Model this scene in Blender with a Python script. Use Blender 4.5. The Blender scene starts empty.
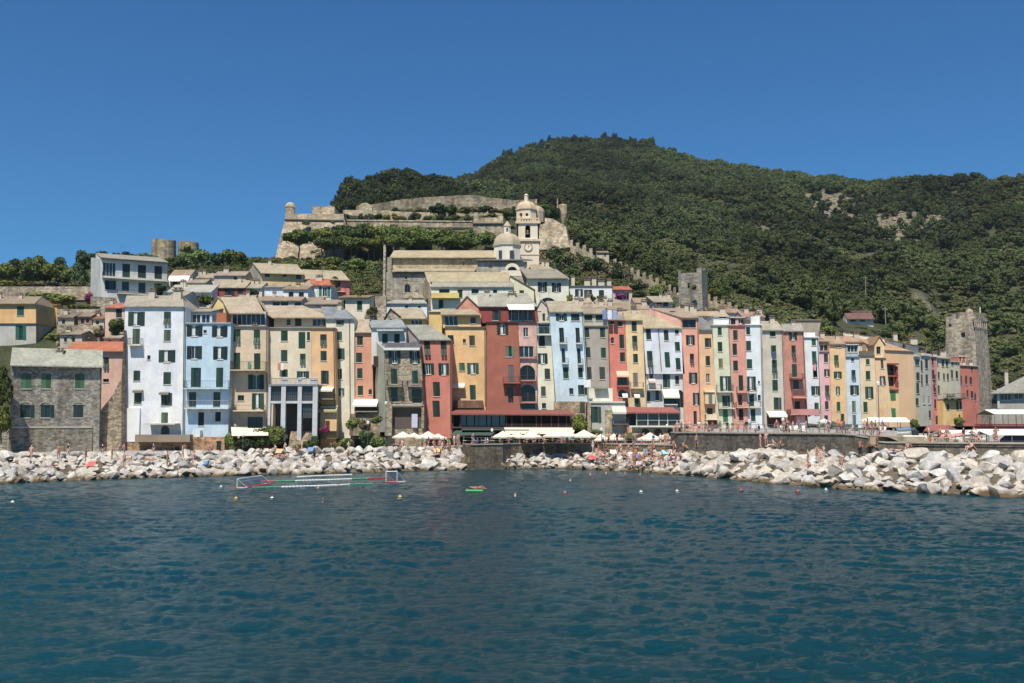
import bpy, bmesh, math, random
import numpy as np
from mathutils import Vector, noise as mn
random.seed(7); rng = np.random.default_rng(7)
R = math.radians
sc = bpy.context.scene
COL = sc.collection
# ---------------------------------------------------------------- camera
F = 1000.0; TH = math.atan(0.0835); CH = 6.0
ct, st = math.cos(TH), math.sin(TH)
cd = bpy.data.cameras.new('camera'); cam = bpy.data.objects.new('camera', cd); COL.objects.link(cam)
cam.location = (0, 0, CH); cam.rotation_euler = (math.pi/2 + TH, 0, 0)
cd.sensor_width = 36; cd.lens = 36*F/1024; cd.clip_end = 6000; cd.clip_start = .5
sc.camera = cam
def ray(px, py):
    u = (px-512)/F; v = (341.5-py)/F
    return (u, ct - v*st, st + v*ct)
def P(px, py, Y):
    d = ray(px, py); t = Y/d[1]
    return Vector((d[0]*t, Y, CH + d[2]*t))
def Zat(px, py, Y): return P(px, py, Y).z
def gx(px, Y): return (px-512)/996.0*Y
def onwater(px, py, z=0.0):
    d = ray(px, py); t = (z-CH)/d[2]
    return Vector((d[0]*t, d[1]*t, z))
# ---------------------------------------------------------------- materials
def s2l(c): 
    c /= 255.0
    return c/12.92 if c <= .04045 else ((c+.055)/1.055)**2.4
def alb(rgb, k=1.12, mx=.84, sat=.85):
    l = [s2l(c)*k for c in rgb]; g = .3*l[0]+.6*l[1]+.1*l[2]; l = [g+(c-g)*sat for c in l]; f = min(1, mx/max(l)); return tuple(max(.004, c*f*w_) for c, w_ in zip(l, (1, .985, .9)))
MC = {}
class NT:
    def __init__(s, name):
        s.m = bpy.data.materials.new(name); s.m.use_nodes = True; s.t = s.m.node_tree
        s.t.nodes.clear(); s.out = s.n('ShaderNodeOutputMaterial'); s.b = s.n('ShaderNodeBsdfPrincipled')
        s.l(s.b.outputs[0], s.out.inputs[0]); s.b.inputs['Specular IOR Level'].default_value = .25
    def n(s, ty, **kw):
        x = s.t.nodes.new(ty)
        for k, v in kw.items(): setattr(x, k, v)
        return x
    def l(s, a, b): s.t.links.new(a, b)
    def coord(s, scale=(1,1,1), kind='Object'):
        tc = s.n('ShaderNodeTexCoord'); mp = s.n('ShaderNodeMapping'); mp.inputs['Scale'].default_value = scale
        s.l(tc.outputs[kind], mp.inputs[0]); return mp.outputs[0]
    def noise(s, vec, scale, detail=4, rough=.55):
        x = s.n('ShaderNodeTexNoise'); x.inputs['Scale'].default_value = scale; x.inputs['Detail'].default_value = detail
        x.inputs['Roughness'].default_value = rough; s.l(vec, x.inputs['Vector']); return x.outputs['Fac']
    def ramp(s, fac, stops):
        x = s.n('ShaderNodeValToRGB'); e = x.color_ramp.elements
        while len(e) < len(stops): e.new(.5)
        for i, (p, c) in enumerate(stops):
            e[i].position = p; e[i].color = (c[0], c[1], c[2], 1) if not isinstance(c, (int, float)) else (c, c, c, 1)
        s.l(fac, x.inputs[0]); return x.outputs[0]
    def mix(s, a, b, fac, mode='MIX'):
        x = s.n('ShaderNodeMix', data_type='RGBA', blend_type=mode)
        for sock, v in ((x.inputs[0], fac), (x.inputs[6], a), (x.inputs[7], b)):
            if hasattr(v, 'is_linked'): s.l(v, sock)
            elif isinstance(v, (int, float)): sock.default_value = v
            else: sock.default_value = (v[0], v[1], v[2], 1)
        return x.outputs[2]
    def mul(s, col, fac):   # multiply a colour by a grey factor socket
        return s.mix(col, fac, 1.0, 'MULTIPLY')
    def bump(s, h, strength=.4, dist=.05):
        x = s.n('ShaderNodeBump'); x.inputs['Strength'].default_value = strength; x.inputs['Distance'].default_value = dist
        s.l(h, x.inputs['Height']); s.l(x.outputs[0], s.b.inputs['Normal'])
    def rough(s, r): s.b.inputs['Roughness'].default_value = r
    def base(s, v):
        if hasattr(v, 'is_linked'): s.l(v, s.b.inputs['Base Color'])
        else: s.b.inputs['Base Color'].default_value = (v[0], v[1], v[2], 1)
def cached(f):
    def g(*a, **k):
        key = (f.__name__, a, tuple(sorted(k.items())))
        if key not in MC: MC[key] = f(*a, **k)
        return MC[key]
    return g
@cached
def plaster(rgb, wear=1.0):
    s = NT('plaster'); c = alb(rgb)
    v = s.coord()
    big = s.ramp(s.noise(v, .3, 6, .65), [(.3, 1-.28*wear), (.66, 1.0+.06*wear)])
    vs = s.coord((.8, .8, .12)); streak = s.ramp(s.noise(vs, 1.0, 5, .65), [(.3, 1-.14*wear), (.52, 1.0)])
    fine = s.ramp(s.noise(v, 3.5, 4, .7), [(.3, .93), (.7, 1.04)])
    hv = s.mix(c, (c[0]*.9, c[1]*.97, c[2]*1.1), s.ramp(s.noise(s.coord((1, 1, .6)), .45, 5, .6), [(.4, 0), (.62, wear*.8 if wear < 1.2 else 1)]))
    col = s.mul(s.mul(s.mul(hv, big), streak), fine)
    patch = s.ramp(s.noise(v, .8, 7, .72), [(.58, 0), (.66, .42*wear)])
    grey = sum(c)/3
    col = s.mix(col, tuple(.55*x+.35*grey for x in c), patch)
    s.base(col); s.rough(.92); s.bump(s.noise(v, 6, 3), .25, .03); return s.m
@cached
def stone(rgb, sx=1.9, contrast=1.0, green=0.0):
    s = NT('stone'); c = alb(rgb); v = s.coord((sx, sx, sx*1.9))
    vo = s.n('ShaderNodeTexVoronoi'); vo.inputs['Scale'].default_value = 1; s.l(v, vo.inputs['Vector'])
    ve = s.n('ShaderNodeTexVoronoi', feature='DISTANCE_TO_EDGE'); ve.inputs['Scale'].default_value = 1; s.l(v, ve.inputs['Vector'])
    sep = s.n('ShaderNodeSeparateColor'); s.l(vo.outputs['Color'], sep.inputs[0])
    tone = s.ramp(sep.outputs[0], [(0, 1-.42*contrast), (.5, 1), (1, 1+.3*contrast)])
    mort = s.ramp(ve.outputs['Distance'], [(0, 1-.45*contrast), (.09, 1)])
    v2 = s.coord(); big = s.ramp(s.noise(v2, .22, 5, .65), [(.3, .74), (.7, 1.12)])
    warm = s.mix(c, (c[0]*1.12, c[1]*.97, c[2]*.8), sep.outputs[1])
    col = s.mul(s.mul(s.mul(warm, tone), mort), big)
    st_ = s.coord((1, 1, .15)); col = s.mul(col, s.ramp(s.noise(st_, 1.1, 4, .6), [(.35, .72), (.55, 1)]))
    if contrast: col = s.mul(col, s.ramp(s.noise(s.coord((.5, .5, .05)), .6, 5, .65), [(.38, .68), (.52, 1.05)]))
    if green: col = s.mix(col, (.05, .065, .025), s.ramp(s.noise(v2, .5, 6, .7), [(.56, 0), (.68, green)]))
    s.base(col); s.rough(.95); s.bump(mort, .6, .06); return s.m
@cached
def rooft(rgb, sx=1.0):
    s = NT('roofing'); c = alb(rgb, 0.72)
    br = s.n('ShaderNodeTexBrick'); br.offset = .5; v = s.coord((1, 1, 1)); s.l(v, br.inputs['Vector'])
    br.inputs['Scale'].default_value = 2.2*sx; br.inputs['Color1'].default_value = (1, 1, 1, 1); br.inputs['Color2'].default_value = (.74, .74, .74, 1)
    br.inputs['Mortar'].default_value = (.5, .5, .5, 1); br.inputs['Mortar Size'].default_value = .03; br.inputs['Brick Width'].default_value = .9; br.inputs['Row Height'].default_value = .5
    big = s.ramp(s.noise(v, .5, 6, .7), [(.3, .72), (.7, 1.15)])
    lich = s.ramp(s.noise(v, 1.7, 5, .7), [(.55, 0), (.7, .5)])
    col = s.mul(s.mul(c, br.outputs[0]), big); col = s.mix(col, (.34, .32, .28), lich)
    s.base(col); s.rough(.85); s.bump(br.outputs[1], -.4, .04); return s.m
@cached
def paint(rgb, rough=.6, k=1.1):
    s = NT('paint'); c = alb(rgb, k); v = s.coord()
    s.base(s.mul(c, s.ramp(s.noise(v, 1.3, 4, .6), [(.3, .82), (.7, 1.08)]))); s.rough(rough); return s.m
@cached
def shutterm(rgb):
    s = NT('louvre_paint'); c = alb(rgb, 1.15); v = s.coord(); w = s.n('ShaderNodeTexWave', bands_direction='Z'); w.inputs['Scale'].default_value = 5
    s.l(v, w.inputs['Vector']); oi = s.n('ShaderNodeObjectInfo')
    va = s.ramp(oi.outputs['Random'], [(0, .5), (1, 1.1)])
    s.base(s.mul(s.mul(c, s.ramp(w.outputs['Fac'], [(0, .7), (.6, 1)])), va)); s.rough(.6); return s.m
@cached
def cloth(rgb, rough=.9):
    s = NT('fabric'); s.base(s.mul(alb(rgb, 1.05), s.ramp(s.noise(s.coord(), 2.2, 3), [(.3, .86), (.7, 1.03)]))); s.rough(rough); return s.m
@cached
def stripes(a, b, sc_=3.0):
    s = NT('striped_fabric'); w = s.n('ShaderNodeTexWave', bands_direction='X'); w.inputs['Scale'].default_value = sc_; s.l(s.coord(), w.inputs['Vector'])
    s.base(s.mix(alb(a), alb(b), s.ramp(w.outputs['Fac'], [(.45, 0), (.55, 1)]))); s.rough(.9); return s.m
@cached
def glassm(rgb=(38,46,54)):
    s = NT('window_glass'); s.base(alb(rgb)); s.rough(.12); s.b.inputs['Specular IOR Level'].default_value = .6; return s.m
@cached
def metal(rgb):
    s = NT('painted_metal'); s.base(alb(rgb)); s.rough(.45); s.b.inputs['Metallic'].default_value = .3; return s.m
@cached
def leafm(rgb, var=.5, dry=.0, wide=False):
    s = NT('foliage'); c = tuple(x/255.0 for x in rgb); oi = s.n('ShaderNodeObjectInfo'); v = s.coord()
    geo = s.n('ShaderNodeNewGeometry')
    r = s.ramp(oi.outputs['Random'], [(0, 1-var*.75), (.5, 1), (1, 1+var)])
    pr = s.ramp(geo.outputs['Random Per Island'], [(0, .6), (1, 1.45)])
    if wide: pr = s.ramp(geo.outputs['Random Per Island'], [(0, .78), (1, 1.25)])
    hue = s.mix(c, (c[0]*1.55, c[1]*1.12, c[2]*.75), s.ramp(oi.outputs['Random'], [(.1, 0), (.3, 1), (.5, .1), (.75, .7), (1, 0)]))
    col = s.mul(s.mul(hue, r), pr)
    if wide:
        gp = geo.outputs['Position']; lo_ = s.n('ShaderNodeTexNoise'); lo_.inputs['Scale'].default_value = .014; lo_.inputs['Detail'].default_value = 5; s.l(gp, lo_.inputs['Vector'])
        col = s.mul(s.mix(col, (c[0]*1.7+.011, c[1]*1.5+.013, c[2]*1.4+.005), s.ramp(lo_.outputs['Fac'], [(.44, 0), (.6, .85)])), s.ramp(lo_.outputs['Fac'], [(.35, .72), (.65, 1.2)]))
    s.base(col); s.rough(.75); s.b.inputs['Specular IOR Level'].default_value = .15; return s.m
G1 = (34, 70, 60); G2 = (84, 104, 86); G3 = (40, 50, 50)
SLATE = (196, 185, 170); BEIGE = (213, 192, 168); BLUEG = (160, 165, 178); TERRA = (206, 128, 96)
TRIM = (205, 198, 186); DARK = (44, 42, 42)
# ---------------------------------------------------------------- object helpers
ORG = {}
def setp(o, label=None, cat=None, group=None, kind=None):
    if label:
        o['label'] = label
        if len(label.split()) > 16: print('LONG', len(label.split()), label)
    if cat: o['category'] = cat
    if group: o['group'] = group
    if kind: o['kind'] = kind
    return o
def empty(name, loc, label, cat, group=None, rz=0):
    o = bpy.data.objects.new(name, None); COL.objects.link(o); o.location = loc; o.empty_display_size = .5
    o.rotation_euler = (0, 0, rz); ORG[o.name] = Vector(loc); return setp(o, label, cat, group)
REV = -.24
class MB:
    def __init__(s): s.v = []; s.f = []; s.mi = []; s.m = []; s.smooth = False
    def mat(s, m):
        if m not in s.m: s.m.append(m)
        return s.m.index(m)
    def poly(s, pts, m):
        k = len(s.v); s.v += [tuple(p) for p in pts]; s.f.append(list(range(k, k+len(pts)))); s.mi.append(s.mat(m))
    def hexa(s, b, t, m):     # bottom 4, top 4, same winding (ccw from above)
        k = len(s.v); s.v += [tuple(p) for p in b] + [tuple(p) for p in t]; i = s.mat(m); n = len(b)
        fs = [list(range(n-1, -1, -1)), list(range(n, 2*n))] + [[j, (j+1) % n, n+(j+1) % n, n+j] for j in range(n)]
        for f in fs: s.f.append([k+q for q in f]); s.mi.append(i)
    def box(s, c, d, m, rz=0):
        x, y, z = [q/2 for q in d]; cr, sr = math.cos(rz), math.sin(rz)
        q = [(c[0]+a*x*cr-b*y*sr, c[1]+a*x*sr+b*y*cr) for a, b in ((-1,-1),(1,-1),(1,1),(-1,1))]
        s.hexa([(a, b, c[2]-z) for a, b in q], [(a, b, c[2]+z) for a, b in q], m)
    def tube(s, a, b, r, m, n=6, r2=None):
        a = Vector(a); b = Vector(b); d = (b-a).normalized(); u = d.orthogonal().normalized(); w = d.cross(u); r2 = r if r2 is None else r2
        s.hexa([a+(u*math.cos(t)+w*math.sin(t))*r for t in [2*math.pi*i/n for i in range(n)]], [b+(u*math.cos(t)+w*math.sin(t))*r2 for t in [2*math.pi*i/n for i in range(n)]], m)
    def lathe(s, c, prof, m, n=16, a0=0, a1=2*math.pi, sx=1, sy=1):   # prof: (r,z)
        i = s.mat(m); full = abs(a1-a0-2*math.pi) < 1e-6; cols = n if full else n+1; k = len(s.v)
        for r, z in prof:
            for j in range(cols):
                t = a0+(a1-a0)*j/n; s.v.append((c[0]+r*math.cos(t)*sx, c[1]+r*math.sin(t)*sy, c[2]+z))
        for q in range(len(prof)-1):
            for j in range(n):
                j2 = (j+1) % cols; s.f.append([k+q*cols+j, k+q*cols+j2, k+(q+1)*cols+j2, k+(q+1)*cols+j]); s.mi.append(i)
    def build(s, name, parent=None, label=None, origin=None, **kw):
        me = bpy.data.meshes.new(name); V = np.array(s.v, dtype=float) if s.v else np.zeros((0, 3))
        po = ORG[parent.name] if parent else Vector((0, 0, 0))
        if origin is None: origin = Vector((V[:, 0].mean(), V[:, 1].mean(), V[:, 2].min()))
        origin = Vector(origin); me.from_pydata([tuple(r) for r in (V-np.array(origin))], [], s.f)
        for m in s.m: me.materials.append(m)
        if len(s.m) > 1: me.polygons.foreach_set('material_index', s.mi)
        if s.smooth: me.polygons.foreach_set('use_smooth', [True]*len(s.f))
        me.update(); o = bpy.data.objects.new(name, me); COL.objects.link(o)
        if parent: o.parent = parent
        o.location = origin-po; ORG[o.name] = origin
        return setp(o, label, **kw)
def slab(mb, pts, th, m):
    mb.hexa([(p[0], p[1], p[2]-th) for p in pts], pts, m)
# ---------------------------------------------------------------- facade frame
CR = dict(a=(110,290),b=(110,370),c=(220,290),d=(220,370),e=(330,290),f=(330,370),g=(440,290),h=(440,370),i=(540,290),j=(540,370),
          k=(650,290),l=(650,370),m=(755,300),n=(755,370),o=(860,310),q=(904,370),r=(375,235))
def cv(crop, x, y):
    if crop == 'px': return x, y
    if crop == 'w1': return x/2.9696, 230+y/2.9696
    if crop == 'w2': return x/3.938, 230+y/3.938
    if crop == 'w3': return 230+x/5.12, 250+y/5.12
    if crop == 'w4': return 410+x/4.879, 180+y/4.879
    if crop == 'w5': return 560+x/4.267, 230+y/4.267
    if crop == 'w6': return x/7.877, 330+y/7.877
    if crop == 'w7': return 930+x/10.84, 300+y/10.84
    if crop == 'w8': return 934+x/11.378, 395+y/11.378
    ox, oy = CR[crop]; return ox+x/8.533, oy+y/8.533
RC = random.Random(5)
def Y0_(Y): return Y[0] if isinstance(Y, tuple) else Y
class Facade:
    def __init__(s, xt, xb, yt, yb, Y):
        Yl, Yr = (Y if isinstance(Y, tuple) else (Y, Y))
        xm = (yt+yb)/2
        A = P((xt[0]+xb[0])/2, xm, Yl); B = P((xt[1]+xb[1])/2, xm, Yr)
        s.A = Vector((A.x, A.y)); s.e = (Vector((B.x, B.y))-s.A).normalized(); s.n = Vector((s.e.y, -s.e.x))
        xc = (xt[0]+xt[1])/2; s.zt = s.uz(xc, yt)[1]; s.zb = s.uz((xb[0]+xb[1])/2, yb)[1]
        s.tl, s.tr = s.uz(xt[0], yt)[0], s.uz(xt[1], yt)[0]; s.bl, s.br = s.uz(xb[0], yb)[0], s.uz(xb[1], yb)[0]
    def uz(s, px, py):
        d = ray(px, py); # solve (d.xy*t - A).n = 0
        t = s.A.dot(s.n)/(d[0]*s.n.x+d[1]*s.n.y)
        p = Vector((d[0]*t, d[1]*t)); return (p-s.A).dot(s.e), CH+d[2]*t
    def W(s, u, z, off=0):
        p = s.A+s.e*u+s.n*off; return Vector((p.x, p.y, z))
    def S(s, a, t, off=0):
        L = s.bl+(s.tl-s.bl)*t; Rr = s.br+(s.tr-s.br)*t
        return s.W(L+(Rr-L)*a, s.zb+(s.zt-s.zb)*t, off)
    def inv(s, px, py):
        u, z = s.uz(px, py); t = (z-s.zb)/(s.zt-s.zb); L = s.bl+(s.tl-s.bl)*t; Rr = s.br+(s.tr-s.br)*t
        return (u-L)/(Rr-L), t
    def bx(s, mb, px0, px1, py0, py1, o0, o1, m):   # box by pixels, o0<o1 offsets outward
        u0, z1 = s.uz(px0, py0); u1, _ = s.uz(px1, py0); _, z0 = s.uz((px0+px1)/2, py1)
        q = [(u0, o1), (u1, o1), (u1, o0), (u0, o0)]
        mb.hexa([s.W(u, z0, o) for u, o in q], [s.W(u, z1, o) for u, o in q], m)
def sbox(mb, Fc, s0, s1, t0, t1, o0, o1, m):
    q = [(s0, o1), (s1, o1), (s1, o0), (s0, o0)]
    mb.hexa([Fc.S(a, t0, o) for a, o in q], [Fc.S(a, t1, o) for a, o in q], m)
def window(Fc, w, parent, shallow, surround=None):
    """w=(s0,s1,t0,t1,type,color)"""
    s0, s1, t0, t1, ty, col = w
    W_ = (Fc.S(s1, t0)-Fc.S(s0, t0)).length; H_ = abs(Fc.zt-Fc.zb)*(t1-t0); ds = (s1-s0)/W_; dt = (t1-t0)/H_
    sm = shutterm(col); fr = paint(surround or TRIM, .7); gl = glassm()
    mb = MB(); R_ = REV+.04
    o0, o1 = s0, s1
    if ty == 'O': o0 = s0+(s1-s0)*.29; o1 = s1-(s1-s0)*.29
    pane = glassm((20, 20, 22)) if ty in ('D', 'A') else gl
    mb.poly([Fc.S(o0, t0, R_), Fc.S(o1, t0, R_), Fc.S(o1, t1, R_), Fc.S(o0, t1, R_)], pane)
    if ty in ('O', 'W'):
        fm = paint((235, 235, 235), .6); k = .07
        nb = 1 if ty == 'O' else max(1, int(W_/.8))
        for j in range(nb+2):
            a = o0+(o1-o0)*j/(nb+1); a0 = max(o0, a-k*ds/2); a1 = min(o1, a+k*ds/2); sbox(mb, Fc, a0, a1, t0, t1, R_, R_+.06, fm)
        for t in (t0, t1-k*dt): sbox(mb, Fc, o0, o1, t, t+k*dt, R_+.002, R_+.065, fm)
        if ty == 'O' and random.random() < .4:
            c0 = o0+(o1-o0)*random.choice((.08, .5)); sbox(mb, Fc, c0, c0+(o1-o0)*.38, t0+.1*(t1-t0), t1-.05*(t1-t0), R_+.003, R_+.03, cloth((205, 208, 212)))
    elif ty in ('D', 'A'):
        fm = paint((90, 84, 76), .7)
        for a in (s0, s1-.07*ds, (s0+s1)/2): sbox(mb, Fc, a, a+.07*ds, t0, t1, R_, R_+.05, fm)
    # sill
    if H_ < 2.4: sbox(mb, Fc, s0-.08*ds if ty != 'O' else o0-.05*ds, (s1+.08*ds) if ty != 'O' else o1+.05*ds, t0-.09*dt, t0, -.1, .09, fr)
    leaves = []
    if ty == 'O':
        for a, b in ((s0, o0), (o1, s1)): leaves.append((a+.02*ds, b-.02*ds, t0, t1, .015, .06))
    elif ty == 'C':
        m_ = (s0+s1)/2
        leaves += [(s0+.02*ds, m_-.015*ds, t0+.02*dt, t1-.02*dt, -.09, -.05), (m_+.015*ds, s1-.02*ds, t0+.02*dt, t1-.02*dt, -.09, -.05)]
        if W_ > .7 and RC.random() < .16: leaves[-1] = (s1+.02*ds, s1+(s1-s0)*.42, t0+.02*dt, t1-.02*dt, .015, .06)
    elif ty == 'H':
        m_ = (s0+s1)/2; tm = t0+(t1-t0)*.42
        leaves += [(s0+.02*ds, m_-.015*ds, tm, t1-.02*dt, -.07, -.03), (m_+.015*ds, s1-.02*ds, tm, t1-.02*dt, -.07, -.03)]
    def flap(mbb):
        tm = t0+(t1-t0)*.42; H = (tm-t0)*abs(Fc.zt-Fc.zb)
        for a, b in ((s0+.04*ds, (s0+s1)/2-.04*ds), ((s0+s1)/2+.04*ds, s1-.04*ds)):
            p = [Fc.S(a, t0, H*.55), Fc.S(b, t0, H*.55), Fc.S(b, tm, -.02), Fc.S(a, tm, -.02)]
            mbb.hexa([Vector(q)-Vector((0, 0, .04)) for q in p], p, sm)
    if shallow:
        for L in leaves: sbox(mb, Fc, *L, sm)
        if ty == 'H': flap(mb)
        mb.build('window', parent)
    else:
        wo = mb.build('window', parent)
        for L in leaves:
            q = MB(); sbox(q, Fc, *L, sm); q.build('shutter', wo)
        if ty == 'H':
            q = MB(); flap(q); q.build('shutter', wo)
def front_wall(mb, Fc, holes, m, tlow, rev=None):
    S = sorted(set([0, 1]+[round(x, 5) for h in holes for x in h[:2] if 0 < x < 1])); T = sorted(set([tlow, 1]+[round(x, 5) for h in holes for x in h[2:4] if tlow < x < 1]))
    for i in range(len(S)-1):
        for j in range(len(T)-1):
            a = (S[i]+S[i+1])/2; b = (T[j]+T[j+1])/2
            if any(h[0] < a < h[1] and h[2] < b < h[3] for h in holes): continue
            mb.poly([Fc.S(S[i], T[j]), Fc.S(S[i+1], T[j]), Fc.S(S[i+1], T[j+1]), Fc.S(S[i], T[j+1])], m)
    rv = rev or m
    for h in holes:
        s0, s1, t0, t1 = h[:4]; D = REV
        for a, b in (((s0, t0), (s0, t1)), ((s0, t1), (s1, t1)), ((s1, t1), (s1, t0)), ((s1, t0), (s0, t0))):
            mb.poly([Fc.S(*a), Fc.S(*b), Fc.S(*b, D), Fc.S(*a, D)], rv)
        if len(h) > 4 and h[4] == 'A':
            H = abs(Fc.zt-Fc.zb); W_ = (Fc.S(s1, t0)-Fc.S(s0, t0)).length; r = W_/2; tr = r/H; tc = t1-tr; sc_ = (s0+s1)/2
            if tc < t0: tr = (t1-t0)*.8; tc = t1-tr
            for sg in (-1, 1):
                pts = [(sc_+sg*(s1-s0)/2*math.cos(q), tc+tr*math.sin(q)) for q in [math.pi/2*i/6 for i in range(7)]]
                cor = (s0 if sg < 0 else s1, t1)
                for i in range(6): mb.poly([Fc.S(*cor, -.004), Fc.S(*pts[i], -.004), Fc.S(*pts[i+1], -.004)], m)
def norm_wins(Fc, wins, col):
    out = []
    for crop, L in (wins or {}).items():
        for w in L:
            x0, y0, x1, y1, ty = w[:5]; c = w[5] if len(w) > 5 else col
            if x0 > x1: x0, x1 = x1, x0
            p0 = cv(crop, x0, y0); p1 = cv(crop, x1, y1); xm = (p0[0]+p1[0])/2; ym = (p0[1]+p1[1])/2
            sa, _ = Fc.inv(p0[0], ym); sb, _ = Fc.inv(p1[0], ym); _, ta = Fc.inv(xm, p1[1]); _, tb = Fc.inv(xm, p0[1])
            sa = max(sa, .015); sb = min(sb, .985); tb = min(tb, .985)
            if sb-sa > .01: out.append((sa, sb, ta, tb, ty, c))
    return out
def chimney(x, y, z, h, parent, w=.7, m=None):
    mb = MB(); m = m or plaster((205, 190, 170)); mb.box((x, y, z+h/2), (w, w*.7, h), m); mb.box((x, y, z+h+.06), (w*1.35, w, .12), paint((120, 105, 92)))
    for sx in (-1, 1): mb.box((x+sx*w*.3, y, z+h+.24), (.12, w*.5, .24), m)
    mb.box((x, y, z+h+.4), (w*1.2, w*.8, .07), paint((150, 120, 100))); mb.build('chimney', parent)
def house(label, rgb, xt, xb, yt, yb, Y, wins=None, d=9.0, roof='front', yr=None, rx=None, rc=SLATE, sh=G1, ext=1.2, mat=None, name='house', cat='house',
          parent=None, chim=(), over=.35, so=.04, group=None, cornice=None, surround=None, apex=None, pipe=None, wear=1.0, thick=.16, cap=None):
    Fc = Facade(xt, xb, yt, yb, Y); m = mat or plaster(rgb, wear); H = Fc.zt-Fc.zb; tlow = -ext/H
    shallow = parent is not None
    if not shallow:
        b = Fc.S(.5, 0); top = empty(name, (b.x-Fc.n.x*d/2, b.y-Fc.n.y*d/2, Fc.zb-ext), label, cat, group)
    else: top = parent
    W = norm_wins(Fc, wins, sh); mb = MB()
    front_wall(mb, Fc, W, m, tlow)
    bk = -d
    tl, tr, bl, br = (0, 1), (1, 1), (0, tlow), (1, tlow)
    mb.poly([Fc.S(*bl), Fc.S(*tl), Fc.S(*tl, bk), Fc.S(*bl, bk)], m); mb.poly([Fc.S(*tr), Fc.S(*br), Fc.S(*br, bk), Fc.S(*tr, bk)], m)
    mb.poly([Fc.S(*tr, bk), Fc.S(*br, bk), Fc.S(*bl, bk), Fc.S(*tl, bk)], m); mb.poly([Fc.S(*tl, -.01), Fc.S(*tr, -.01), Fc.S(*tr, bk), Fc.S(*tl, bk)], m)
    rm = rooft(rc); rb = MB(); z = Fc.zt
    uL, uR = Fc.tl, Fc.tr
    if roof == 'front':
        dr = d/2; xm = (xt[0]+xt[1])/2; c = Fc.S(.5, 1); Yc = c.y; zr = Zat(xm if rx is None else sum(rx)/2, yr, Yc-Fc.n.y*dr) if yr else z+dr*.33
        zr = max(zr, z+.2)
        if rx is None: a, b_ = uL-so, uR+so
        else:
            def ux(px):
                q = P(px, yr, Yc-Fc.n.y*dr); return (Vector((q.x, q.y))-Fc.A).dot(Fc.e)
            a, b_ = ux(rx[0]), ux(rx[1])
        k = (zr-z)/dr; e0 = z-k*over+thick
        slab(rb, [Fc.W(uL-so, e0, over), Fc.W(uR+so, e0, over), Fc.W(b_, zr+thick, -dr), Fc.W(a, zr+thick, -dr)], thick, rm)
        slab(rb, [Fc.W(a, zr+thick, -dr), Fc.W(b_, zr+thick, -dr), Fc.W(uR+so, e0, -d-over), Fc.W(uL-so, e0, -d-over)], thick, rm)
        g = m if rx is None else rm
        (mb if rx is None else rb).poly([Fc.W(uL, z, 0), Fc.W(uL if rx is None else a, zr+(0 if rx is None else thick*.6), -dr), Fc.W(uL, z, bk)], g)
        (mb if rx is None else rb).poly([Fc.W(uR, z, 0), Fc.W(uR, z, bk), Fc.W(uR if rx is None else b_, zr+(0 if rx is None else thick*.6), -dr)], g)
    elif roof == 'shed':
        c = Fc.S(.5, 1); zr = Zat((xt[0]+xt[1])/2, yr, c.y+d)
        slab(rb, [Fc.W(uL-so, z+thick, over), Fc.W(uR+so, z+thick, over), Fc.W(uR+so, zr+thick, -d), Fc.W(uL-so, zr+thick, -d)], thick, rm)
        mb.poly([Fc.W(uL, z, 0), Fc.W(uL, zr, bk), Fc.W(uL, z, bk)], m); mb.poly([Fc.W(uR, z, 0), Fc.W(uR, z, bk), Fc.W(uR, zr, bk)], m)
        mb.poly([Fc.W(uL, z, bk), Fc.W(uL, zr, bk), Fc.W(uR, zr, bk), Fc.W(uR, z, bk)], m)
    elif roof == 'gable':      # gable end faces the viewer, apex=(px,py)
        ua, za = Fc.uz(*apex); mb.poly([Fc.W(uL, z, 0), Fc.W(uR, z, 0), Fc.W(ua, za, 0)], m)
        slab(rb, [Fc.W(uL-.25, z+thick-.1, .2), Fc.W(ua, za+thick, .2), Fc.W(ua, za+thick, bk), Fc.W(uL-.25, z+thick-.1, bk)], thick, rm)
        slab(rb, [Fc.W(ua, za+thick, .2), Fc.W(uR+.25, z+thick-.1, .2), Fc.W(uR+.25, z+thick-.1, bk), Fc.W(ua, za+thick, bk)], thick, rm)
    elif roof == 'flat':
        cm = paint(cornice or TRIM, .8); slab(rb, [Fc.W(uL-so, z+.14, .25), Fc.W(uR+so, z+.14, .25), Fc.W(uR+so, z+.14, bk), Fc.W(uL-so, z+.14, bk)], .14, cm)
    if roof == 'none': ro = None
    mb.build('wall', top)
    ro = None
    if not chim and not shallow and roof in ('front','flat') and Y0_(Y) < 235:
        xa = (xt[0]+xt[1])/2; hw = abs(xt[1]-xt[0])*.32; n_ = RC.choice((0,1,1,2)); bt_ = yr if (roof == 'front' and yr) else yt
        chim = tuple((xa+RC.uniform(-hw, hw), bt_-RC.uniform(2, 4), RC.uniform(.5, .8)) for _ in range(n_))
    if rb.v:
        ro = rb.build('roof', top)
        if roof == 'front' and rx is None: pass
    for (cx, cy, w) in chim:
        q = P(cx, cy, Fc.S(.5, 1).y+d*.35); zz = z+.1; top_z = q.z; q.z = min(q.z, max(z, q.z)); chimney(q.x, q.y, zz, max(.5, q.z-zz), ro or top, w)
    if not shallow and RC.random() < .5 and Y0_(Y) < 235:
        q = MB(); p = Fc.S(RC.uniform(.2, .8), 1, -d*RC.uniform(.35, .6)); hh = RC.uniform(3.2, 4.6); am = metal((120, 120, 118)); q.tube(p, p+Vector((0, 0, hh)), .03, am, 4)
        for zz in (hh-.1, hh-.45, hh-.75): q.tube(p+Vector((-.45, 0, zz)), p+Vector((.45, .1, zz)), .018, am, 3)
        q.build('aerial', top)
    for w in W: window(Fc, w, top, shallow, surround)
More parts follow.
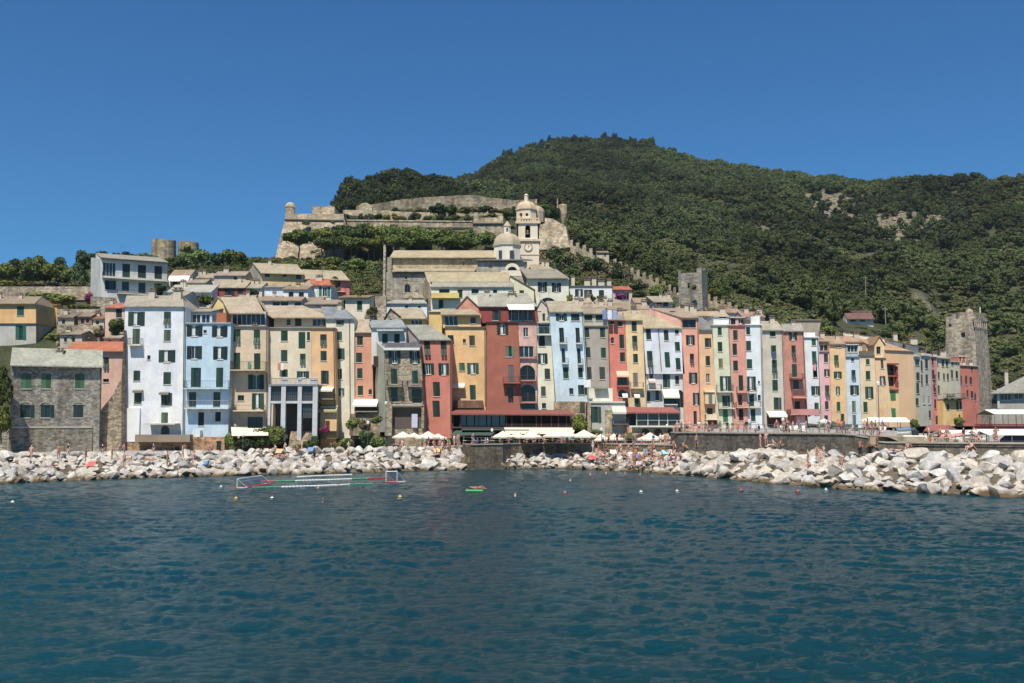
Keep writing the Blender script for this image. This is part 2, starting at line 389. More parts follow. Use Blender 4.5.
    if cap:
        q = MB(); Fc.bx(q, xt[0], xt[1], cap[0], cap[1], -.02, .12, paint(cap[2] if len(cap) > 2 else TRIM)); q.build('cornice', top)
    if pipe is None and not shallow and roof in ('front','flat') and Y0_(Y) < 170 and RC.random() < .7: pipe = xt[1]-.9
    if pipe:
        q = MB(); p0 = Fc.inv(pipe, yt); p1 = Fc.inv(pipe, yb); q.tube(Fc.S(p0[0], .99, .09), Fc.S(p0[0], .03, .09), .06, metal((96, 90, 84))); q.build('drainpipe', top)
    top_ = (top, Fc); return top_
def balcony(h, crop, x0, x1, ys, yr, dep=1.0, rgb=(200, 196, 188), rail=(70, 72, 72), solid=None, under=None):
    top, Fc = h; p0 = cv(crop, x0, ys); p1 = cv(crop, x1, ys); _, pr = cv(crop, x0, yr)
    u0, z0 = Fc.uz(*p0); u1, _ = Fc.uz(*p1); _, zr = Fc.uz(p0[0], pr); zr = max(z0+.75, min(zr, z0+1.2))
    mb = MB(); q = [(u0, dep), (u1, dep), (u1, -.05), (u0, -.05)]
    mb.hexa([Fc.W(u, z0-.16, o) for u, o in q], [Fc.W(u, z0, o) for u, o in q], paint(rgb, .8))
    for u in np.arange(u0+.3, u1-.1, 1.6): mb.hexa([Fc.W(u+a, z0-.4+c*.2, o) for a, o, c in ((0, .35, 0), (.12, .35, 0), (.12, 0, 0), (0, 0, 0))], [Fc.W(u+a, z0-.16, o) for a, o in ((0, dep*.8), (.12, dep*.8), (.12, 0), (0, 0))], paint(rgb, .8))
    b = mb.build('balcony', top); r = MB()
    if solid:
        m = plaster(solid)
        for (a, o), (c, p) in (((u0, dep), (u1, dep)), ((u0, 0), (u0, dep)), ((u1, dep), (u1, 0))):
            A = Fc.W(a, z0, o); B = Fc.W(c, z0, p); n = Vector((-(B-A).y, (B-A).x, 0)).normalized()*.08
            r.hexa([A, B, B+n, A+n], [v+Vector((0, 0, zr-z0)) for v in (A, B, B+n, A+n)], m)
        r.build('parapet', b)
    else:
        m = metal(rail)
        for (a, o), (c, p) in (((u0, dep-.04), (u1, dep-.04)), ((u0+.03, 0), (u0+.03, dep)), ((u1-.03, dep), (u1-.03, 0))):
            A = Fc.W(a, 0, o); B = Fc.W(c, 0, p); L = (B-A).length
            for zz in (zr, z0+.1): r.tube((A.x, A.y, zz), (B.x, B.y, zz), .028, m, 4)
            n = max(1, int(L/.2))
            for i in range(n+1):
                q = A.lerp(B, i/n); r.tube((q.x, q.y, z0), (q.x, q.y, zr), .014, m, 3)
        r.build('railing', b)
def awning(h, crop, x0, x1, y0, y1, dep=1.4, m=None, inset=.1, name='awning', parent=None):
    top, Fc = h; p0 = cv(crop, x0, y0); p1 = cv(crop, x1, y1); u0, z1 = Fc.uz(*p0); u1, _ = Fc.uz(p1[0], p0[1])
    # lower edge sits dep in front: find z whose projection is y1
    c = Fc.W((u0+u1)/2, 0, dep); z0 = Zat((p0[0]+p1[0])/2, p1[1], c.y); z0 = min(z0, z1-.15)
    mb = MB(); m = m or cloth((236, 230, 214)); pts = [Fc.W(u0, z0, dep), Fc.W(u1, z0, dep), Fc.W(u1, z1, .02), Fc.W(u0, z1, .02)]
    slab(mb, pts, .04, m)
    mb.hexa([p-Vector((0, 0, .28)) for p in (pts[0], pts[1])]+[p-Vector((0, 0, .28)) for p in (Fc.W(u1, z0, dep-.03), Fc.W(u0, z0, dep-.03))], [p-Vector((0, 0, .041)) for p in (pts[0], pts[1], Fc.W(u1, z0, dep-.03), Fc.W(u0, z0, dep-.03))], m)
    a = mb.build(name, top)
    return a
def fbox(h, crop, x0, y0, x1, y1, o0, o1, m, name, label=None):
    top, Fc = h; p0 = cv(crop, x0, y0); p1 = cv(crop, x1, y1); mb = MB(); Fc.bx(mb, p0[0], p1[0], p0[1], p1[1], o0, o1, m); return mb.build(name, top, label)
# ================================================================ FRONT ROW (facades on the quay)
GR='tall painted houses along the quay'
h = house('very tall plain white house with a blank white buttress panel at its foot', (226,226,230), (125,185), (121.7,183.6), 306.3, 443, 150, ext=2, yr=296.5, d=10, rx=(126.5,182), group=GR, pipe=184.3,
 wins={'a':[(155,185,297,305,'O'),(460,185,520,285,'H'),(192,330,255,462,'C',G2),(460,340,518,435,'C',G2),(415,512,558,615,'O'),(318,558,345,595,'D')],
       'b':[(200,5,258,92,'C'),(455,18,520,122,'C'),(205,172,270,290,'C',G2),(436,195,502,305,'C',G2),(437,362,495,452,'C',G2),(435,474,507,552,'A')]}, chim=((152.5,291,.9),(178,290.5,1.2)), sh=(44,72,64))
balcony(h,'a',170,282,470,415,1.0)
awning(h,'b',205,285,168,178,.7,paint((120,118,112))); awning(h,'b',430,512,186,196,.7,paint((120,118,112)))
fbox(h,'b',345,455,600,466,0,2.4,paint((190,186,180)),'canopy'); fbox(h,'b',104,325,262,612,-.02,.35,plaster((232,232,234),.6),'buttress')
balcony(h,'b',255,722,604,550,1.9,(140,122,104),solid=(146,128,110))
fbox(h,'b',100,614,722,700,-.05,.3,stone((165,140,118)),'stone_base'); fbox(h,'b',560,655,598,700,.3,.36,shutterm(G1),'door')
h = house('pale sky-blue house with two long balconies and a glazed roof terrace', (184,206,222), (185.4,231), (184,228), 323.6, 437.5, 150.4, roof='flat', d=10, cornice=(170,180,190), ext=3, group=GR, sh=(30,52,56),
 wins={'a':[(655,300,790,395,'O'),(798,340,825,368,'D'),(870,305,1003,400,'O'),(655,478,785,588,'O'),(880,482,1003,592,'O')],
       'b':[(690,-20,750,145,'C',G1),(905,-20,965,145,'C',G1),(672,188,735,315,'D'),(880,188,942,315,'D'),(752,360,802,475,'C'),(897,358,945,440,'C')]})
balcony(h,'b',650,1030,156,95,1.3,(176,196,212)); balcony(h,'b',655,1030,325,262,1.3,(190,200,210),rail=(180,185,190))
house('', (180,190,198), (186.5,212), (186.5,212), 312.5, 323.5, 153, parent=h[0], roof='shed', yr=309.5, d=6, rc=(196,178,160), wins={'a':[(668,205,770,285,'W'),(782,205,850,285,'W')]}, ext=.1)
fbox(h,'a',900,190,985,288,-3,-.6,paint((170,98,58)),'cabin')
fbox(h,'b',720,515,790,575,.0,1.2,paint((205,212,220)),'terrace_wall'); fbox(h,'b',715,570,1005,700,-.05,1.6,stone((178,142,112)),'stone_base'); fbox(h,'b',937,605,975,700,1.6,1.66,shutterm(G3),'door')
h = house('sand-pink house with a deep curved balcony and white glazed veranda on the roof terrace', (212,186,156), (231.3,267.6), (230,268), 327.3, 437, 152, ext=3, roof='flat', d=10, cornice=(120,108,96), group=GR,
 wins={'c':[(120,335,175,440,'H'),(288,340,342,455,'H'),(118,535,172,680,'C'),(290,540,345,690,'C')],
       'd':[(240,40,375,165,'O'),(150,215,205,262,'D'),(272,198,375,335,'O'),(235,400,365,495,'D')]}, sh=(34,76,62))
balcony(h,'c',112,408,684,615,1.8,(196,176,150)); balcony(h,'d',130,388,345,300,1.3,(205,195,180))
house('', (196,200,206), (231.2,265.5), (231.2,265.5), 311.4, 327, 155.5, parent=h[0], roof='front', yr=297.8, rx=(220.5,256), d=12, rc=BEIGE, wins={'c':[(105,205,395,300,'W')]}, ext=.1, over=1.0)
h4 = house('beige house with laundry lines, its lower half hidden behind the grey colonnade', (222,202,172), (267.9,311.2), (268.5,311), 328.2, 433, 153, roof='flat', d=10, cornice=(150,132,112), group=GR,
 wins={'c':[(520,348,578,435,'C'),(670,358,728,500,'C'),(742,358,768,430,'C'),(520,512,575,610,'C'),(683,543,730,628,'H')],'d':[(525,-5,578,60,'C'),(655,10,760,66,'O')]})
house('', (208,188,158), (274,334), (274,334), 316.5, 328, 156, parent=h4[0], roof='front', yr=306.5, rx=(254,303), d=11, rc=BEIGE, wins={'c':[(640,232,695,308,'C'),(400,225,455,300,'C'),(570,250,600,300,'D'),(790,245,900,308,'W')]}, ext=.1, over=.9)
h = house('apricot orange house with two cream awnings and a balcony over a walled orange ground floor', (232,180,126), (311.4,334.6), (311.2,336), 328.4, 412, 152.7, roof='flat', d=10, cornice=(150,132,112), group=GR,
 wins={'c':[(855,378,910,462,'H'),(858,520,910,603,'C')],'d':[(862,5,908,120,'C')]}, ext=6)
awning(h,'d',835,975,145,168,1.6); balcony(h,'d',845,985,245,205,1.8,(140,130,118))
awning(h,'d',850,1008,300,345,1.2,cloth((168,162,122)));
fbox(h,'d',850,310,1003,520,-.1,.6,plaster((232,190,130)),'ground_floor'); fbox(h,'d',907,432,942,510,.6,.66,shutterm((120,72,48)),'door')
# grey colonnaded glazed building
t = empty('colonnade_building', P(292,440,150), 'pale grey-blue colonnaded building with tall glazed bays and a white-walled terrace on top', 'building')
Fc = Facade((268,318),(269,318),384.5,440,149.4); gm = paint((188,190,198),.7,1.05)
mb = MB(); Fc.bx(mb,268.5,317.8,384.2,386,-3.4,.15,paint((120,126,140))); Fc.bx(mb,269,317.6,401,403.4,-.5,.0,gm); mb.build('floor_beam', t)
for a,b in ((268.6,271),(281.5,286),(298,302),(313,317.8)):
    q=MB(); Fc.bx(q,a,b,386,441,-.6,.08,gm); q.build('column', t)
for a,b,y1 in ((271,281.5,401),(286,298,401),(302,313,401),(302,313,418)):
    y0 = 386 if y1==401 else 403.4; q=MB(); Fc.bx(q,a,b,y0,y1,-.45,-.4,glassm((70,72,82)))
    n=6
    for i in range(n+1): Fc.bx(q,a+(b-a)*i/n-.18,a+(b-a)*i/n+.18,y0,y1,-.4,-.3,paint((60,66,78)))
    Fc.bx(q,a,b,(y0+y1)/2-.2,(y0+y1)/2+.2,-.4,-.31,paint((60,66,78))); q.build('glazing', t)
q=MB(); Fc.bx(q,269,317,403,446,-3.4,-2.6,plaster((92,84,78))); q.build('inner_wall', t)
for a,b in ((281.5,287.5),(297.5,301.5),(310,317)):
    q=MB(); Fc.bx(q,a,b,377.5,384.2,-.4,-.25,plaster((222,222,226))); q.build('parapet', t)
q=MB()
for i in range(40): Fc.bx(q,269+i*1.25,269.2+i*1.25,378.5,384.2,-.12,-.08,metal((120,122,126)))
Fc.bx(q,269,317.5,378.2,378.7,-.13,-.07,metal((120,122,126))); q.build('railing', t)
# steps below it
t = empty('stone_stairway', P(297,447,147), 'pale stone stairway climbing to the colonnade between bushes', 'stairway'); q=MB()
F2=Facade((284,312),(284,312),432,450,147.5)
for i in range(12): F2.bx(q,285+i*.3,312-i*.4,431.5+i*1.45,450,-4+i*.33,-4+i*.33+.36,stone((178,165,148)))
q.build('steps', t)
h = house('cream house under a blue-grey slate roof beside the salmon house', (228,214,190), (326,354.2), (330,354.5), 318.5, 432, 155, yr=307.6, rx=(321,342), d=10, rc=BLUEG, group=GR, pipe=349.5,
 wins={'e':[(52,248,98,298,'C'),(52,355,103,428,'C'),(52,497,103,592,'C')],'f':[(55,-12,103,80,'W'),(75,155,122,220,'O'),(-2,160,22,210,'D')]}, sh=(48,96,78), ext=5)
h = house('salmon house with a white awning over its ground-floor veranda', (216,148,116), (354.4,372.5), (354.5,373), 332, 411.5, 155.4, yr=320, rx=(353.5,364), d=9, rc=BEIGE, group=GR,
 wins={'e':[(230,395,280,470,'C'),(222,535,273,618,'C')],'f':[(232,-15,277,72,'C'),(237,135,282,215,'C'),(330,165,358,208,'C')]}, ext=4)
awning(h,'f',210,415,248,298,2.0,cloth((238,236,228))); balcony(h,'f',225,420,352,318,1.9,(150,140,125))
fbox(h,'f',215,300,410,352,-.05,.03,plaster((80,62,52)),'painted_veranda_shade'); fbox(h,'f',180,372,440,560,-.2,1.4,stone((158,146,130),green=.5),'terrace_wall')  # dark panel on the facade paints the shade of the veranda room
# stone house with cement side
h = house('rough grey stone house with a cement flank, two stone balconies and a slate-roofed top storey', (158,150,136), (384.2,420.5), (387,425.5), 349.5, 429.5, 150, mat=stone((168,160,146),2.4), roof='shed', yr=343.6, d=3.0, rc=(112,112,118), sh=(34,66,60), group=GR,
 wins={'e':[(500,517,600,625,'O'),(680,522,765,625,'O')],'f':[(520,-10,573,120,'C',G1),(700,5,750,118,'C',G1),(522,150,576,272,'D'),(700,160,780,282,'D')]}, ext=3)
fbox(h,'e',462,495,768,516,-.1,.7,paint((206,206,206)),'eave_board')
balcony(h,'f',490,622,136,125,1.2,(140,132,120)); balcony(h,'f',662,792,136,125,1.2,(140,132,120)); balcony(h,'f',530,800,295,235,1.0,(186,178,160))
fbox(h,'f',540,318,785,495,.02,.06,plaster((98,88,80)),'painted_recess_shade'); fbox(h,'f',530,296,800,316,-.1,.9,paint((180,172,155)),'lintel')  # dark flat panel stands in for the shade of the lower recess
fbox(h,'f',480,300,538,560,-.1,1.3,stone((162,154,140),2.4),'pier'); fbox(h,'f',785,300,808,500,-.1,.9,stone((150,142,128),2.4),'pier'); fbox(h,'f',700,375,750,492,.5,.54,cloth((186,188,214)),'hanging_sheet')
# cement flank (left side wall) seen obliquely
mb=MB(); A=P(384.2,349.5,150); A0=P(386.5,432,150); B=P(372.4,338,158); B0=P(374,432,158); cm=plaster((176,176,160))
for X in (A,A0,B,B0): X.x -= .03
mb.hexa([A0,A0+Vector((0,.4,0)),B0+Vector((.6,.4,0)),B0],[A,A+Vector((0,.4,0)),B+Vector((.6,.4,0)),B],cm)
mb.build('flank_wall', h[0]); fbox(h,'e',340,548,384,642,-4,-3.96,shutterm((70,50,42)),'side_shutter')
house('', (206,204,198), (371.5,406), (371.5,406), 327.5, 345.5, 155, parent=h[0], roof='front', yr=321, rx=(369,402), d=9, rc=(178,184,192), wins={'e':[(445,372,493,460,'C'),(548,374,595,460,'C')]}, sh=(40,70,64), ext=3)
aw=MB(); F3=Facade((371,406),(371,406),327,345,155); F3.bx(aw,377.5,404,330,331.4,0,.9,stripes((240,240,240),(120,150,180),4)); aw.build('awning',h[0])
h = house('crimson house with black-green shutters beside the grey stone house', (208,122,102), (419.6,451), (427,451.6), 339.6, 431.5, 152, yr=325.7, rx=(406,429), d=12, rc=(182,180,168), group=GR, sh=(32,62,52),
 wins={'e':[(803,430,855,550,'H'),(945,430,995,552,'H'),(778,625,888,720,'O'),(926,625,1015,725,'O')],'f':[(880,102,938,225,'C'),(877,262,937,400,'C')]}, ext=3)
mb=MB(); a=P(406,326,158.5); b=P(419.4,339.6,152); lo=P(421,349,152); m_=plaster((206,184,180)); mb.hexa([lo,lo+Vector((.4,.5,0)),P(406,344,158.5)+Vector((.4,.5,0)),P(406,344,158.5)],[b,b+Vector((.4,.5,0)),a+Vector((.4,.5,0)),a],m_); mb.build('flank_wall',h[0])
h = house('golden-yellow house with a veranda storey and a brown-tiled lean-to at its foot', (234,187,124), (445,485.6), (452,486), 327.6, 408, 157, roof='flat', d=10, cornice=(120,96,72), group=GR, ext=8, sh=(46,84,74),
 wins={'g':[(250,388,298,475,'C',(78,72,66)),(195,418,220,452,'D'),(68,385,118,465,'C',(36,66,52)),(163,622,212,690,'C',(60,120,84)),(232,622,330,715,'O')],'h':[(255,128,305,255,'C')]})
awning(h,'h',110,212,112,138,.9,cloth((226,220,206))); fbox(h,'h',100,262,368,326,-.1,1.6,rooft((150,108,84)),'lean_to_roof')
house('', (228,190,122), (441,481), (443,481), 314.2, 327.4, 159.5, parent=h[0], roof='front', yr=309.5, rx=(441,470), d=8, rc=(205,186,158), wins={'g':[(40,220,150,303,'W'),(260,232,305,288,'D')]}, ext=.1, over=.8)
h = house('brick-red tall house with a red set-back attic and white-striped roof veranda', (170,99,78), (485.8,517.6), (486.5,522), 322.6, 408, 157.4, roof='flat', d=10, cornice=(90,60,52), group=GR, ext=8,
 wins={'g':[(487,288,582,380,'O'),(562,478,612,570,'C',(110,150,112)),(585,640,632,820,'C',(110,108,112))],'h':[(580,145,625,278,'D')]}, sh=(38,54,50))
balcony(h,'h',538,688,108,62,1.1,(170,90,80)); 
house('', (160,72,64), (479,537), (479,537), 306, 322.4, 160.5, parent=h[0], roof='front', yr=294, rx=(477,527), d=9, rc=(196,190,178), wins={'g':[(447,168,498,260,'C'),(585,170,635,262,'W'),(640,170,700,262,'W'),(710,170,790,262,'W')]}, ext=.1, chim=((512,294,1.1),(487,292,.8)))
mb=MB(); F3=Facade((479,537),(479,537),306,322,160.5); a=F3.uz(506.5,304.6); b=F3.uz(533,304.6); 
p=[P(506.5,304.5,160.4),P(533.5,304.5,160.4),P(534.5,309.4,158.6),P(509,309.4,158.6)]; slab(mb,[p[3],p[2],p[1],p[0]],.05,cloth((240,240,240))); mb.build('awning',h[0])
h = house('narrow house with peeling pink plaster above two dark red arched balconies', (224,176,160), (517.8,536.6), (519.5,537.5), 322.8, 408, 157.8, roof='flat', d=10, cornice=(90,60,52), group=GR, ext=8,
 wins={'g':[(712,320,752,400,'W'),(676,478,798,575,'W'),(676,640,812,768,'A')],'h':[(680,125,816,270,'A'),(705,290,810,330,'D')]}, wear=1.8)
fbox(h,'g',660,590,826,790,-.02,.04,plaster((160,74,66)),'red_band') if False else None
balcony(h,'h',672,822,90,50,.8,(170,90,84)); balcony(h,'h',680,828,276,228,.9,(176,120,112)); balcony(h,'g',660,826,582,575,.35,(170,90,80))
h = house('narrow ivory house with a glazed blue-grey balcony at the top', (234,226,200), (536.8,551.5), (537.6,557), 323, 411, 158.2, roof='flat', d=9, cornice=(200,195,180), group=GR, ext=8,
 wins={'g':[(840,292,935,372,'D'),(845,390,895,480,'C'),(835,540,918,628,'O')],'h':[(893,-12,940,78,'C',(70,72,62)),(862,140,902,222,'C',(80,78,70)),(870,282,905,328,'D')]})
balcony(h,'g',826,948,382,318,.9,(200,205,205),rail=(150,168,178))
h2=house('small weathered grey gabled stone dwelling squeezed above the ivory house', (206,200,190), (536,552), (536.5,552), 312, 323, 162, yr=300, roof='gable', apex=(541,300), d=9, rc=BEIGE, wins={'g':[(835,120,860,175,'D'),(875,200,897,265,'D')]}, ext=1)
h = house('very pale powder-blue house with four slim balconied doors above a rubble-stone foot', (200,218,228), (549.5,583), (556,588.5), 311.8, 401.6, 156.5, yr=302, rx=(546,577), d=11, rc=(205,188,164), group=GR, ext=.5,
 wins={'i':[(135,202,230,262,'O'),(265,203,337,262,'C'),(165,322,205,445,'D'),(305,322,340,450,'D'),(185,497,215,620,'D'),(318,497,348,625,'D'),(197,660,243,755,'C')],'j':[(325,-20,365,65,'C'),(250,155,285,205,'D'),(325,128,378,210,'C')]})
for a in ((165,228,455,410),(305,358,455,410),(188,240,625,585),(322,366,630,590)): balcony(h,'i',a[0],a[1],a[2],a[3],.6,(190,198,204))
fbox(h,'j',118,268,392,420,-.4,.08,stone((170,152,134)),'stone_base'); fbox(h,'j',340,275,382,360,.08,.14,shutterm((60,74,60)),'door')
h = house('dull grey-brown house with a lighter attic storey and wide green shutters', (172,160,148), (583.6,608), (588.8,610), 326.6, 400, 159, roof='flat', d=9, cornice=(130,120,108), group=GR, ext=8,
 wins={'i':[(378,320,420,405,'C'),(512,318,555,405,'C'),(390,488,430,578,'C'),(520,492,562,580,'C')],'j':[(402,-25,440,80,'C',(70,72,70)),(508,-25,555,80,'C',(70,72,70))]})
house('', (186,176,160), (583.6,607), (583.6,607.8), 313.8, 326, 159.3, parent=h[0], roof='front', yr=309, d=8.6, rc=(190,176,152), wins={'i':[(380,212,445,262,'C'),(475,212,543,262,'C')]}, ext=0)
h = house('coral-red house with a pink awning and an arched doorway', (218,122,102), (608.2,624.6), (610.2,628), 320, 404, 160, roof='front', yr=313, d=9, rc=(170,160,150), group=GR, ext=8,
 wins={'i':[(597,258,632,292,'C'),(665,260,703,312,'C'),(605,405,630,455,'D'),(678,380,718,500,'C'),(683,532,725,612,'C')],'j':[(666,50,742,132,'D'),(670,168,735,232,'A')]})
awning(h,'j',650,752,8,46,1.0,cloth((226,180,156))); balcony(h,'j',655,760,134,100,.8,(190,100,88)); awning(h,'j',700,745,196,222,.8,cloth((245,245,240)))
h = house('butter-yellow house with a low cream wing at its foot', (240,204,150), (625,642.6), (628.2,646), 320, 404, 160.2, roof='front', yr=312, d=9, rc=(216,196,156), group=GR, ext=8, rx=(622,640),
 wins={'i':[(782,267,825,352,'C'),(787,390,830,480,'H'),(795,545,835,620,'C')],'j':[(795,25,835,140,'C',(110,112,112)),(805,220,842,290,'D')]})
balcony(h,'j',770,880,150,110,.8,(226,206,170)); awning(h,'j',800,848,200,225,.9,cloth((240,232,214)))
h = house('broad lavender-white house with a low beige roof rising to the left', (220,222,230), (643,681), (646,684.5), 327.8, 372, 161, yr=316, rx=(634,664), d=11, rc=(214,196,164), group=GR, ext=.3, pipe=658.2,
 wins={'i':[(905,332,948,422,'C'),(915,520,962,660,'H')],'k':[(118,340,158,430,'C'),(213,340,245,375,'C'),(213,443,255,520,'C'),(127,530,170,662,'C'),(220,580,260,680,'C')]})
h5 = house('', (212,208,206), (646,684.6), (646,686), 371.9, 405, 161.5, parent=h[0], roof='none', d=8, ext=7, wins={'j':[(935,30,965,100,'D'),(905,180,940,270,'A'),(985,170,1015,260,'D')],'l':[(110,25,152,150,'C'),(215,48,248,120,'C'),(118,228,225,285,'D'),(228,172,284,320,'A')]})
awning((h[0],h5[1]),'l',105,240,165,226,1.5); balcony((h[0],h5[1]),'l',118,228,292,262,1.0,(200,196,190)); 
balcony((h[0],h5[1]),'px',646.5,661,389.5,385,1.0,(206,200,190)); awning((h[0],h5[1]),'px',648,655,378.5,381,.9,cloth((230,190,180)))
h = house('tall salmon-pink house with a dark covered loggia under the eaves', (236,162,136), (681.2,698.4), (684.6,701), 317.6, 427, 161, roof='front', yr=309, rx=(650,680), d=14, rc=(196,172,150), group=GR, ext=2,
 wins={'k':[(275,252,392,322,'D'),(308,385,382,468,'O'),(340,543,375,625,'H')],'l':[(333,22,405,115,'O'),(367,195,422,298,'O'),(372,350,400,462,'D')]}, sh=(50,48,44))
mb=MB(); a=P(650,309,168); b=P(681,317.6,161); m_=plaster((236,176,156)); lo=P(681,329.5,161); lo2=P(646,329,168); mb.hexa([lo,lo+Vector((.2,.5,0)),lo2+Vector((0,.5,0)),lo2],[b,b+Vector((.2,.5,0)),a+Vector((0,.5,0)),a],m_); mb.build('flank_wall',h[0])
h = house('slim tan-orange house with a slate pent roof and a bay balcony', (226,176,130), (698.6,712), (701.2,717), 330.4, 427, 161.3, roof='shed', yr=318, d=8, rc=(150,152,158), group=GR, ext=2,
 wins={'k':[(418,292,525,343,'D'),(468,410,505,488,'C'),(475,563,512,645,'C')],'l':[(480,30,510,110,'W'),(487,325,535,378,'D')]})
fbox(h,'l',460,200,545,290,0,.8,plaster((230,192,150)),'bay'); fbox(h,'l',455,176,550,192,0,1.0,paint((226,206,170)),'bay_roof'); fbox(h,'l',492,205,522,285,.8,.84,glassm((90,110,100)),'bay_window')
balcony(h,'l',465,572,418,380,.9,(226,200,166),solid=(230,205,170)); fbox(h,'l',470,425,570,470,0,.06,plaster((90,78,68)),'painted_recess_shade')  # flat dark panel below the balcony, shade painted in its colour
h = house('pale pistachio house with a white terrace storey on its roof', (208,206,176), (712.3,729.3), (716.8,734), 325.4, 428, 161.6, roof='flat', d=9, cornice=(200,198,186), group=GR, ext=2,
 wins={'k':[(578,318,612,385,'C'),(578,443,617,525,'C'),(585,585,622,665,'C',(130,134,96))],'l':[(597,52,690,178,'O'),(617,218,662,310,'C'),(622,335,665,445,'C',(50,116,84))]})
balcony(h,'l',562,702,184,130,.9); balcony(h,'l',580,720,322,300,.7)
house('', (234,234,232), (713.5,729), (713.5,729), 316.6, 325.2, 164, parent=h[0], roof='flat', d=6, wins={'k':[(590,215,650,240,'D')]}, ext=.1)
h = house('rose-pink house between the pistachio house and the white house', (218,146,128), (729.5,745), (734.2,748), 326.4, 428, 161.8, roof='flat', d=9, cornice=(150,90,80), group=GR, ext=2,
 wins={'k':[(710,342,748,427,'C'),(705,457,742,555,'C'),(710,602,750,690,'C')],'l':[(757,45,795,175,'C'),(752,208,787,302,'D'),(757,332,797,432,'C',(50,44,40))]})
balcony(h,'l',735,832,186,150,.8,(210,150,140)); balcony(h,'l',730,842,314,275,.8,(216,170,160))
house('', (214,176,160), (730,745), (730,745), 317.8, 326.2, 164, parent=h[0], roof='flat', d=6, wins={'k':[(690,240,730,295,'D'),(755,245,795,290,'W')]}, ext=.1)
h = house('bright white house next to the grey-beige house, with a stepped white parapet', (228,232,236), (745.2,761.6), (748.2,763.5), 325, 428, 162, roof='flat', d=9, cornice=(225,225,225), group=GR, ext=2,
 wins={'k':[(820,317,855,380,'C'),(820,434,862,518,'C'),(825,590,872,670,'C')],'l':[(828,55,903,175,'O'),(847,204,888,310,'C'),(920,212,945,262,'D'),(860,332,900,437,'C'),(922,92,938,118,'D')]}, chim=((757,314,.9),(753,318,.7)))
balcony(h,'l',835,905,192,160,.7); balcony(h,'l',845,940,314,278,.7)
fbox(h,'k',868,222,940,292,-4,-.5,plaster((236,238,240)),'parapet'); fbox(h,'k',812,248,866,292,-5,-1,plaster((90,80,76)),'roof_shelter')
h = house('greige plastered house with a white awning over a dark painted panel', (196,186,170), (762,782.8), (764.5,786), 330, 428, 164, yr=322, rx=(761,777), d=9, rc=(206,196,176), group=GR, ext=2,
 wins={'m':[(127,262,175,312,'C'),(137,387,180,470,'H'),(145,512,188,625,'H')],'n':[(148,84,195,178,'C'),(160,234,205,340,'C'),(165,392,205,452,'D')]}, chim=((772,318,.8),))
awning(h,'n',95,252,352,388,1.8,cloth((240,240,236))); fbox(h,'n',100,392,245,480,0,.05,plaster((84,66,58)),'painted_awning_shade')  # dark panel paints the shade under the white awning
h = house('dusky rose house with two shadowed balconies in its middle', (198,130,114), (783,803.6), (786.2,808), 331, 428, 165, yr=324.5, rx=(781,801), d=9, rc=(196,190,180), group=GR, ext=2,
 wins={'m':[(290,268,358,342,'O'),(312,387,348,490,'H'),(315,547,358,658,'C')],'n':[(325,85,375,162,'D'),(340,267,385,335,'C')]}, sh=(38,72,58))
balcony(h,'n',292,402,74,40,1.5,(150,84,78)); balcony(h,'n',310,432,234,168,1.1,(206,150,140),rail=(190,130,120))
balcony(h,'n',270,517,378,335,2.2,(190,130,122),solid=(196,132,124)); fbox(h,'n',330,395,402,500,0,1.5,plaster((232,164,168)),'porch')
h = house('narrow bright white house with an arched shutter group half way up', (232,234,240), (804,818.3), (808.2,822), 337.6, 428, 167, roof='flat', d=9, cornice=(220,222,226), group=GR, ext=2,
 wins={'m':[(483,322,520,388,'C',(44,128,92)),(487,437,525,540,'H'),(495,585,530,662,'C')],'n':[(498,-22,532,62,'C'),(480,137,565,215,'O'),(508,280,545,382,'C')]}, sh=(42,84,68))
fbox(h,'m',415,272,528,320,-5,-1.0,plaster((234,236,240)),'parapet')
h = house('baby-pink narrow house with a grey roof-terrace loggia', (232,176,178), (818.7,829), (822.3,831.5), 351.6, 428, 169, roof='flat', d=8, cornice=(190,160,150), group=GR, ext=2,
 wins={'m':[(588,460,623,530,'C'),(590,590,653,652,'O')],'n':[(598,130,635,222,'H'),(597,267,628,335,'C'),(592,387,623,435,'C')]}, sh=(60,70,64))
house('', (170,160,152), (819,829.5), (819,829.5), 342.4, 351.4, 171, parent=h[0], roof='shed', yr=338, d=6, rc=(196,166,140), wins={'m':[(555,380,622,435,'W')]}, ext=.1)
h = house('bright yellow-orange house with dark green shutters, next to the baby-pink house', (244,198,144), (829.3,845.2), (831.7,847.5), 344, 428, 170, yr=338.5, d=9, rc=(206,176,146), group=GR, ext=2, sh=(44,96,62),
 wins={'m':[(690,378,735,405,'W'),(675,470,713,545,'H'),(672,610,740,668,'O')],'n':[(690,140,725,212,'O'),(697,272,728,350,'C'),(732,374,762,470,'C')]})
h = house('narrow ice-blue house with a grey glazed attic', (204,216,230), (845.5,859), (847.8,861.5), 357.2, 428, 172, roof='flat', d=8, cornice=(130,136,146), group=GR, ext=2,
 wins={'m':[(820,492,845,522,'D'),(823,597,858,672,'H')],'n':[(812,130,887,212,'O'),(828,264,860,360,'C',(100,128,112)),(832,384,862,465,'C',(110,116,112))]})
house('', (166,176,184), (846,858), (846,858), 345, 357, 174, parent=h[0], roof='flat', d=6, wins={'m':[(790,370,875,445,'W')]}, ext=.1)
h = house('cream-yellow house with a dark planted parapet and widely spaced windows', (242,212,172), (859.3,874.6), (861.8,877.5), 355.8, 428, 174, roof='flat', d=9, cornice=(110,100,88), group=GR, ext=2, sh=(46,84,60),
 wins={'o':[(50,418,82,465,'C'),(50,520,88,595,'C')],'n':[(940,142,1010,245,'O'),(925,272,960,360,'C')]})
fbox(h,'o',0,350,115,388,-.5,-.1,plaster((112,106,96)),'planter')
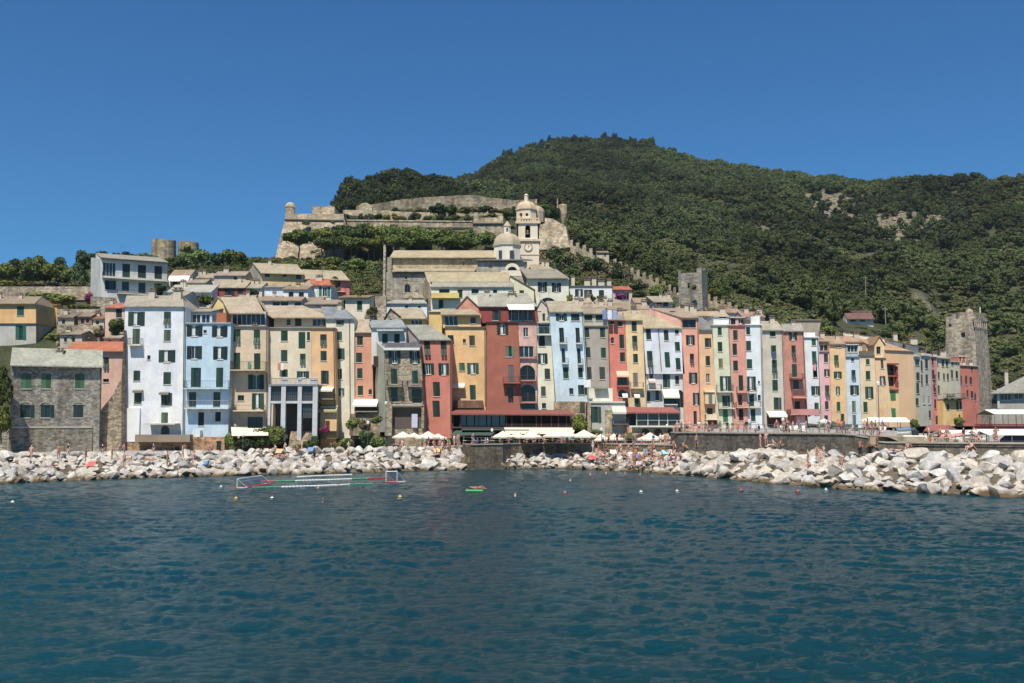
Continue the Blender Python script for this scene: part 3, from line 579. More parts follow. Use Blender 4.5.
h = house('slim peach tower-like house with stacked roof turrets', (242,200,154), (874.9,886), (877.8,893), 358, 428, 176, roof='flat', d=9, cornice=(220,180,140), group=GR, ext=2, sh=(76,84,74),
 wins={'o':[(178,428,200,498,'C'),(170,564,218,640,'O')]})
house('', (236,200,150), (874.5,884), (874.5,884), 345, 358, 178, parent=h[0], roof='gable', apex=(879,336.5), d=6, rc=(216,168,130), wins={'o':[(140,312,175,375,'D')]}, ext=.1)
house('', (240,196,150), (866,884), (866,884), 344, 350, 181, parent=h[0], roof='front', yr=340, d=7, rc=(222,170,132), ext=1)
h = house('large house showing a blank peach side wall with one red recessed balcony stack', (244,197,152), (884.6,913.2), (889,915.6), 351, 428, (181,184), roof='flat', wear=.4, d=14, cornice=(190,150,110), group=GR, ext=2,
 wins={'o':[(228,460,292,560,'D'),(238,565,290,655,'D')]})
mb=MB(); f_=h[1]; mb.poly([f_.S(0,1,.01),f_.S(1,1,.01),f_.W(f_.tl,f_.zt+1.5,.01)],plaster((244,197,152),.4)); 
mb.build('gable', h[0]); fbox(h,'o',292,480,305,660,0,.5,plaster((190,84,76)),'red_screen'); fbox(h,'o',225,455,300,470,0,.9,paint((150,80,70)),'red_canopy'); balcony(h,'o',228,298,562,530,.6,(170,84,76)); balcony(h,'o',232,305,655,610,.7,(170,84,76))
F3=Facade((884.5,925),(884.5,925),343,352,188)
w=house('long white roof-gallery house with satellite dish and low tiled roof, behind the peach side wall', (238,232,220), (884.5,926), (884.5,926), 344, 355.5, (192,214), roof='shed', yr=339, d=8, rc=(206,170,140), ext=.8,
 wins={'o':[(330,310,350,345,'D'),(365,290,388,345,'D'),(500,320,572,362,'D')]}, chim=((895,334,.8),(913,338,1.4)))
h = house('low peach annex with its own little tiled eave in front of the blank peach wall', (244,206,150), (886,898.5), (888,900), 390, 428, 178, roof='shed', yr=387, d=2.5, rc=(200,120,90), ext=2, sh=(56,128,84),
 wins={'o':[]}, mat=None)
for y0,y1 in ((391.4,400.3),(408.2,417)):
    W=norm_wins(h[1],{'px':[(890.4,y0,895.6,y1,'C')]},(56,128,84))
    for x in W:
        x=list(x); q=MB(); sbox(q,h[1],x[0],x[1],x[2],x[3],.0,.05,shutterm((56,128,84))); q.build('window',h[0])
REV = -.1
RG='houses receding along the far end of the quay'
def rrow(label, rgb, x0, x1, yt, Y0, Y1, wins, **k):
    return house(label, rgb, (x0,x1), (x0+2,x1+2.2), yt, 427, (Y0,Y1), wins=wins, d=9, ext=3, group=RG, **k)
rrow('cream edge house with a column of shaded balconies beside the blank peach wall',(238,220,188),913.3,920,357,188,190,{'o':[(470,420,505,470,'D'),(480,540,510,600,'D')],'q':[(105,20,130,90,'D'),(105,110,130,200,'D'),(100,240,125,300,'D')]}, roof='flat')
h=rrow('shadowed grey house with pale shutters beside the cream edge house',(206,200,186),920.2,930,356,192.5,195,{'o':[(518,430,535,520,'D'),(555,420,580,500,'D'),(520,550,535,640,'D'),(560,550,580,630,'D')],'q':[(160,215,180,290,'W'),(205,215,225,290,'W'),(212,345,230,410,'D')]}, roof='flat')
rrow('strong pink slender house in the receding row',(226,150,148),930.2,936.6,357,197,198.5,{'o':[(612,400,628,470,'D'),(614,510,634,590,'D'),(625,640,642,700,'D')],'q':[(248,40,270,110,'D'),(255,150,275,210,'D'),(258,250,275,330,'D'),(270,390,288,465,'D')]}, roof='flat')
h=rrow('cream house in the receding row with paired narrow windows and a white balcony awning',(232,214,178),936.8,950,358.5,200.5,203.5,{'o':[(650,417,667,475,'D'),(697,425,717,482,'D'),(732,428,750,482,'D'),(710,540,724,597,'D'),(742,542,758,598,'D'),(664,528,680,585,'D')],'q':[(285,130,305,200,'D'),(295,250,320,340,'C'),(305,395,328,465,'C')]}, roof='front', yr=354)
fy=house('golden-yellow lower house under the white balcony awning in the receding row',(238,196,126),(943,961.5),(943.5,963.5),400,427,(197,198.6), roof='flat', d=6, ext=3, cornice=(80,76,70), group=RG, wins={'q':[(445,265,465,340,'D'),(475,268,492,335,'D'),(468,380,482,430,'D'),(365,290,385,340,'D')]})
balcony(fy,'q',335,500,240,200,1.0,(80,80,76)); 
h=rrow('grey-green shaded house left of the coral house in the receding row',(208,200,176),950.2,959.6,362,206,208,{'o':[(778,410,795,470,'D'),(812,405,830,460,'D'),(780,520,795,590,'D'),(818,520,835,590,'D')],'q':[(400,0,418,70,'D'),(440,10,462,70,'D')]}, roof='flat')
h=rrow('coral-red end house of the receding row, beside the big square tower',(216,124,104),959.8,978,366,212,215.5,{'o':[(855,560,870,640,'D'),(900,560,915,640,'D'),(945,480,962,520,'D')],'q':[(520,60,540,120,'D'),(560,60,580,120,'D'),(535,170,550,230,'D'),(570,180,590,240,'D'),(600,200,615,260,'D')]}, roof='flat')
house('', (224,140,116), (958.5,966), (958.5,966), 356.5, 364, 217, parent=h[0], roof='flat', d=5, wins={'o':[(848,400,862,440,'D'),(880,400,892,440,'D')]})

REV = -.24
# ================================================================ LEFT END AND SECOND ROWS
h = house('grey rubble-stone house with arched brick lintels over six green windows', (150,150,146), (11,102), (9.5,100), 363.5, 448, (141,145.5), mat=stone((158,158,156),2.3), yr=349.8, rx=(13.5,103), d=6.5, rc=(198,198,184), ext=2, sh=(64,104,78),
 wins={'w6':[(168,345,245,462,'C',(70,118,86)),(328,345,402,462,'C',(70,118,86)),(592,345,665,462,'C',(66,112,82)),(160,590,238,690,'C',(34,60,62)),(322,590,395,690,'C',(34,60,62)),(578,590,655,690,'C',(34,60,62))]}, over=.8, chim=((60.5,351,.9),))
for x0,x1,y in ((150,250,590),(312,405,590),(572,662,590),(165,250,345),(322,410,345),(584,672,345)):
    q=MB(); F_=h[1]; a=cv('w6',x0,y); b=cv('w6',x1,y); u0,z0=F_.uz(*a); u1,_=F_.uz(*b); n=8
    for i in range(n):
        t0,t1=math.pi*(1-i/n),math.pi*(1-(i+1)/n); um=(u0+u1)/2; r=(u1-u0)/2
        p=lambda t,k:(um+r*k*math.cos(t), z0+.02+r*.55*k*math.sin(t))
        A,B,C_,D_=p(t0,.8),p(t0,1.1),p(t1,1.1),p(t1,.8)
        q.hexa([F_.W(A[0],A[1],-.01),F_.W(D_[0],D_[1],-.01),F_.W(C_[0],C_[1],-.01),F_.W(B[0],B[1],-.01)],[F_.W(A[0],A[1],.07),F_.W(D_[0],D_[1],.07),F_.W(C_[0],C_[1],.07),F_.W(B[0],B[1],.07)],paint((168,158,146)))
    q.build('lintel',h[0])
fbox(h,'px',0.1,426.5,92,428,0,.18,paint((170,166,158)),'string_course')
fbox(h,'px',9.5,428,92.5,455,-.1,.1,stone((150,148,142),2.0),'plinth')
w=MB(); a=P(-60,427,143); b=P(9.3,427,143); w.hexa([(a.x,143,2),(b.x,143,2),(b.x,144,2),(a.x,144,2)],[(a.x,143,a.z),(b.x,143,a.z),(b.x,144,a.z),(a.x,144,a.z)],stone((150,148,142),2.0))
setp(w.build('retaining_wall'),'grey stone retaining wall at the left edge beside the rubble-stone house','wall')
w=MB(); sm=stone((172,158,140),1.7)
pts=[(92.3,455,428),(94,455,418),(100,455,411),(112,455,396),(121.5,455,378),(124,455,330)]
for i in range(len(pts)-1):
    (x0,yb,yt0),(x1,_,yt1)=pts[i],pts[i+1]; Y=145+i*.8; A=P(x0,yb,Y);B=P(x1,yb,Y+.8);C_=P(x0,yt0,Y);D_=P(x1,yt1,Y+.8)
    w.hexa([A,B,B+Vector((0,3,0)),A+Vector((0,3,0))],[C_,D_,D_+Vector((0,3,0)),C_+Vector((0,3,0))],sm)
setp(w.build('buttress_wall'),'rough sloping stone buttress wall between the stone house and the tall white house','wall')
h=house('terracotta-roofed pink outbuilding half hidden behind the stone house', (214,172,152), (64,124), (66,124), 350.5, 392, 158, yr=342.5, d=8, rc=(222,128,88), ext=8, wins={'w6':[(815,215,858,300,'H'),(812,385,858,410,'D')]}, over=.6)
h=house('yellow-ochre house with a shaded side wall at the left edge', (230,178,112), (-22,36), (-22,36), 303.6, 322.8, 190, yr=297.2, rx=(-20,42), d=11, rc=(178,156,132), ext=.1, wins={'px':[(17,306,24,315.8,'C',(30,92,84))]}, over=.5)
h5=house('', (186,180,172), (-22,36), (-22,36), 322.7, 352, 190.3, parent=h[0], roof='none', d=10, ext=8, wins={'px':[(15.5,325.5,23,340,'C',(36,110,86)),(39,330,46,345,'D')]}); 
mb=MB(); F_=h[1]; q0=F_.W(F_.uz(36.3,310)[0],0,0); A=P(36.2,303.6,190.1);B=P(45.8,303.6,199);A0=P(36.2,352,190.1);B0=P(45.8,352,199); n_=Vector((.0,.5,0)); mb.hexa([A0,B0,B0+n_,A0+n_],[A,B,B+n_,A+n_],plaster((206,160,100))); mb.build('side_wall',h[0])  # side wall plaster darker than the front, shade put into its colour
house('small flat-roofed orange block beside the yellow-ochre house', (238,180,96), (46.5,57), (46.5,57), 305.5, 328, 198, roof='flat', d=6, cornice=(190,120,80), ext=5)
h=house('small shell-pink house with an orange tiled roof behind the tall white house', (218,178,158), (105,124.5), (105,124.5), 308, 332, 172, yr=303.6, d=8, rc=(214,130,100), ext=5, wins={'w2':[(457,310,480,345,'C')]})
h=house('big grey apartment block with long balconies high on the slope', (208,206,204), (100.5,167.5), (100,167), 261, 296, (205,211), roof='shed', yr=257, d=13, rc=(186,180,168), ext=6, over=1.0, sh=(40,66,62),
 wins={'w2':[(405,128,455,182,'W'),(482,133,512,186,'C'),(543,138,575,189,'C'),(608,142,638,193,'C'),(413,198,443,235,'C'),(480,203,508,240,'D'),(545,207,573,248,'D'),(608,210,637,243,'C')]})
balcony(h,'w2',402,660,187,165,1.3,(214,208,200)); balcony(h,'w2',460,640,250,236,1.3,(206,200,190))
fbox(h,'w2',357,262,455,330,-.1,.5,stone((186,180,168)),'stone_storey')
mb=MB(); A=P(100.3,259,205);B=P(91,257.5,214);A0=P(100.3,300,205);B0=P(90.5,300,214); n_=Vector((.4,.4,0)); mb.hexa([A0,A0+n_,B0+n_,B0],[A,A+n_,B+n_,B],plaster((200,198,196))); mb.build('side_wall',h[0])
h=house('little white hut with a white awning right of the apartment block', (222,216,210), (169,190), (169,190), 277, 287, 222, yr=270.5, d=7, rc=(190,160,140), ext=4, wins={'w2':[(680,200,700,213,'D')]}); awning(h,'w2',668,750,180,198,1.5,cloth((240,240,240)))
h=house('long low white house with a ribbed pale roof above the tall white house', (226,224,220), (167.5,212), (167.5,212), 292, 309, 196, yr=285.5, d=9, rc=(206,202,192), ext=5, wins={'w2':[(775,258,800,304,'C')]}); balcony(h,'w2',720,832,305,290,.8)
h=house('dark red cottage with a beige roof below the round towers', (164,62,62), (217,246), (217,246), 287.5, 297, 200, yr=281, d=8, rc=(206,188,160), ext=5, wins={'w2':[(885,228,912,258,'C'),(935,230,958,255,'C')]})
house('white-fronted cottage with one green shutter right of the dark red cottage', (214,206,196), (246.3,262), (246.3,262), 288, 297, 200.5, yr=283, d=8, rc=(200,186,166), ext=5, wins={'w3':[(86,196,116,230,'C')]})
house('low red and grey cottage with a satellite mast, on the upper lane', (190,170,160), (214,246), (214,246), 275.5, 283, 212, yr=272, d=6, rc=(188,172,156), ext=5, wins={'w2':[(920,183,935,196,'D')]})
h=house('small yellow gabled house tucked behind the pale sky-blue house', (236,204,130), (211,231), (211,231), 310.5, 322, 160, yr=298, roof='gable', apex=(218,297), d=9, rc=(204,186,158), ext=2)
# long yellow/pink terrace
h=house('long ochre-yellow terrace house under one continuous beige roof', (222,184,118), (261,304.5), (261,304.5), 273, 288, (212,214), yr=264.6, rx=(253,297), d=12, rc=(206,190,162), ext=8, sh=(60,46,40), wins={'w3':[(178,112,203,138,'D'),(270,120,290,138,'D'),(338,127,365,150,'D')]}, over=.8)
mb=MB(); A=P(260.8,273,212);B=P(253,264.8,218);D_=P(246,276,222);A0=P(260.8,290,212);B0=P(253,290,218);D0=P(246,290,222);g_=plaster((176,164,150)); n_=Vector((.3,.3,0))
mb.hexa([A0,A0+n_,B0+n_,B0],[A,A+n_,B+n_,B],g_); mb.hexa([B0,B0+n_,D0+n_,D0],[B,B+n_,D_+n_,D_],g_); mb.build('gable_wall',h[0])
h=house('deep pink end house of the long upper terrace', (220,120,130), (304.8,349.5), (304.8,349.5), 279, 296, (214,216), yr=271, rx=(297,342), d=12, rc=(206,190,162), ext=8, wins={'w3':[(540,158,565,188,'C'),(340,130,362,148,'D')]}, over=.8); balcony(h,'w3',525,590,212,195,1.0,(214,180,170))
h=house('little white house with a bright terracotta roof and green glass doors', (232,226,218), (313,331), (313,331), 285.2, 297.5, 203, yr=279.5, rx=(310,329), d=8, rc=(222,124,88), ext=5, wins={'w3':[(455,186,470,238,'C',(44,130,110)),(474,190,496,238,'W'),(498,188,514,240,'C',(44,130,110))]})
house('', (228,222,214), (302,313), (302,313), 287, 297.5, 202.5, parent=h[0], roof='shed', yr=281, d=6, rc=(200,180,160), ext=4)
h=house('white cube house with two dark doors and a brown tiled roof', (228,228,232), (283,308), (283,308), 289.5, 305, 196, yr=286.5, d=7, rc=(178,150,124), ext=5, wins={'w3':[(300,214,325,264,'D'),(352,216,378,272,'D')]}, sh=(40,50,48))
house('', (226,226,230), (264.5,284), (264.5,284), 288, 303, 198, parent=h[0], roof='shed', yr=285, d=6, rc=(190,178,162), ext=4)
house('low veranda house with a dark glazed strip just above the beige roofs', (206,198,186), (255,302), (255,302), 300.8, 311, 180, yr=297.5, d=6, rc=(186,160,134), ext=4, wins={'w3':[(218,266,255,290,'D'),(260,266,298,290,'D'),(330,268,370,288,'D')]})
house('pale plaster house with two green shutters under a flat brown roof', (232,216,190), (339,369.5), (339,369.5), 298.2, 318, 180, roof='shed', yr=296, d=7, rc=(176,146,120), ext=7, wins={'w3':[(562,255,590,303,'C'),(650,260,677,308,'C')]}, over=.6)
house('rooftop cluster house with a blue-grey flat roof left of the pale plaster house', (206,190,170), (305,338), (305,338), 304.8, 316, 174, roof='shed', yr=300.5, d=7, rc=(190,170,150), ext=4, wins={'w3':[(440,275,460,290,'W'),(475,278,540,295,'W')]})
# stone gabled house and white one beside the crimson house
h=house('stone gable-ended house with a beige roof above the crimson house', (176,170,162), (385.5,402), (385.5,402), 319, 330, 168, roof='gable', apex=(390.5,309), d=3, rc=(96,88,82), ext=4, mat=stone((190,184,176)), wins={'e':[(512,212,530,262,'D')]})
house('', (230,192,118), (402,426), (402,426), 318.2, 327, 168, parent=h[0], roof='front', yr=308.8, rx=(390,421), d=10, rc=(206,190,162), ext=3, wins={'e':[(692,255,785,298,'W')]}, over=.5)
h=house('yellow rooftop dwelling with stepped parapet beside the stone gable-ended house', (236,196,118), (429,442), (429,442), 312, 330, 164, roof='flat', d=6, cornice=(226,180,110), ext=3)
h=house('low white house with a sloping white gable wall below the church apse', (226,226,228), (384,427), (384,427), 303.5, 317, 190, roof='front', yr=300.5, rx=(394,424), d=7, rc=(200,196,188), ext=3, wins={'e':[(640,130,668,158,'D'),(750,135,775,158,'D')]})
h=house('cream house with a long yellow balcony and two parallel beige roofs', (226,220,196), (431,513), (431,513), 287.6, 311, 196, roof='shed', yr=283, d=4, rc=(196,188,174), ext=6,
 wins={'w4':[(142,532,193,552,'D'),(232,535,256,575,'C'),(140,585,162,625,'C'),(300,532,335,553,'D'),(405,535,425,553,'D')]})
balcony(h,'w4',104,242,575,554,1.2,(226,196,110),solid=(232,200,112))
house('', (150,120,96), (428,512), (431,512), 281.8, 285, 200.2, parent=h[0], roof='front', yr=272.8, rx=(424.5,508), d=12, rc=(214,196,158), ext=3)
mb=MB(); A=P(430.8,287,196);B=P(426,277,203);D_=P(421.5,287,209); A0=P(430.8,312,196);B0=P(426,312,203);D0=P(421.5,312,209); g_=stone((192,178,156))
mb.hexa([A0,A0+n_,B0+n_,B0],[A,A+n_,B+n_,B],g_); mb.hexa([B0,B0+n_,D0+n_,D0],[B,B+n_,D_+n_,D_],g_); mb.build('gable_wall',h[0])
h=house('salmon gabled attic house with a ragged party wall, behind the golden-yellow house', (222,150,122), (456.5,480), (456.5,480), 309.5, 316, 163, roof='gable', apex=(467,296.5), d=7, rc=(188,150,126), ext=3, wear=1.7)
h=house('cream house with one green shutter and a slanting roofline right of the yellow balcony', (232,222,186), (509,534), (509,534), 290, 305, 200, roof='gable', apex=(510,276), d=8, rc=(170,140,112), ext=6, wins={'w4':[(534,528,556,576,'C')]})
h=house('large cream parish house with a grey hipped roof and an arched doorway', (236,228,204), (527,568.5), (527,569), 277.6, 304, 203, roof='front', yr=269.6, rx=(520,556), d=13, rc=(178,168,152), ext=6, sh=(40,50,46), over=.8,
 wins={'w4':[(624,498,668,545,'O'),(692,502,737,546,'O'),(632,574,712,612,'A')]})
h=house('white terrace house with rooftop chimney stubs right of the cream parish house', (232,230,226), (569.6,612), (569.8,612.5), 286.4, 304, 205, roof='flat', d=9, cornice=(120,112,104), ext=6, sh=(36,56,56), chim=((573,277,.7),(587,280,1.2),(594,278.5,.9),(601,281,1.3),(609,280.5,.9)),
 wins={'w5':[(64,252,98,283,'O'),(103,255,137,296,'O'),(166,256,188,300,'C')]})
h=house('small house with an orange canopy roof and pale gateposts above a bougainvillea', (200,180,165), (613,632), (613,632), 290.5, 303, 212, roof='shed', yr=287, d=6, rc=(216,120,92), ext=5, wins={'px':[(622,293,629,300,'D')]})
house('low pale-roofed cottage left of the small crenellated tower', (206,198,186), (653,672.5), (653,672.5), 301.5, 312, 200, roof='front', yr=296.8, rx=(646,670), d=9, rc=(198,184,166), ext=6, wins={'w5':[(412,302,435,325,'D'),(440,305,462,326,'D')]}, over=.8)
for i,(a,b,yt,yr_,Y,c,l) in enumerate(((606,650,309.5,305,180,(190,166,140),'flat brown-roofed rooftop shelter behind the coral-red house'),(577,607,308,304.5,178,(205,180,160),'low rooftop dwelling behind the dull grey-brown house'),(630,664,318,311,172,(216,180,156),'low tan roof dwelling behind the butter-yellow house'),
    (690,728,316,312,174,(216,190,160),'low pink-tiled rooftop dwelling behind the salmon-pink house'),(742,765,317,312.5,178,(200,160,140),'small tiled dwelling behind the bright white house'),(818,862,342,337,183,(212,170,140),'long low salmon-tiled dwelling behind the baby-pink house'))):
    house(l, (214,200,186), (a,b), (a,b), yt, yt+9, Y, yr=yr_, d=7, rc=c, ext=6, wins={'px':[(a+6,yt+1.5,a+9,yt+6,'D'),(b-12,yt+1.5,b-8,yt+6,'D')]}, chim=((a+4,yr_-4,.8),(b-6,yr_-3.5,.9)))
h=house('plain windowless grey-beige block standing on the slope behind the narrow white house', (176,160,140), (793,821), (794,818), 320.4, 340, 190, roof='flat', d=10, cornice=(150,138,120), ext=8, mat=plaster((176,160,140),1.6))
h=house('lone white villa with a dark red roof on the wooded slope', (232,222,204), (846.5,873.5), (846.5,873.5), 317.3, 322.6, 300, yr=313.6, d=3.5, rc=(146,104,94), ext=5, wins={'px':[(850,318.5,855.5,321.8,'D'),(860,318.5,865,321.8,'D')]}, over=1.0)
house('', (190,100,90), (852,872), (852,872), 312.8, 316, 304, parent=h[0], roof='front', yr=311, d=3, rc=(120,80,74), ext=1)
# right edge building
h=house('grey two-storey house with a wide slate roof at the right edge', (176,170,160), (991.5,1046), (992,1046), 389.5, 412, (178,172.6), roof='front', yr=374, rx=(1032,1060), d=7, rc=(178,176,168), ext=6, over=.9, sh=(60,56,52),
 wins={'q':[(825,195,910,258,'W'),(940,190,1010,248,'W')]})
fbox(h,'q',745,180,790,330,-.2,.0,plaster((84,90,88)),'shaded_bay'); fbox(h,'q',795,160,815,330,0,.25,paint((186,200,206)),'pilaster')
# left upper garden terrace walls
for a,b,yt,yb,Y,l in ((-15,96,286.5,300,214,'long dry-stone garden wall on the upper left terrace'),(57,106,309,322,186,'grey stone terrace wall with low sheds above the rubble-stone house'),(57,100,325,346,176,'lower stone terrace wall above the terracotta-roofed outbuilding'),(368,386,296,330,186,'stone steps wall beside the pale plaster house')):
    F_=Facade((a,b),(a,b),yt,yb,Y); q=MB(); F_.bx(q,a,b,yt,yb,-1.2,0,stone((172,162,148),1.6,green=.4)); setp(q.build('terrace_wall'),l,'wall')

for (a,b,yt,yr_,Y,rgb,c,l,ws) in ((170,186,296,292,186,(222,212,196),(190,176,158),'small cream house in the gap behind the tall white house roof',((173,298,176,304,'C'),)),
 (577,592,303,299,186,(226,214,196),(206,180,152),'little cream penthouse behind the powder-blue house',((580,304.5,583,309,'D'),)),
 (596,612,305,301,190,(212,200,186),(196,170,146),'brown-roofed loft house left of the bougainvillea house',((600,306.5,604,310.5,'D'),)),
 (634,650,303,298.5,206,(216,196,176),(200,176,150),'tan house between the bougainvillea house and the pale-roofed cottage',((638,304.5,641,309,'D'),(645,304.5,648,309,'C'))),
 (672,690,313,309,196,(220,200,180),(202,172,148),'low house right below the small grey tower',((676,314.5,679,319,'D'),)),
 (722,742,313,309.5,196,(224,214,200),(196,160,136),'low cream house right of the small grey tower on the slope',((727,314.5,730,318,'D'),)),
 (234,252,300,296,186,(206,196,184),(196,182,160),'grey-white house above the sand-pink house veranda',((238,301.5,241,306,'C'),(246,301.5,249,306,'C'))),
 (404,424,298,294,206,(196,186,170),(186,172,150),'stone-coloured house right under the church aisle',((409,299.5,412,304,'D'),)),
 (196,214,278,274,222,(222,214,204),(196,178,156),'cream house on the ridge lane left of the red cottages',((200,279.5,203,284,'C'),))):
    house(l, rgb, (a,b), (a,b), yt, yt+11, Y, yr=yr_, d=8, rc=c, ext=6, wins={'px':list(ws)})

for (a,b,yt,yr_,Y,rgb,c,l,ws) in ((58,74,317.5,314,177.4,(170,160,146),(150,132,116),'low stone shed at the left of the garden terraces',((62,319.5,65,324,'D'),)),
 (78,92,316.5,313,177.4,(150,116,100),(168,150,132),'brown garden shed in the middle of the terraces',((81,318.5,84,324,'D'),(86,318.5,89,323,'D'))),
 (93,104,319,315.5,177.4,(196,182,166),(170,120,98),'small plastered shed beside the shell-pink house',((96,320.5,99,324.5,'D'),)),
 (60,82,334.5,331.5,170,(190,176,158),(176,160,140),'low flat outbuilding just above the terracotta roof',((64,337.5,67,342,'D'),(72,337.5,75,342,'D'))),
 (104,122,338,334.5,166,(206,186,170),(196,180,160),'cream lean-to between the shell-pink house and the terracotta roof',((108,340,111,344,'D'),)),
 (186,206,283,280,214,(216,206,196),(190,172,150),'small pinkish house left of the dark red cottage',((190,284.5,193,289,'C'),)),
 (262,280,300,296.5,192,(222,214,204),(196,176,152),'white-fronted loft under the long yellow terrace',((266,301.5,269,306,'D'),)),
 (305,322,301,298,190,(226,206,176),(186,156,130),'cream loft under the bright terracotta roof house',((309,302.5,312,307,'C'),)),
 (546,562,307,303,176,(224,208,184),(206,182,156),'cream attic house behind the ridge of the powder-blue house',((550,308.5,553,312,'D'),))):
    house(l, rgb, (a,b), (a,b), yt, yt+9, Y, yr=yr_, d=6, rc=c, ext=5, wins={'px':list(ws)})
# ================================================================ CHURCH, CASTLE, TOWERS
CST = stone((168,158,142),.9,.85); CSTL = stone((182,170,150),.9,.7); GST = stone((168,164,158),1.3,.7)
ch = empty('church', P(450,275,225), 'long grey stone church with a beige nave roof, lower aisle and small domed crossing', 'church')
def part(mb, name, p, label=None): return mb.build(name, p, label)
Fn = Facade((391,500),(391,500),257.6,275,225); mb=MB()
W=norm_wins(Fn,{'r':[(214,222,222,262,'A'),(396,225,404,262,'A'),(586,228,595,262,'A'),(752,230,762,262,'A')]},G3)
W=[w for w in W]; front_wall(mb,Fn,W,stone((190,176,152),1.4,.6),-1.5); mb.build('nave_wall',ch)
for w in W: window(Fn,w,ch,True)
q=MB(); zr=Zat(445,250.4,232); slab(q,[Fn.W(Fn.tl-.2,Fn.zt,.8),Fn.W(Fn.tr+1,Fn.zt,.8),Fn.W(Fn.tr+1,zr,-7),Fn.W(Fn.tl-.2,zr,-7)],.25,rooft((218,198,160))); slab(q,[Fn.W(Fn.tl-.2,zr,-7),Fn.W(Fn.tr+1,zr,-7),Fn.W(Fn.tr+1,Fn.zt,-15),Fn.W(Fn.tl-.2,Fn.zt,-15)],.25,rooft((218,198,160)))
ro=q.build('nave_roof',ch)
q=MB(); k=0
for i in range(0,46): Fn.bx(q,391+i*2.35,391+i*2.35+.9,257.7,259.4,0,.35,stone((150,140,124)))
q.build('corbel_table',ch)
q=MB(); m_=GST
q.hexa([Fn.W(Fn.tl,20,0),Fn.W(Fn.tl,20,-14.5),Fn.W(Fn.tl+.4,20,-14.5),Fn.W(Fn.tl+.4,20,0)],[Fn.W(Fn.tl,Fn.zt,0),Fn.W(Fn.tl,Fn.zt,-14.5),Fn.W(Fn.tl+.4,Fn.zt,-14.5),Fn.W(Fn.tl+.4,Fn.zt,0)],m_)
q.build('end_wall',ch)
Fa = Facade((383.5,424),(385,424),272,300,218); mb=MB()
W=norm_wins(Fa,{'r':[(253,418,300,490,'A'),(256,352,274,378,'D')]},G3); front_wall(mb,Fa,W,GST,-.3); mb.poly([Fa.S(0,-.3),Fa.S(0,1),Fa.S(0,1,-7),Fa.S(0,-.3,-7)],GST); mb.build('aisle_wall',ch)
for w in W: window(Fa,w,ch,True)
Fa2=Facade((392,475),(392,475),272,300,218); q=MB(); zr=Zat(430,268.3,224.5); slab(q,[Fa2.W(Fa2.tl,Fa2.zt+.2,.7),Fa2.W(Fa2.tr,Fa2.zt+.2,.7),Fa2.W(Fa2.tr,zr,-6.8),Fa2.W(Fa2.tl,zr,-6.8)],.25,rooft((214,196,164))); q.build('aisle_roof',ch)
q=MB()
for i in range(0,34): Fa2.bx(q,393+i*2.35,394+i*2.35,272.2,274,0,.35,stone((150,140,124)))
Fa2.bx(q,424,475,272.4,300,-.4,0,GST); q.build('corbel_table',ch)
q=MB(); Fa.bx(q,383.8,386.0,246,300,-.6,.6,stone((186,180,170),1.4,.9)); Fa.bx(q,387.2,391.5,257,300,-1.5,-.2,GST); Fa.bx(q,384.3,385.5,244.8,246.1,-.3,.3,GST); q.build('front_pier',ch)
# transept
Ft=Facade((478,527),(478,527),261.5,275,221); mb=MB(); W=norm_wins(Ft,{'w4':[(385,415,402,455,'A'),(555,425,575,440,'D')]},G3); front_wall(mb,Ft,W,stone((176,176,176),1.2,.5),-1.2); mb.build('transept_wall',ch)
for w in W: window(Ft,w,ch,True)
q=MB(); zr=Zat(500,258.6,228); slab(q,[Ft.W(Ft.tl-.4,Ft.zt+.3,.7),Ft.W(Ft.tr+1.2,Ft.zt+.3,.7),Ft.W(Ft.tr-1,zr,-7),Ft.W(Ft.tl-.4,zr,-7)],.25,rooft((150,144,132)))
q.hexa([Ft.W(Ft.tr,20,-.1),Ft.W(Ft.tr,20,-9),Ft.W(Ft.tl,20,-9),Ft.W(Ft.tl,20,-.1)],[Ft.W(Ft.tr,Ft.zt,-.1),Ft.W(Ft.tr,Ft.zt,-9),Ft.W(Ft.tl,Ft.zt,-9),Ft.W(Ft.tl,Ft.zt,-.1)],GST); q.build('transept_roof',ch)
# rounded pediment
Fp=Facade((501.2,523.4),(501.2,523.4),268,276,218); q=MB(); pm=plaster((238,222,196),.6); ul,zl=Fp.uz(501.2,269.5); ur,_=Fp.uz(523.4,269.5); _,ztop=Fp.uz(512,263.2); um=(ul+ur)/2; w_=(ur-ul)/2
outer=[(um+w_*.66*math.cos(t),zl+(ztop-zl)*math.sin(t)) for t in [math.pi*(1-i/14) for i in range(15)]]
_,z0=Fp.uz(512,276); prof=[(ul,z0),(ul,zl+.3)]+outer+[(ur,zl+.3),(ur,z0)]
inner=[(um+w_*.42*math.cos(t),zl-.2+(ztop-zl)*.62*math.sin(t)) for t in [math.pi*(1-i/14) for i in range(15)]]
n=len(outer)
for i in range(n-1):
    A,B,C_,D_=outer[i],outer[i+1],inner[i+1],inner[i]
    q.hexa([Fp.W(*D_,0),Fp.W(*C_,0),Fp.W(*C_,-.8),Fp.W(*D_,-.8)],[Fp.W(*A,0),Fp.W(*B,0),Fp.W(*B,-.8),Fp.W(*A,-.8)],pm)
q.hexa([Fp.W(ul,z0,0),Fp.W(ur,z0,0),Fp.W(ur,z0,-.8),Fp.W(ul,z0,-.8)],[Fp.W(ul,zl-.2,0),Fp.W(ur,zl-.2,0),Fp.W(ur,zl-.2,-.8),Fp.W(ul,zl-.2,-.8)],pm)
q.build('pediment',ch); q=MB(); q.poly([Fp.W(a,b,-.5) for a,b in inner],glassm((24,22,22))); q.build('lunette_window',ch)
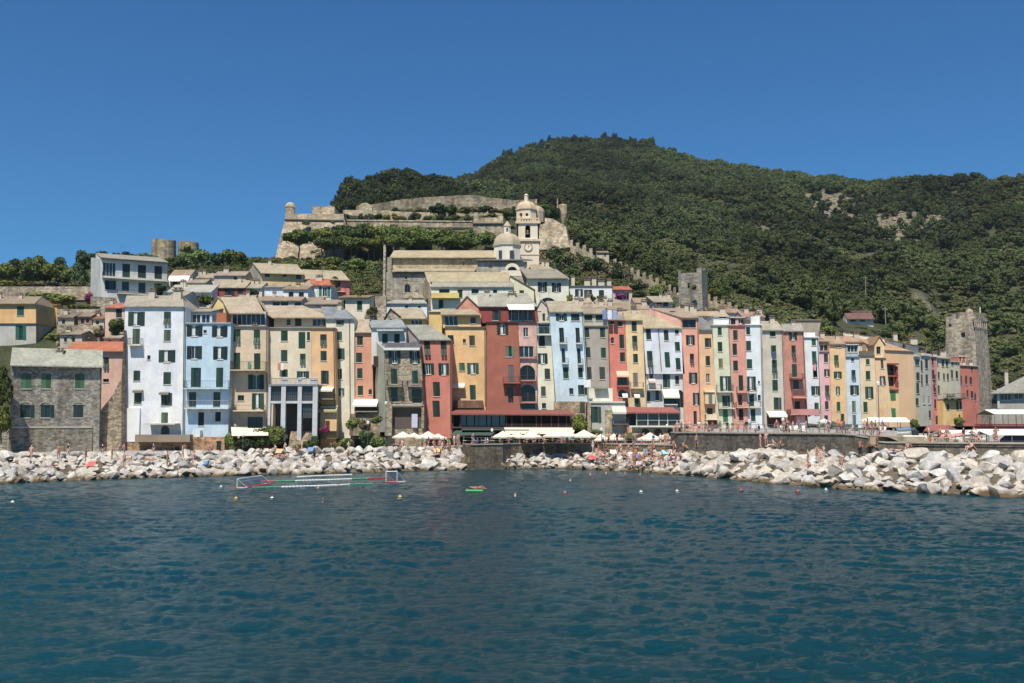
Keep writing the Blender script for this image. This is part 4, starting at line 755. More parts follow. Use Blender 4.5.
def ngon(c,r,n,a0): return [(c[0]+r*math.cos(a0+2*math.pi*i/n),c[1]+r*math.sin(a0+2*math.pi*i/n)) for i in range(n)]
def prism(q,c,r,n,a0,z0,z1,m,r2=None):
    A=ngon(c,r,n,a0); B=ngon(c,r2 if r2 is not None else r,n,a0); q.hexa([(x,y,z0) for x,y in A],[(x,y,z1) for x,y in B],m)
c=P(507.2,260,226); rr=(P(520.2,260,226).x-P(494.2,260,226).x)/2/math.cos(math.pi/8); z0=c.z-2; z1=Zat(507,246.8,226); q=MB(); prism(q,c,rr,8,math.pi/8,z0,z1,plaster((232,222,208),.6)); 
prism(q,c,rr*1.08,8,math.pi/8,z1,z1+.3,paint((180,170,155))); dr_=q.build('drum',ch)
q=MB(); yf=226-rr*math.cos(math.pi/8)-.02
for a,b in ((498.7,502),(509.7,514)):
    A=P(a,250.4,yf);B=P(b,258.6,yf); xm=(A.x+B.x)/2
    q.box((xm,yf-.02,(A.z+B.z)/2),(B.x-A.x,.06,A.z-B.z),glassm((70,60,52)))
q.build('window',ch)
zt=Zat(507,233.7,226); H=zt-z1-.3; q=MB(); dm=paint((190,172,150),.8,.9)
q.lathe((c.x,c.y,z1+.3),[(rr*1.02*math.cos(t*math.pi/2*.93)**.8,H*math.sin(t*math.pi/2*.93)/math.sin(math.pi/2*.93)) for t in [i/8 for i in range(9)]],dm,8,math.pi/8,math.pi/8+2*math.pi); q.build('dome',ch)
zl1=Zat(507,226.5,226); zl2=Zat(507,221,226); q=MB(); prism(q,c,.85,8,.4,zt-.4,zl1,plaster((232,222,208),.6)); prism(q,c,1.0,8,.4,zl1,zl2,dm,.05); q.box((c.x,c.y-.8,(zt+zl1)/2),(.4,.1,.9),glassm((70,60,52))); q.build('lantern',ch)
# bell tower
bt=empty('bell_tower', P(526.5,263,231), 'cream bell tower with a clock face, open belfry arch and small dome', 'bell tower')
Yf=229; xl=P(517,240,Yf).x; xr=P(539,240,Yf).x; Wt=xr-xl; cx=(xl+xr)/2; cy=Yf+Wt/2; pm=plaster((232,214,192),.8); cm=paint((206,186,158),.8)
def zz(py): return Zat(528,py,Yf)
q=MB(); q.box((cx,cy,(zz(285)+zz(240.5))/2),(Wt,Wt,zz(240.5)-zz(285)),pm); q.build('shaft',bt)
q=MB()
for y in (240.2,222.5,254.5): q.box((cx,cy,zz(y)),(Wt+.7 if y<250 else Wt+.2,Wt+.7 if y<250 else Wt+.2,.5 if y<250 else .25),cm)
q.build('cornice',bt)
Fb=Facade((517,539),(517,539),223,240,Yf); q=MB(); W=norm_wins(Fb,{'px':[(525.2,225.2,530.3,237.8,'A')]},G3); front_wall(q,Fb,W,pm,0)
for side in (0,1): 
    q.hexa([(xl+(0 if side==0 else Wt-.3),Yf,zz(240)),(xl+.3+(0 if side==0 else Wt-.3),Yf,zz(240)),(xl+.3+(0 if side==0 else Wt-.3),Yf+Wt,zz(240)),(xl+(0 if side==0 else Wt-.3),Yf+Wt,zz(240))],[(xl+(0 if side==0 else Wt-.3),Yf,zz(223)),(xl+.3+(0 if side==0 else Wt-.3),Yf,zz(223)),(xl+.3+(0 if side==0 else Wt-.3),Yf+Wt,zz(223)),(xl+(0 if side==0 else Wt-.3),Yf+Wt,zz(223))],pm)
q.box((cx,Yf+Wt-.2,(zz(223)+zz(240))/2),(Wt-.6,.3,zz(223)-zz(240)),pm); q.box((cx,Yf+Wt/2,(zz(223)+zz(240))/2),(Wt-.6,.3,zz(223)-zz(240)-.3),paint((60,52,46)))
q.build('belfry',bt)
q=MB(); q.lathe((P(527.7,231,Yf).x,Yf+.5,zz(234)),[(.55,0),(.42,.25),(.36,.7),(.2,1.0),(.02,1.05)],metal((96,82,60)),12); q.build('bell',bt)
q=MB(); cc=P(528.4,247.2,Yf); r_=.85
for i in range(24):
    t0,t1=2*math.pi*i/24,2*math.pi*(i+1)/24; q.poly([(cc.x,Yf-.09,cc.z),(cc.x+r_*math.cos(t0),Yf-.09,cc.z+r_*math.sin(t0)),(cc.x+r_*math.cos(t1),Yf-.09,cc.z+r_*math.sin(t1))],paint((240,226,200)))
    A=[(r_,0),(r_+.14,0),(r_+.14,.12),(r_,.12)]
    f=lambda r,o,t:(cc.x+r*math.cos(t),Yf-.02-o,cc.z+r*math.sin(t))
    q.hexa([f(r_,0,t0),f(r_+.14,0,t0),f(r_+.14,0,t1),f(r_,0,t1)],[f(r_,.14,t0),f(r_+.14,.14,t0),f(r_+.14,.14,t1),f(r_,.14,t1)],paint((150,126,100)))
for i in range(12):
    t=math.pi*i/6; q.box((cc.x+.7*math.cos(t),Yf-.1,cc.z+.7*math.sin(t)),(.09,.02,.09),paint((70,60,50)))
ck=q.build('clock_face',bt); q=MB(); q.tube((cc.x,Yf-.13,cc.z),(cc.x+.02,Yf-.13,cc.z+.62),.045,paint((50,44,40)),4); q.tube((cc.x,Yf-.13,cc.z),(cc.x+.28,Yf-.13,cc.z+.3),.05,paint((50,44,40)),4); q.build('hands',ck)
q=MB()
for i in range(9): q.box((xl+.1+i*(Wt-.2)/8,Yf+.1,zz(220.6)),(.3,.25,1.0),cm)
q.box((cx,Yf+.1,zz(218.4)),(Wt+.2,.35,.25),cm); q.box((xl+.15,cy,zz(220.3)),(.3,Wt,1.1),cm); q.box((xr-.15,cy,zz(220.3)),(.3,Wt,1.1),cm); q.build('balustrade',bt)
ux=P(526.2,215,cy).x; r8=(P(536,215,cy).x-P(516.5,215,cy).x)/2/math.cos(math.pi/8); q=MB(); c8=(ux,cy); zA=zz(222); zB=Zat(526,210.8,cy); prism(q,c8,r8,8,math.pi/8,zA,zB,plaster((232,208,176),.6)); prism(q,c8,r8*1.1,8,math.pi/8,zB,zB+.25,cm); q.build('upper_drum',bt)
for px in (520.9,526.9):
    q=MB(); p=P(px,214.5,cy-r8*math.cos(math.pi/8)-.03)
    for i in range(12): 
        t0,t1=2*math.pi*i/12,2*math.pi*(i+1)/12; q.poly([p,(p.x+.36*math.cos(t0),p.y,p.z+.36*math.sin(t0)),(p.x+.36*math.cos(t1),p.y,p.z+.36*math.sin(t1))],glassm((50,40,34)))
    q.build('round_window',bt)
zC=Zat(526,201.5,cy); q=MB(); H=zC-zB-.25; q.lathe((ux,cy,zB+.25),[(r8*math.cos(t*1.45)**.85,H*math.sin(t*1.45)/math.sin(1.45)) for t in [i/8 for i in range(9)]],paint((206,180,150),.8,.95),8,math.pi/8,math.pi/8+2*math.pi); q.build('dome',bt)
q=MB(); prism(q,c8,.5,8,.4,zC-.3,Zat(526,195.6,cy),pm); prism(q,c8,.62,8,.4,Zat(526,195.6,cy),Zat(526,194,cy),pm,.15); q.build('lantern',bt)
q=MB(); a=P(536,215,cy+2.2); q.lathe((a.x,a.y,zz(219)),[(2.1,0),(2.1,2.6),(1.8,3.4),(1,4.0),(.02,4.2)],paint((170,150,128)),10); 
q.build('stair_turret',bt)
h=house('low tan-roofed sacristy at the foot of the bell tower', (214,200,176), (528,556), (528,556), 271, 280, 222, roof='front', yr=265, rx=(530,546), d=8, rc=(196,178,152), ext=5)
# ---- castle
ca = empty('castle', P(400,250,310), 'broad pale stone fortress with a battered left bastion and long stepped walls above the pines', 'castle')
def wallprism(q, pts_front, back, m):    # pts_front: list of (px, pytop, pybottom, Y)
    for i in range(len(pts_front)-1):
        (x0,t0,b0,Y0),(x1,t1,b1,Y1)=pts_front[i],pts_front[i+1]
        A,B,C_,D_=P(x0,b0,Y0),P(x1,b1,Y1),P(x0,t0,Y0),P(x1,t1,Y1); n=Vector((0,back,0))
        q.hexa([A,B,B+n,A+n],[C_,D_,D_+n,C_+n],m)
q=MB()
# battered bastion: bottom nearer than top
A=P(275,258,292);B=P(344,262,290);C_=P(284.8,219.6,298);D_=P(343.5,220.6,297); n=Vector((0,40,0))
q.hexa([A,B,B+n,A+n],[C_,D_,D_+n,C_+n],CST); C2=P(284.8,213.5,298);D2=P(343.5,213.8,297)
q.hexa([C_+Vector((0,.3,0)),D_+Vector((0,.3,0)),D_+n,C_+n],[C2+Vector((0,.3,0)),D2+Vector((0,.3,0)),D2+n,C2+n],CSTL)
q.build('left_bastion',ca)
q=MB(); a=P(284.6,219.4,297.6); b=P(343.4,220.4,296.6); q.tube(a,b,.28,paint((120,104,88)),6); q.tube(P(344,219.5,297),P(345.5,226,296),.28,paint((120,104,88)),6); q.build('cordon',ca)
q=MB(); wallprism(q,[(312,206.8,216,303),(334.5,206.6,216,303)],12,CSTL)
for a in (312,320,327): wallprism(q,[(a,205.8,207,303),(a+4.5,205.8,207,303)],1.5,CSTL)
q.build('keep_block',ca)
tq=MB(); c=P(290.3,214,300); rt=(P(295.2,210,300).x-P(285.4,210,300).x)/2; tq.lathe((c.x,c.y,Zat(290,215.5,300)),[(rt*.7,-1.5),(rt,0),(rt,Zat(290,207.8,300)-Zat(290,215.5,300)),(rt*1.12,Zat(290,207.8,300)-Zat(290,215.5,300)+.1)]+[(rt*1.05*math.cos(t),Zat(290,207.6,300)-Zat(290,215.5,300)+.2+rt*.95*math.sin(t)) for t in [i*math.pi/12 for i in range(7)]],CSTL,12); tq.build('sentry_turret',ca)
q=MB(); wallprism(q,[(343,220,266,302),(400,220.5,268,302),(472.5,221,268,302)],3,CST); wallprism(q,[(343,219.4,220.8,301.8),(472.5,220.8,222,301.8)],2,CSTL); q.build('long_wall',ca)
q=MB(); q.tube(P(344,226.5,301.7),P(473,227.2,301.7),.16,paint((120,104,88)),5); q.build('cordon',ca)
q=MB(); wallprism(q,[(343,209.8,222,312),(372,210.4,222,312),(402,211.6,222,312),(430,212.4,222,312)],2,CSTL); q.build('inner_wall',ca)
q=MB(); wallprism(q,[(356,206.5,214,330),(363,203,214,330),(367,202.8,214,330),(372,206,214,330)],2,CSTL); q.build('ruined_gable',ca)
q=MB(); wallprism(q,[(366,205.4,212,352),(400,199.6,214,352),(424,197.4,214,352),(457,195.4,212,352),(470,195.2,211,352),(500,198.6,211,352),(515,200.2,212,352),(537,199,212,352)],3,stone((150,142,128),.8,.95)); q.build('upper_wall',ca)
q=MB(); wallprism(q,[(368,210.6,222,336),(410,210,222,336),(455,211,222,336),(475,208,222,336),(500,206,222,336),(514,204.5,222,336)],2,CSTL); q.build('middle_wall',ca)
q=MB(); wallprism(q,[(472.8,222.8,268,298),(503.5,222.8,268,298)],10,CST); q.tube(P(472.8,223.4,297.8),P(503.6,223.4,297.8),.3,paint((120,104,88)),6); q.build('middle_bastion',ca)
q=MB(); wallprism(q,[(473.5,212.4,223,298.2),(478.5,212.4,223,298.2)],2,CSTL); wallprism(q,[(478.5,217.6,223,298.4),(497.5,217.6,223,298.4)],1.2,CSTL); wallprism(q,[(497.5,215.8,223,298.2),(503,215.8,223,298.2)],2,CSTL); q.build('parapet',ca)
q=MB(); A=P(538,250,288);B=P(569.5,247,288); C_=P(538,216.5,293);D_=P(553,219,293); n=Vector((0,9,0)); E0=P(556,249,288)
q.hexa([A,E0,E0+n,A+n],[C_,D_,D_+n,C_+n],CST); q.hexa([E0,B,B+Vector((2,12,0)),E0+n],[D_,P(565.8,227,293),P(567,227,300),D_+n],CST); q.build('right_bastion',ca)
q=MB(); c=P(562.8,212,300); rt=1.35; q.lathe((c.x,c.y,Zat(562,226,300)),[(.25,0),(rt*.8,2.5),(rt,4),(rt,Zat(562,206,300)-Zat(562,226,300)),(rt*.9,Zat(562,205,300)-Zat(562,226,300)),(.3,Zat(562,205,300)-Zat(562,226,300)+.3)],CSTL,10); q.tube(P(557.5,221,299),P(557.5,198.6,299),.4,CSTL,5,.12); q.build('sentry_turret',ca)
# ---- small crenellated tower above town
st_t=stone((150,148,146),1.3,.75)
tw=empty('square_watchtower', P(692,308,232),'small grey square tower with broken battlements standing above the salmon roofs','tower')
q=MB(); A0=P(678.8,311,230);B0=P(703,315,230);C0=P(708.5,309,236.5); A1=P(678.2,274,230);B1=P(701.5,273.4,230);C1=P(706.8,272.4,236.5); D0=A0+(C0-B0); D1=A1+(C1-B1)
q.hexa([A0,B0,C0,D0],[A1,B1,C1,D1],st_t); q.build('shaft',tw)
q=MB()
def merlon(A,B,t0,t1,h,m=st_t,th=.6):
    a=A.lerp(B,t0);b=A.lerp(B,t1); n_=Vector((-(b-a).y,(b-a).x,0)).normalized()*th; q.hexa([a,b,b+n_,a+n_],[p+Vector((0,0,h)) for p in (a,b,b+n_,a+n_)],m)
for a,b,h_ in ((0,.12,.9),(.12,.8,.15),(.8,1,1.2)): merlon(A1,B1,a,b,h_)
for a,b,h_ in ((0,.3,1.1),(.3,.62,.6),(.62,1,1.0)): merlon(B1,C1,a,b,h_)
q.build('battlement',tw)
q=MB(); p=P(688.6,285.5,229.97); q.box((p.x,p.y,p.z),(.45,.08,1.1),paint((30,28,28))); q.build('arrow_slit',tw)
# ---- big square tower at right
st_b=stone((176,166,156),1.1,.9)
tb=empty('great_square_tower', P(968,425,262),'big rough grey stone square tower with battlements and a corner machicolation at the far right','tower')
Y0=258; q=MB(); A0=P(944,430,Y0);B0=P(981,430,Y0+1.5);C0=P(995.5,430,Y0+10); A1=P(946,318.5,Y0);B1=P(974,318.5,Y0+1.5);C1=P(986.3,318.5,Y0+10); D0=A0+(C0-B0)+Vector((-1,6,0)); D1=A1+(C1-B1)+Vector((-1,6,0))
q.hexa([A0,B0,C0,D0],[A1,B1,C1,D1],st_b); q.build('shaft',tb); q=MB()
for a,b,h_ in ((.0,.22,.5),(.22,.36,1.2),(.5,.78,1.6)): merlon(A1,B1,a,b,h_,st_b,.8)
for a,b,h_ in ((0,.5,1.3),(.5,.9,1.5)): merlon(B1,C1,a,b,h_,st_b,.8)
q.build('battlement',tb)
q=MB(); p=P(971,315.5,Y0+2); q.lathe((p.x,p.y+1,p.z-1.5),[(1.2,0),(1.1,2.4),(.7,3.1),(.1,3.4)],st_b,8); q.build('bartizan_cap',tb)
q=MB(); p=P(980,307,Y0+8); q.tube((p.x,p.y,p.z-3),(p.x,p.y,p.z),.14,paint((220,215,205)),5); q.build('finial',tb)
q=MB(); c_=A1.lerp(B1,.0); 
for a,b,c2,d2 in ((.08,.18,324,326),(.52,.66,332,336)):
    u=A1.lerp(B1,a); v=A1.lerp(B1,b); z0_,z1_=Zat(955,d2,Y0),Zat(955,c2,Y0); q.hexa([(u.x,u.y-.08,z0_),(v.x,v.y-.08,z0_),(v.x,v.y+.5,z0_),(u.x,u.y+.5,z0_)],[(u.x,u.y-.08,z1_),(v.x,v.y-.08,z1_),(v.x,v.y+.5,z1_),(u.x,u.y+.5,z1_)],paint((34,30,28)))
q.build('slit_window',tb)
q=MB(); dmn=B1-A1
for i in range(7):
    t=.0+i/6*.9; p=B1.lerp(C1,t); z_=Zat(980,321,Y0+4); q.box((p.x-.1,p.y-.3,z_-.9),(.35,.7,1.8),st_b)
q.hexa([B1+Vector((-.5,-.8,-.9)),C1+Vector((0,-.8,-.9)),C1+Vector((0,.1,-.9)),B1+Vector((-.5,.1,-.9))],[B1+Vector((-.5,-.8,.1)),C1+Vector((0,-.8,.1)),C1+Vector((0,.1,.1)),B1+Vector((-.5,.1,.1))],st_b); q.build('machicolation',tb)
# ---- round ruined towers at left
for px0,px1,yt,yb,Y,l in ((152,175,240.5,259,285,'wide ruined round tower on the left skyline'),(178.5,198,242.5,257,293,'smaller overgrown round tower stub just right of the wide ruined one')):
    q=MB(); c=P((px0+px1)/2,yb,Y); r=(P(px1,yb,Y).x-P(px0,yb,Y).x)/2; Hh=Zat(165,yt,Y)-c.z; sm=stone((160,150,132),1.0,.8); n=22
    top=[Hh+rng.normal()*.18 for _ in range(n)]; k=len(q.v)
    for j in range(n):
        t=2*math.pi*j/n; q.v+= [(c.x+r*1.06*math.cos(t),c.y+r*1.06*math.sin(t),c.z-4),(c.x+r*math.cos(t),c.y+r*math.sin(t),c.z+top[j]),(c.x+r*.8*math.cos(t),c.y+r*.8*math.sin(t),c.z+top[j]),(c.x+r*.8*math.cos(t),c.y+r*.8*math.sin(t),c.z-4)]
    q.mat(sm)
    for j in range(n):
        a=k+4*j;b=k+4*((j+1)%n)
        for e in range(3): q.f.append([a+e,b+e,b+e+1,a+e+1]); q.mi.append(0)
    setp(q.build('round_tower'),l,'tower')
# ---- crenellated wall running down the slope
def cren(pts, label, Hm=2.2, step=1.6):
    q=MB(); m=stone((190,180,162),1.2,.7)
    for i in range(len(pts)-1):
        (x0,y0,Ya),(x1,y1,Yb)=pts[i],pts[i+1]; A=P(x0,y0,Ya);B=P(x1,y1,Yb); n=Vector((0,.8,0)); D=Vector((0,0,-5))
        q.hexa([A+D,B+D,B+D+n,A+D+n],[A,B,B+n,A+n],m)
        L=(B-A).length; k=max(1,int(L/step))
        for j in range(k):
            a=A.lerp(B,(j+.1)/k);b=A.lerp(B,(j+.62)/k); b=Vector((b.x,b.y,a.z)); q.hexa([a+Vector((0,.02,-.8)),b+Vector((0,.02,-.8)),b+n*.9+Vector((0,0,-.8)),a+n*.9+Vector((0,0,-.8))],[p+Vector((0,0,1.15)) for p in (a,b,b+n*.9,a+n*.9)],m)
    setp(q.build('battlemented_wall'),label,'wall')
cren([(569,244,290),(582,249,285),(595,255.5,280)],'upper battlemented wall stepping down from the castle corner',step=2.2)
cren([(613,263,268),(630,272,262),(642,277,256),(655,282,250),(668,289,245),(678,295,240)],'lower battlemented wall descending through scrub to the small grey tower',step=2.4)
cren([(706,299,240),(720,304,236),(734,310,232),(746,317,228)],'short broken battlemented wall right of the small grey tower',step=2.4)
h=house('tiny ruined stone hut among scrub on the wall line', (196,180,160), (597,609), (597,609), 253, 257, 290, roof='shed', yr=251.5, d=4, rc=(176,150,124), ext=3, wins={'px':[(604,254,606,256,'D')]})
# ================================================================ TERRAIN
SHT=[(-260,492,10,455),(0,484,9,455),(120,479,9,454.5),(240,475.5,9,452),(330,473.5,8,450),(440,470.4,7.5,448),(465,470,7,447.5),(467,470,1.2,452),(500,469,1.5,452),(520,468.6,4,452.5),(560,468.5,6,452),(600,470,7,450),(650,473,9,450),(700,477,10,449),(760,482.5,11,448),(850,490,12,450),(950,495,11.5,451),(1024,498,12,451),(1280,512,12,455)]
def sh_(px):
    px=min(max(px,-259),1279)
    for i in range(len(SHT)-1):
        if SHT[i][0]<=px<=SHT[i+1][0]:
            k=(px-SHT[i][0])/(SHT[i+1][0]-SHT[i][0]); a=[SHT[i][j]*(1-k)+SHT[i+1][j]*k for j in range(4)]
            Yw=onwater(px,a[1]).y; Yt=Yw+a[2]; return Yw,Yt,Zat(px,a[3],Yt)
def prom(px):     # paved level behind the rocks
    t=[(-260,2.1),(330,2.1),(400,2.3),(462,3.1),(667,3.25),(675,4.85),(860,4.95),(885,4.8),(905,3.95),(1280,4.0)]
    px=min(max(px,-259),1279)
    for i in range(len(t)-1):
        if t[i][0]<=px<=t[i+1][0]: k=(px-t[i][0])/(t[i+1][0]-t[i][0]); return t[i][1]*(1-k)+t[i+1][1]*k
CT={ -300:[(165,4),(180,20),(230,40),(300,50),(420,30),(900,-5),(1500,-5)],
 0:[(158,4),(168,'395'),(186,'355'),(212,'305'),(240,'290'),(285,'274'),(330,'285'),(430,'330'),(700,-5),(1500,-5)],
 100:[(158,4),(168,'395'),(186,'345'),(212,'303'),(240,'288'),(285,'270'),(330,'280'),(430,'330'),(700,-5),(1500,-5)],
 180:[(160,4),(170,'380'),(190,'325'),(215,'300'),(240,'285'),(285,'262'),(310,'262'),(400,'330'),(700,-5),(1500,-5)],
 260:[(160,4),(172,'370'),(190,'325'),(214,'298'),(240,'282'),(290,'262'),(330,'262'),(400,'330'),(700,-5),(1500,-5)],
 330:[(160,4),(172,'370'),(190,'330'),(214,'303'),(245,'282'),(290,'262'),(305,'222'),(360,'219'),(420,'222'),(460,'330'),(700,-5),(1500,-5)],
 345:[(160,4),(172,'370'),(190,'325'),(214,'303'),(245,'282'),(290,'262'),(305,'222'),(360,'214'),(400,'203'),(430,'193'),(500,'260'),(900,20),(1500,-5)],
 395:[(160,4),(172,'370'),(190,'325'),(214,'303'),(245,'282'),(290,'264'),(305,'222'),(340,'214'),(362,'205'),(390,'196'),(430,'181'),(520,'240'),(900,30),(1500,-5)],
 440:[(160,4),(172,'370'),(190,'325'),(214,'300'),(245,'280'),(290,'264'),(305,'223'),(340,'214'),(362,'203'),(400,'200'),(440,'191'),(530,'215'),(700,'200'),(780,'194'),(1000,60),(1500,-5)],
 470:[(160,4),(172,'370'),(190,'325'),(214,'300'),(245,'278'),(290,'264'),(305,'224'),(340,'214'),(362,'202'),(420,'204'),(520,'205'),(700,'190'),(780,'184'),(1000,80),(1500,-5)],
 510:[(160,4),(172,'370'),(190,'325'),(214,'300'),(245,'275'),(290,'258'),(305,'224'),(340,'215'),(380,'212'),(520,'205'),(700,'173'),(790,'162'),(1050,100),(1500,-5)],
 535:[(160,4),(172,'370'),(190,'325'),(214,'300'),(248,'273'),(290,'255'),(308,'232'),(370,'224'),(520,'203'),(700,'166'),(785,'151'),(1050,110),(1500,-5)],
 560:[(160,4),(172,'370'),(190,'325'),(214,'300'),(250,'272'),(290,'252'),(312,'240'),(400,'232'),(550,'198'),(700,'162'),(790,'147'),(1050,120),(1500,-5)],
 620:[(160,4),(172,'370'),(190,'325'),(214,'302'),(250,'285'),(290,'268'),(330,'258'),(400,'245'),(550,'205'),(700,'165'),(790,'147'),(1050,120),(1500,-5)],
 650:[(162,5),(174,'370'),(190,'328'),(214,'310'),(250,'290'),(290,'275'),(330,'265'),(400,'248'),(550,'207'),(700,'168'),(790,'149'),(1050,120),(1500,-5)],
 670:[(162,5),(174,'370'),(190,'328'),(214,'312'),(250,'292'),(290,'280'),(330,'270'),(400,'250'),(550,'208'),(700,'172'),(790,'158'),(1050,120),(1500,-5)],
 720:[(162,5),(174,'370'),(190,'335'),(220,'318'),(250,'308'),(300,'295'),(350,'280'),(420,'258'),(550,'215'),(680,'180'),(760,'168'),(1000,100),(1500,-5)],
 790:[(165,5),(178,'380'),(195,'345'),(240,'325'),(300,'302'),(360,'282'),(450,'250'),(550,'215'),(640,'188'),(710,'179'),(950,90),(1500,-5)],
 860:[(175,5.5),(190,'385'),(210,'358'),(260,'338'),(310,'322'),(360,'300'),(450,'258'),(540,'220'),(620,'192'),(680,'186'),(900,70),(1500,-5)],
 890:[(200,5.6),(215,'400'),(235,'370'),(300,'330'),(360,'300'),(450,'255'),(540,'218'),(620,'190'),(675,'186'),(900,70),(1500,-5)],
 920:[(214,5.8),(230,'405'),(262,'375'),(300,'345'),(360,'310'),(450,'258'),(540,'212'),(620,'188'),(670,'185'),(900,70),(1500,-5)],
 950:[(248,5.8),(268,'405'),(300,'385'),(340,'350'),(400,'300'),(480,'240'),(550,'205'),(620,'186'),(860,60),(1500,-5)],
 985:[(283,5.8),(296,'400'),(320,'372'),(350,'338'),(400,'292'),(480,'236'),(550,'202'),(610,'185'),(850,60),(1500,-5)],
 1024:[(190,5.8),(230,'420'),(270,'395'),(320,'355'),(380,'300'),(450,'245'),(520,'205'),(590,'184'),(820,60),(1500,-5)],
 1350:[(190,5.8),(230,'420'),(270,'395'),(320,'350'),(380,'290'),(450,'240'),(520,'200'),(590,'186'),(820,60),(1500,-5)]}
CX=sorted(CT); CC={}
for c in CX:
    CC[c]=(np.array([a[0] for a in CT[c]],float),np.array([a[1] if not isinstance(a[1],str) else Zat(c,float(a[1]),a[0]) for a in CT[c]],float))
def tz(px,Y):
    px=np.clip(px,CX[0],CX[-1]-.01); i=max(0,min(len(CX)-2,int(np.searchsorted(CX,px,side='right')-1))); a,b=CX[i],CX[i+1]; k=(px-a)/(b-a)
    k=k*k*(3-2*k)
    z=float(np.interp(Y,*CC[a])*(1-k)+np.interp(Y,*CC[b])*k)
    if Y>300:
        x=gx(px,Y); w=min(1,(Y-300)/120)
        z+=w*(mn.noise(Vector((x/70,Y/70,0)))*7+mn.noise(Vector((x/26,Y/26,5)))*2.6+mn.noise(Vector((x/9,Y/9,9)))*.9)
    return z
def proj(x,Y,z):
    dz=z-CH; dep=Y*ct+dz*st; return 512+F*x/dep, 341.5-F*(-Y*st+dz*ct)/dep
# rocky / bare patches in picture-independent world terms: (x,Y,rx,ry)
def patch(px,py,w,Y,hh): p=P(px,py,Y); return (p.x,Y,w*Y/1000/2,hh)
ROCKP=[(842,205,80,560,44),(896,216,72,500,28),(916,211,50,525,30),(865,210,60,540,24),(742,298,26,312,30),(757,225,26,505,18),(1008,238,16,445,22),(925,288,14,370,8),(878,283,12,380,6),(808,237,22,480,12),(650,193,22,640,10),(540,152,12,740,8),(848,187,26,640,6),(480,185,14,690,14),(352,196,12,408,20),(705,305,40,245,10),(400,188,14,410,7)]
BP=[patch(a,b,c,Y,d) for a,b,c,Y,d in ROCKP]
def bare(x,Y):
    v=0
    for (cx,cy,rx,ry) in BP:
        d=((x-cx)/rx)**2+((Y-cy)/ry)**2
        if d<2.2: v=max(v,1.25-d*.62+mn.noise(Vector((x/5,Y/5,3)))*.8)
    return v
# hillside mesh
pxs=np.arange(-300,1351,6.0); Ys=np.concatenate([np.linspace(150,330,64)[:-1],np.geomspace(330,1150,105)])
V=[];cl=[]
for Y in Ys:
    for px in pxs:
        x=gx(px,Y)
        z=tz(px,Y)
        V.append((x,Y,z)); cl.append(max(0,min(1,bare(x,Y))))
nx=len(pxs); Fs=[[j*nx+i,j*nx+i+1,(j+1)*nx+i+1,(j+1)*nx+i] for j in range(len(Ys)-1) for i in range(nx-1)]
me=bpy.data.meshes.new('hillside'); me.from_pydata(V,[],Fs); at=me.attributes.new('bare','FLOAT','POINT'); at.data.foreach_set('value',cl); me.polygons.foreach_set('use_smooth',[True]*len(Fs))
s=NT('hill_ground'); v=s.coord(); b_=s.n('ShaderNodeAttribute',attribute_name='bare')
g=s.ramp(s.noise(v,.08,8,.7),[(.35,(.022,.03,.012)),(.5,(.05,.055,.022)),(.7,(.10,.09,.05))])
rk=s.ramp(s.noise(v,.5,6,.75),[(.38,(.06,.06,.032)),(.5,(.17,.145,.10)),(.64,(.28,.24,.185))]); s.base(s.mix(g,rk,b_.outputs['Fac'])); s.rough(.95); s.bump(s.noise(v,1.2,5),.8,.5)
me.materials.append(s.m); o=bpy.data.objects.new('hillside',me); COL.objects.link(o); setp(o,kind='structure')
# promenade and shore
def strip(name,rows,mat,pa=-260,pb=1280,step=4):
    px=[p for p in np.arange(pa,pb+.1,step)]+[466,468,499,501,669,673]; px=sorted(set([p for p in px if pa<=p<=pb])); V=[];n=len(px)
    for r in rows:
        for p in px:
            Y,z=r(p); V.append((gx(p,Y),Y,z))
    Fc=[[j*n+i,j*n+i+1,(j+1)*n+i+1,(j+1)*n+i] for j in range(len(rows)-1) for i in range(n-1)]
    me=bpy.data.meshes.new(name); me.from_pydata(V,[],Fc); me.materials.append(mat); o=bpy.data.objects.new(name,me); COL.objects.link(o); setp(o,kind='structure')
def Yfar(px): return float(np.interp(px,[-260,462,560,700,860,960,1280],[159,162,163,167,184,212,212]))
def zfar(px): return float(np.interp(px,[-260,300,400,462,665,700,860,1280],[2.25,2.3,2.5,3.2,3.6,5.6,5.7,5.7]))
pv=NT('paving'); v=pv.coord(); pv.base(pv.mul(pv.mul((.36,.33,.29),pv.ramp(pv.noise(v,.5,6,.7),[(.3,.7),(.7,1.15)])),pv.ramp(pv.noise(v,4,3),[(.3,.85),(.7,1.1)]))); pv.rough(.9)
strip('promenade',[lambda p:(sh_(p)[1]+.2,prom(p)-.02),lambda p:(sh_(p)[1]+8,prom(p)),lambda p:(Yfar(p),zfar(p)),lambda p:(Yfar(p)+10,zfar(p)+.1)],pv.m)
sl=NT('shore_ground'); v=sl.coord(); sl.base(sl.mul((.16,.125,.085),sl.ramp(sl.noise(v,1.3,6,.7),[(.3,.4),(.7,1.3)]))); sl.rough(.95); sl.bump(sl.noise(v,2,5),1,.3)
strip('shore',[lambda p:(sh_(p)[0]-3,-2.5),lambda p:(sh_(p)[0]+.4,-.4),lambda p:((sh_(p)[0]+sh_(p)[1])/2,sh_(p)[2]*.42),lambda p:(sh_(p)[1],sh_(p)[2]-.7),lambda p:(sh_(p)[1]+.25,(prom(p)-.04) if p<670 else sh_(p)[2]-.3),lambda p:(sh_(p)[1]+.6,(prom(p)-.05) if p<670 else sh_(p)[2]-.3)],sl.m)
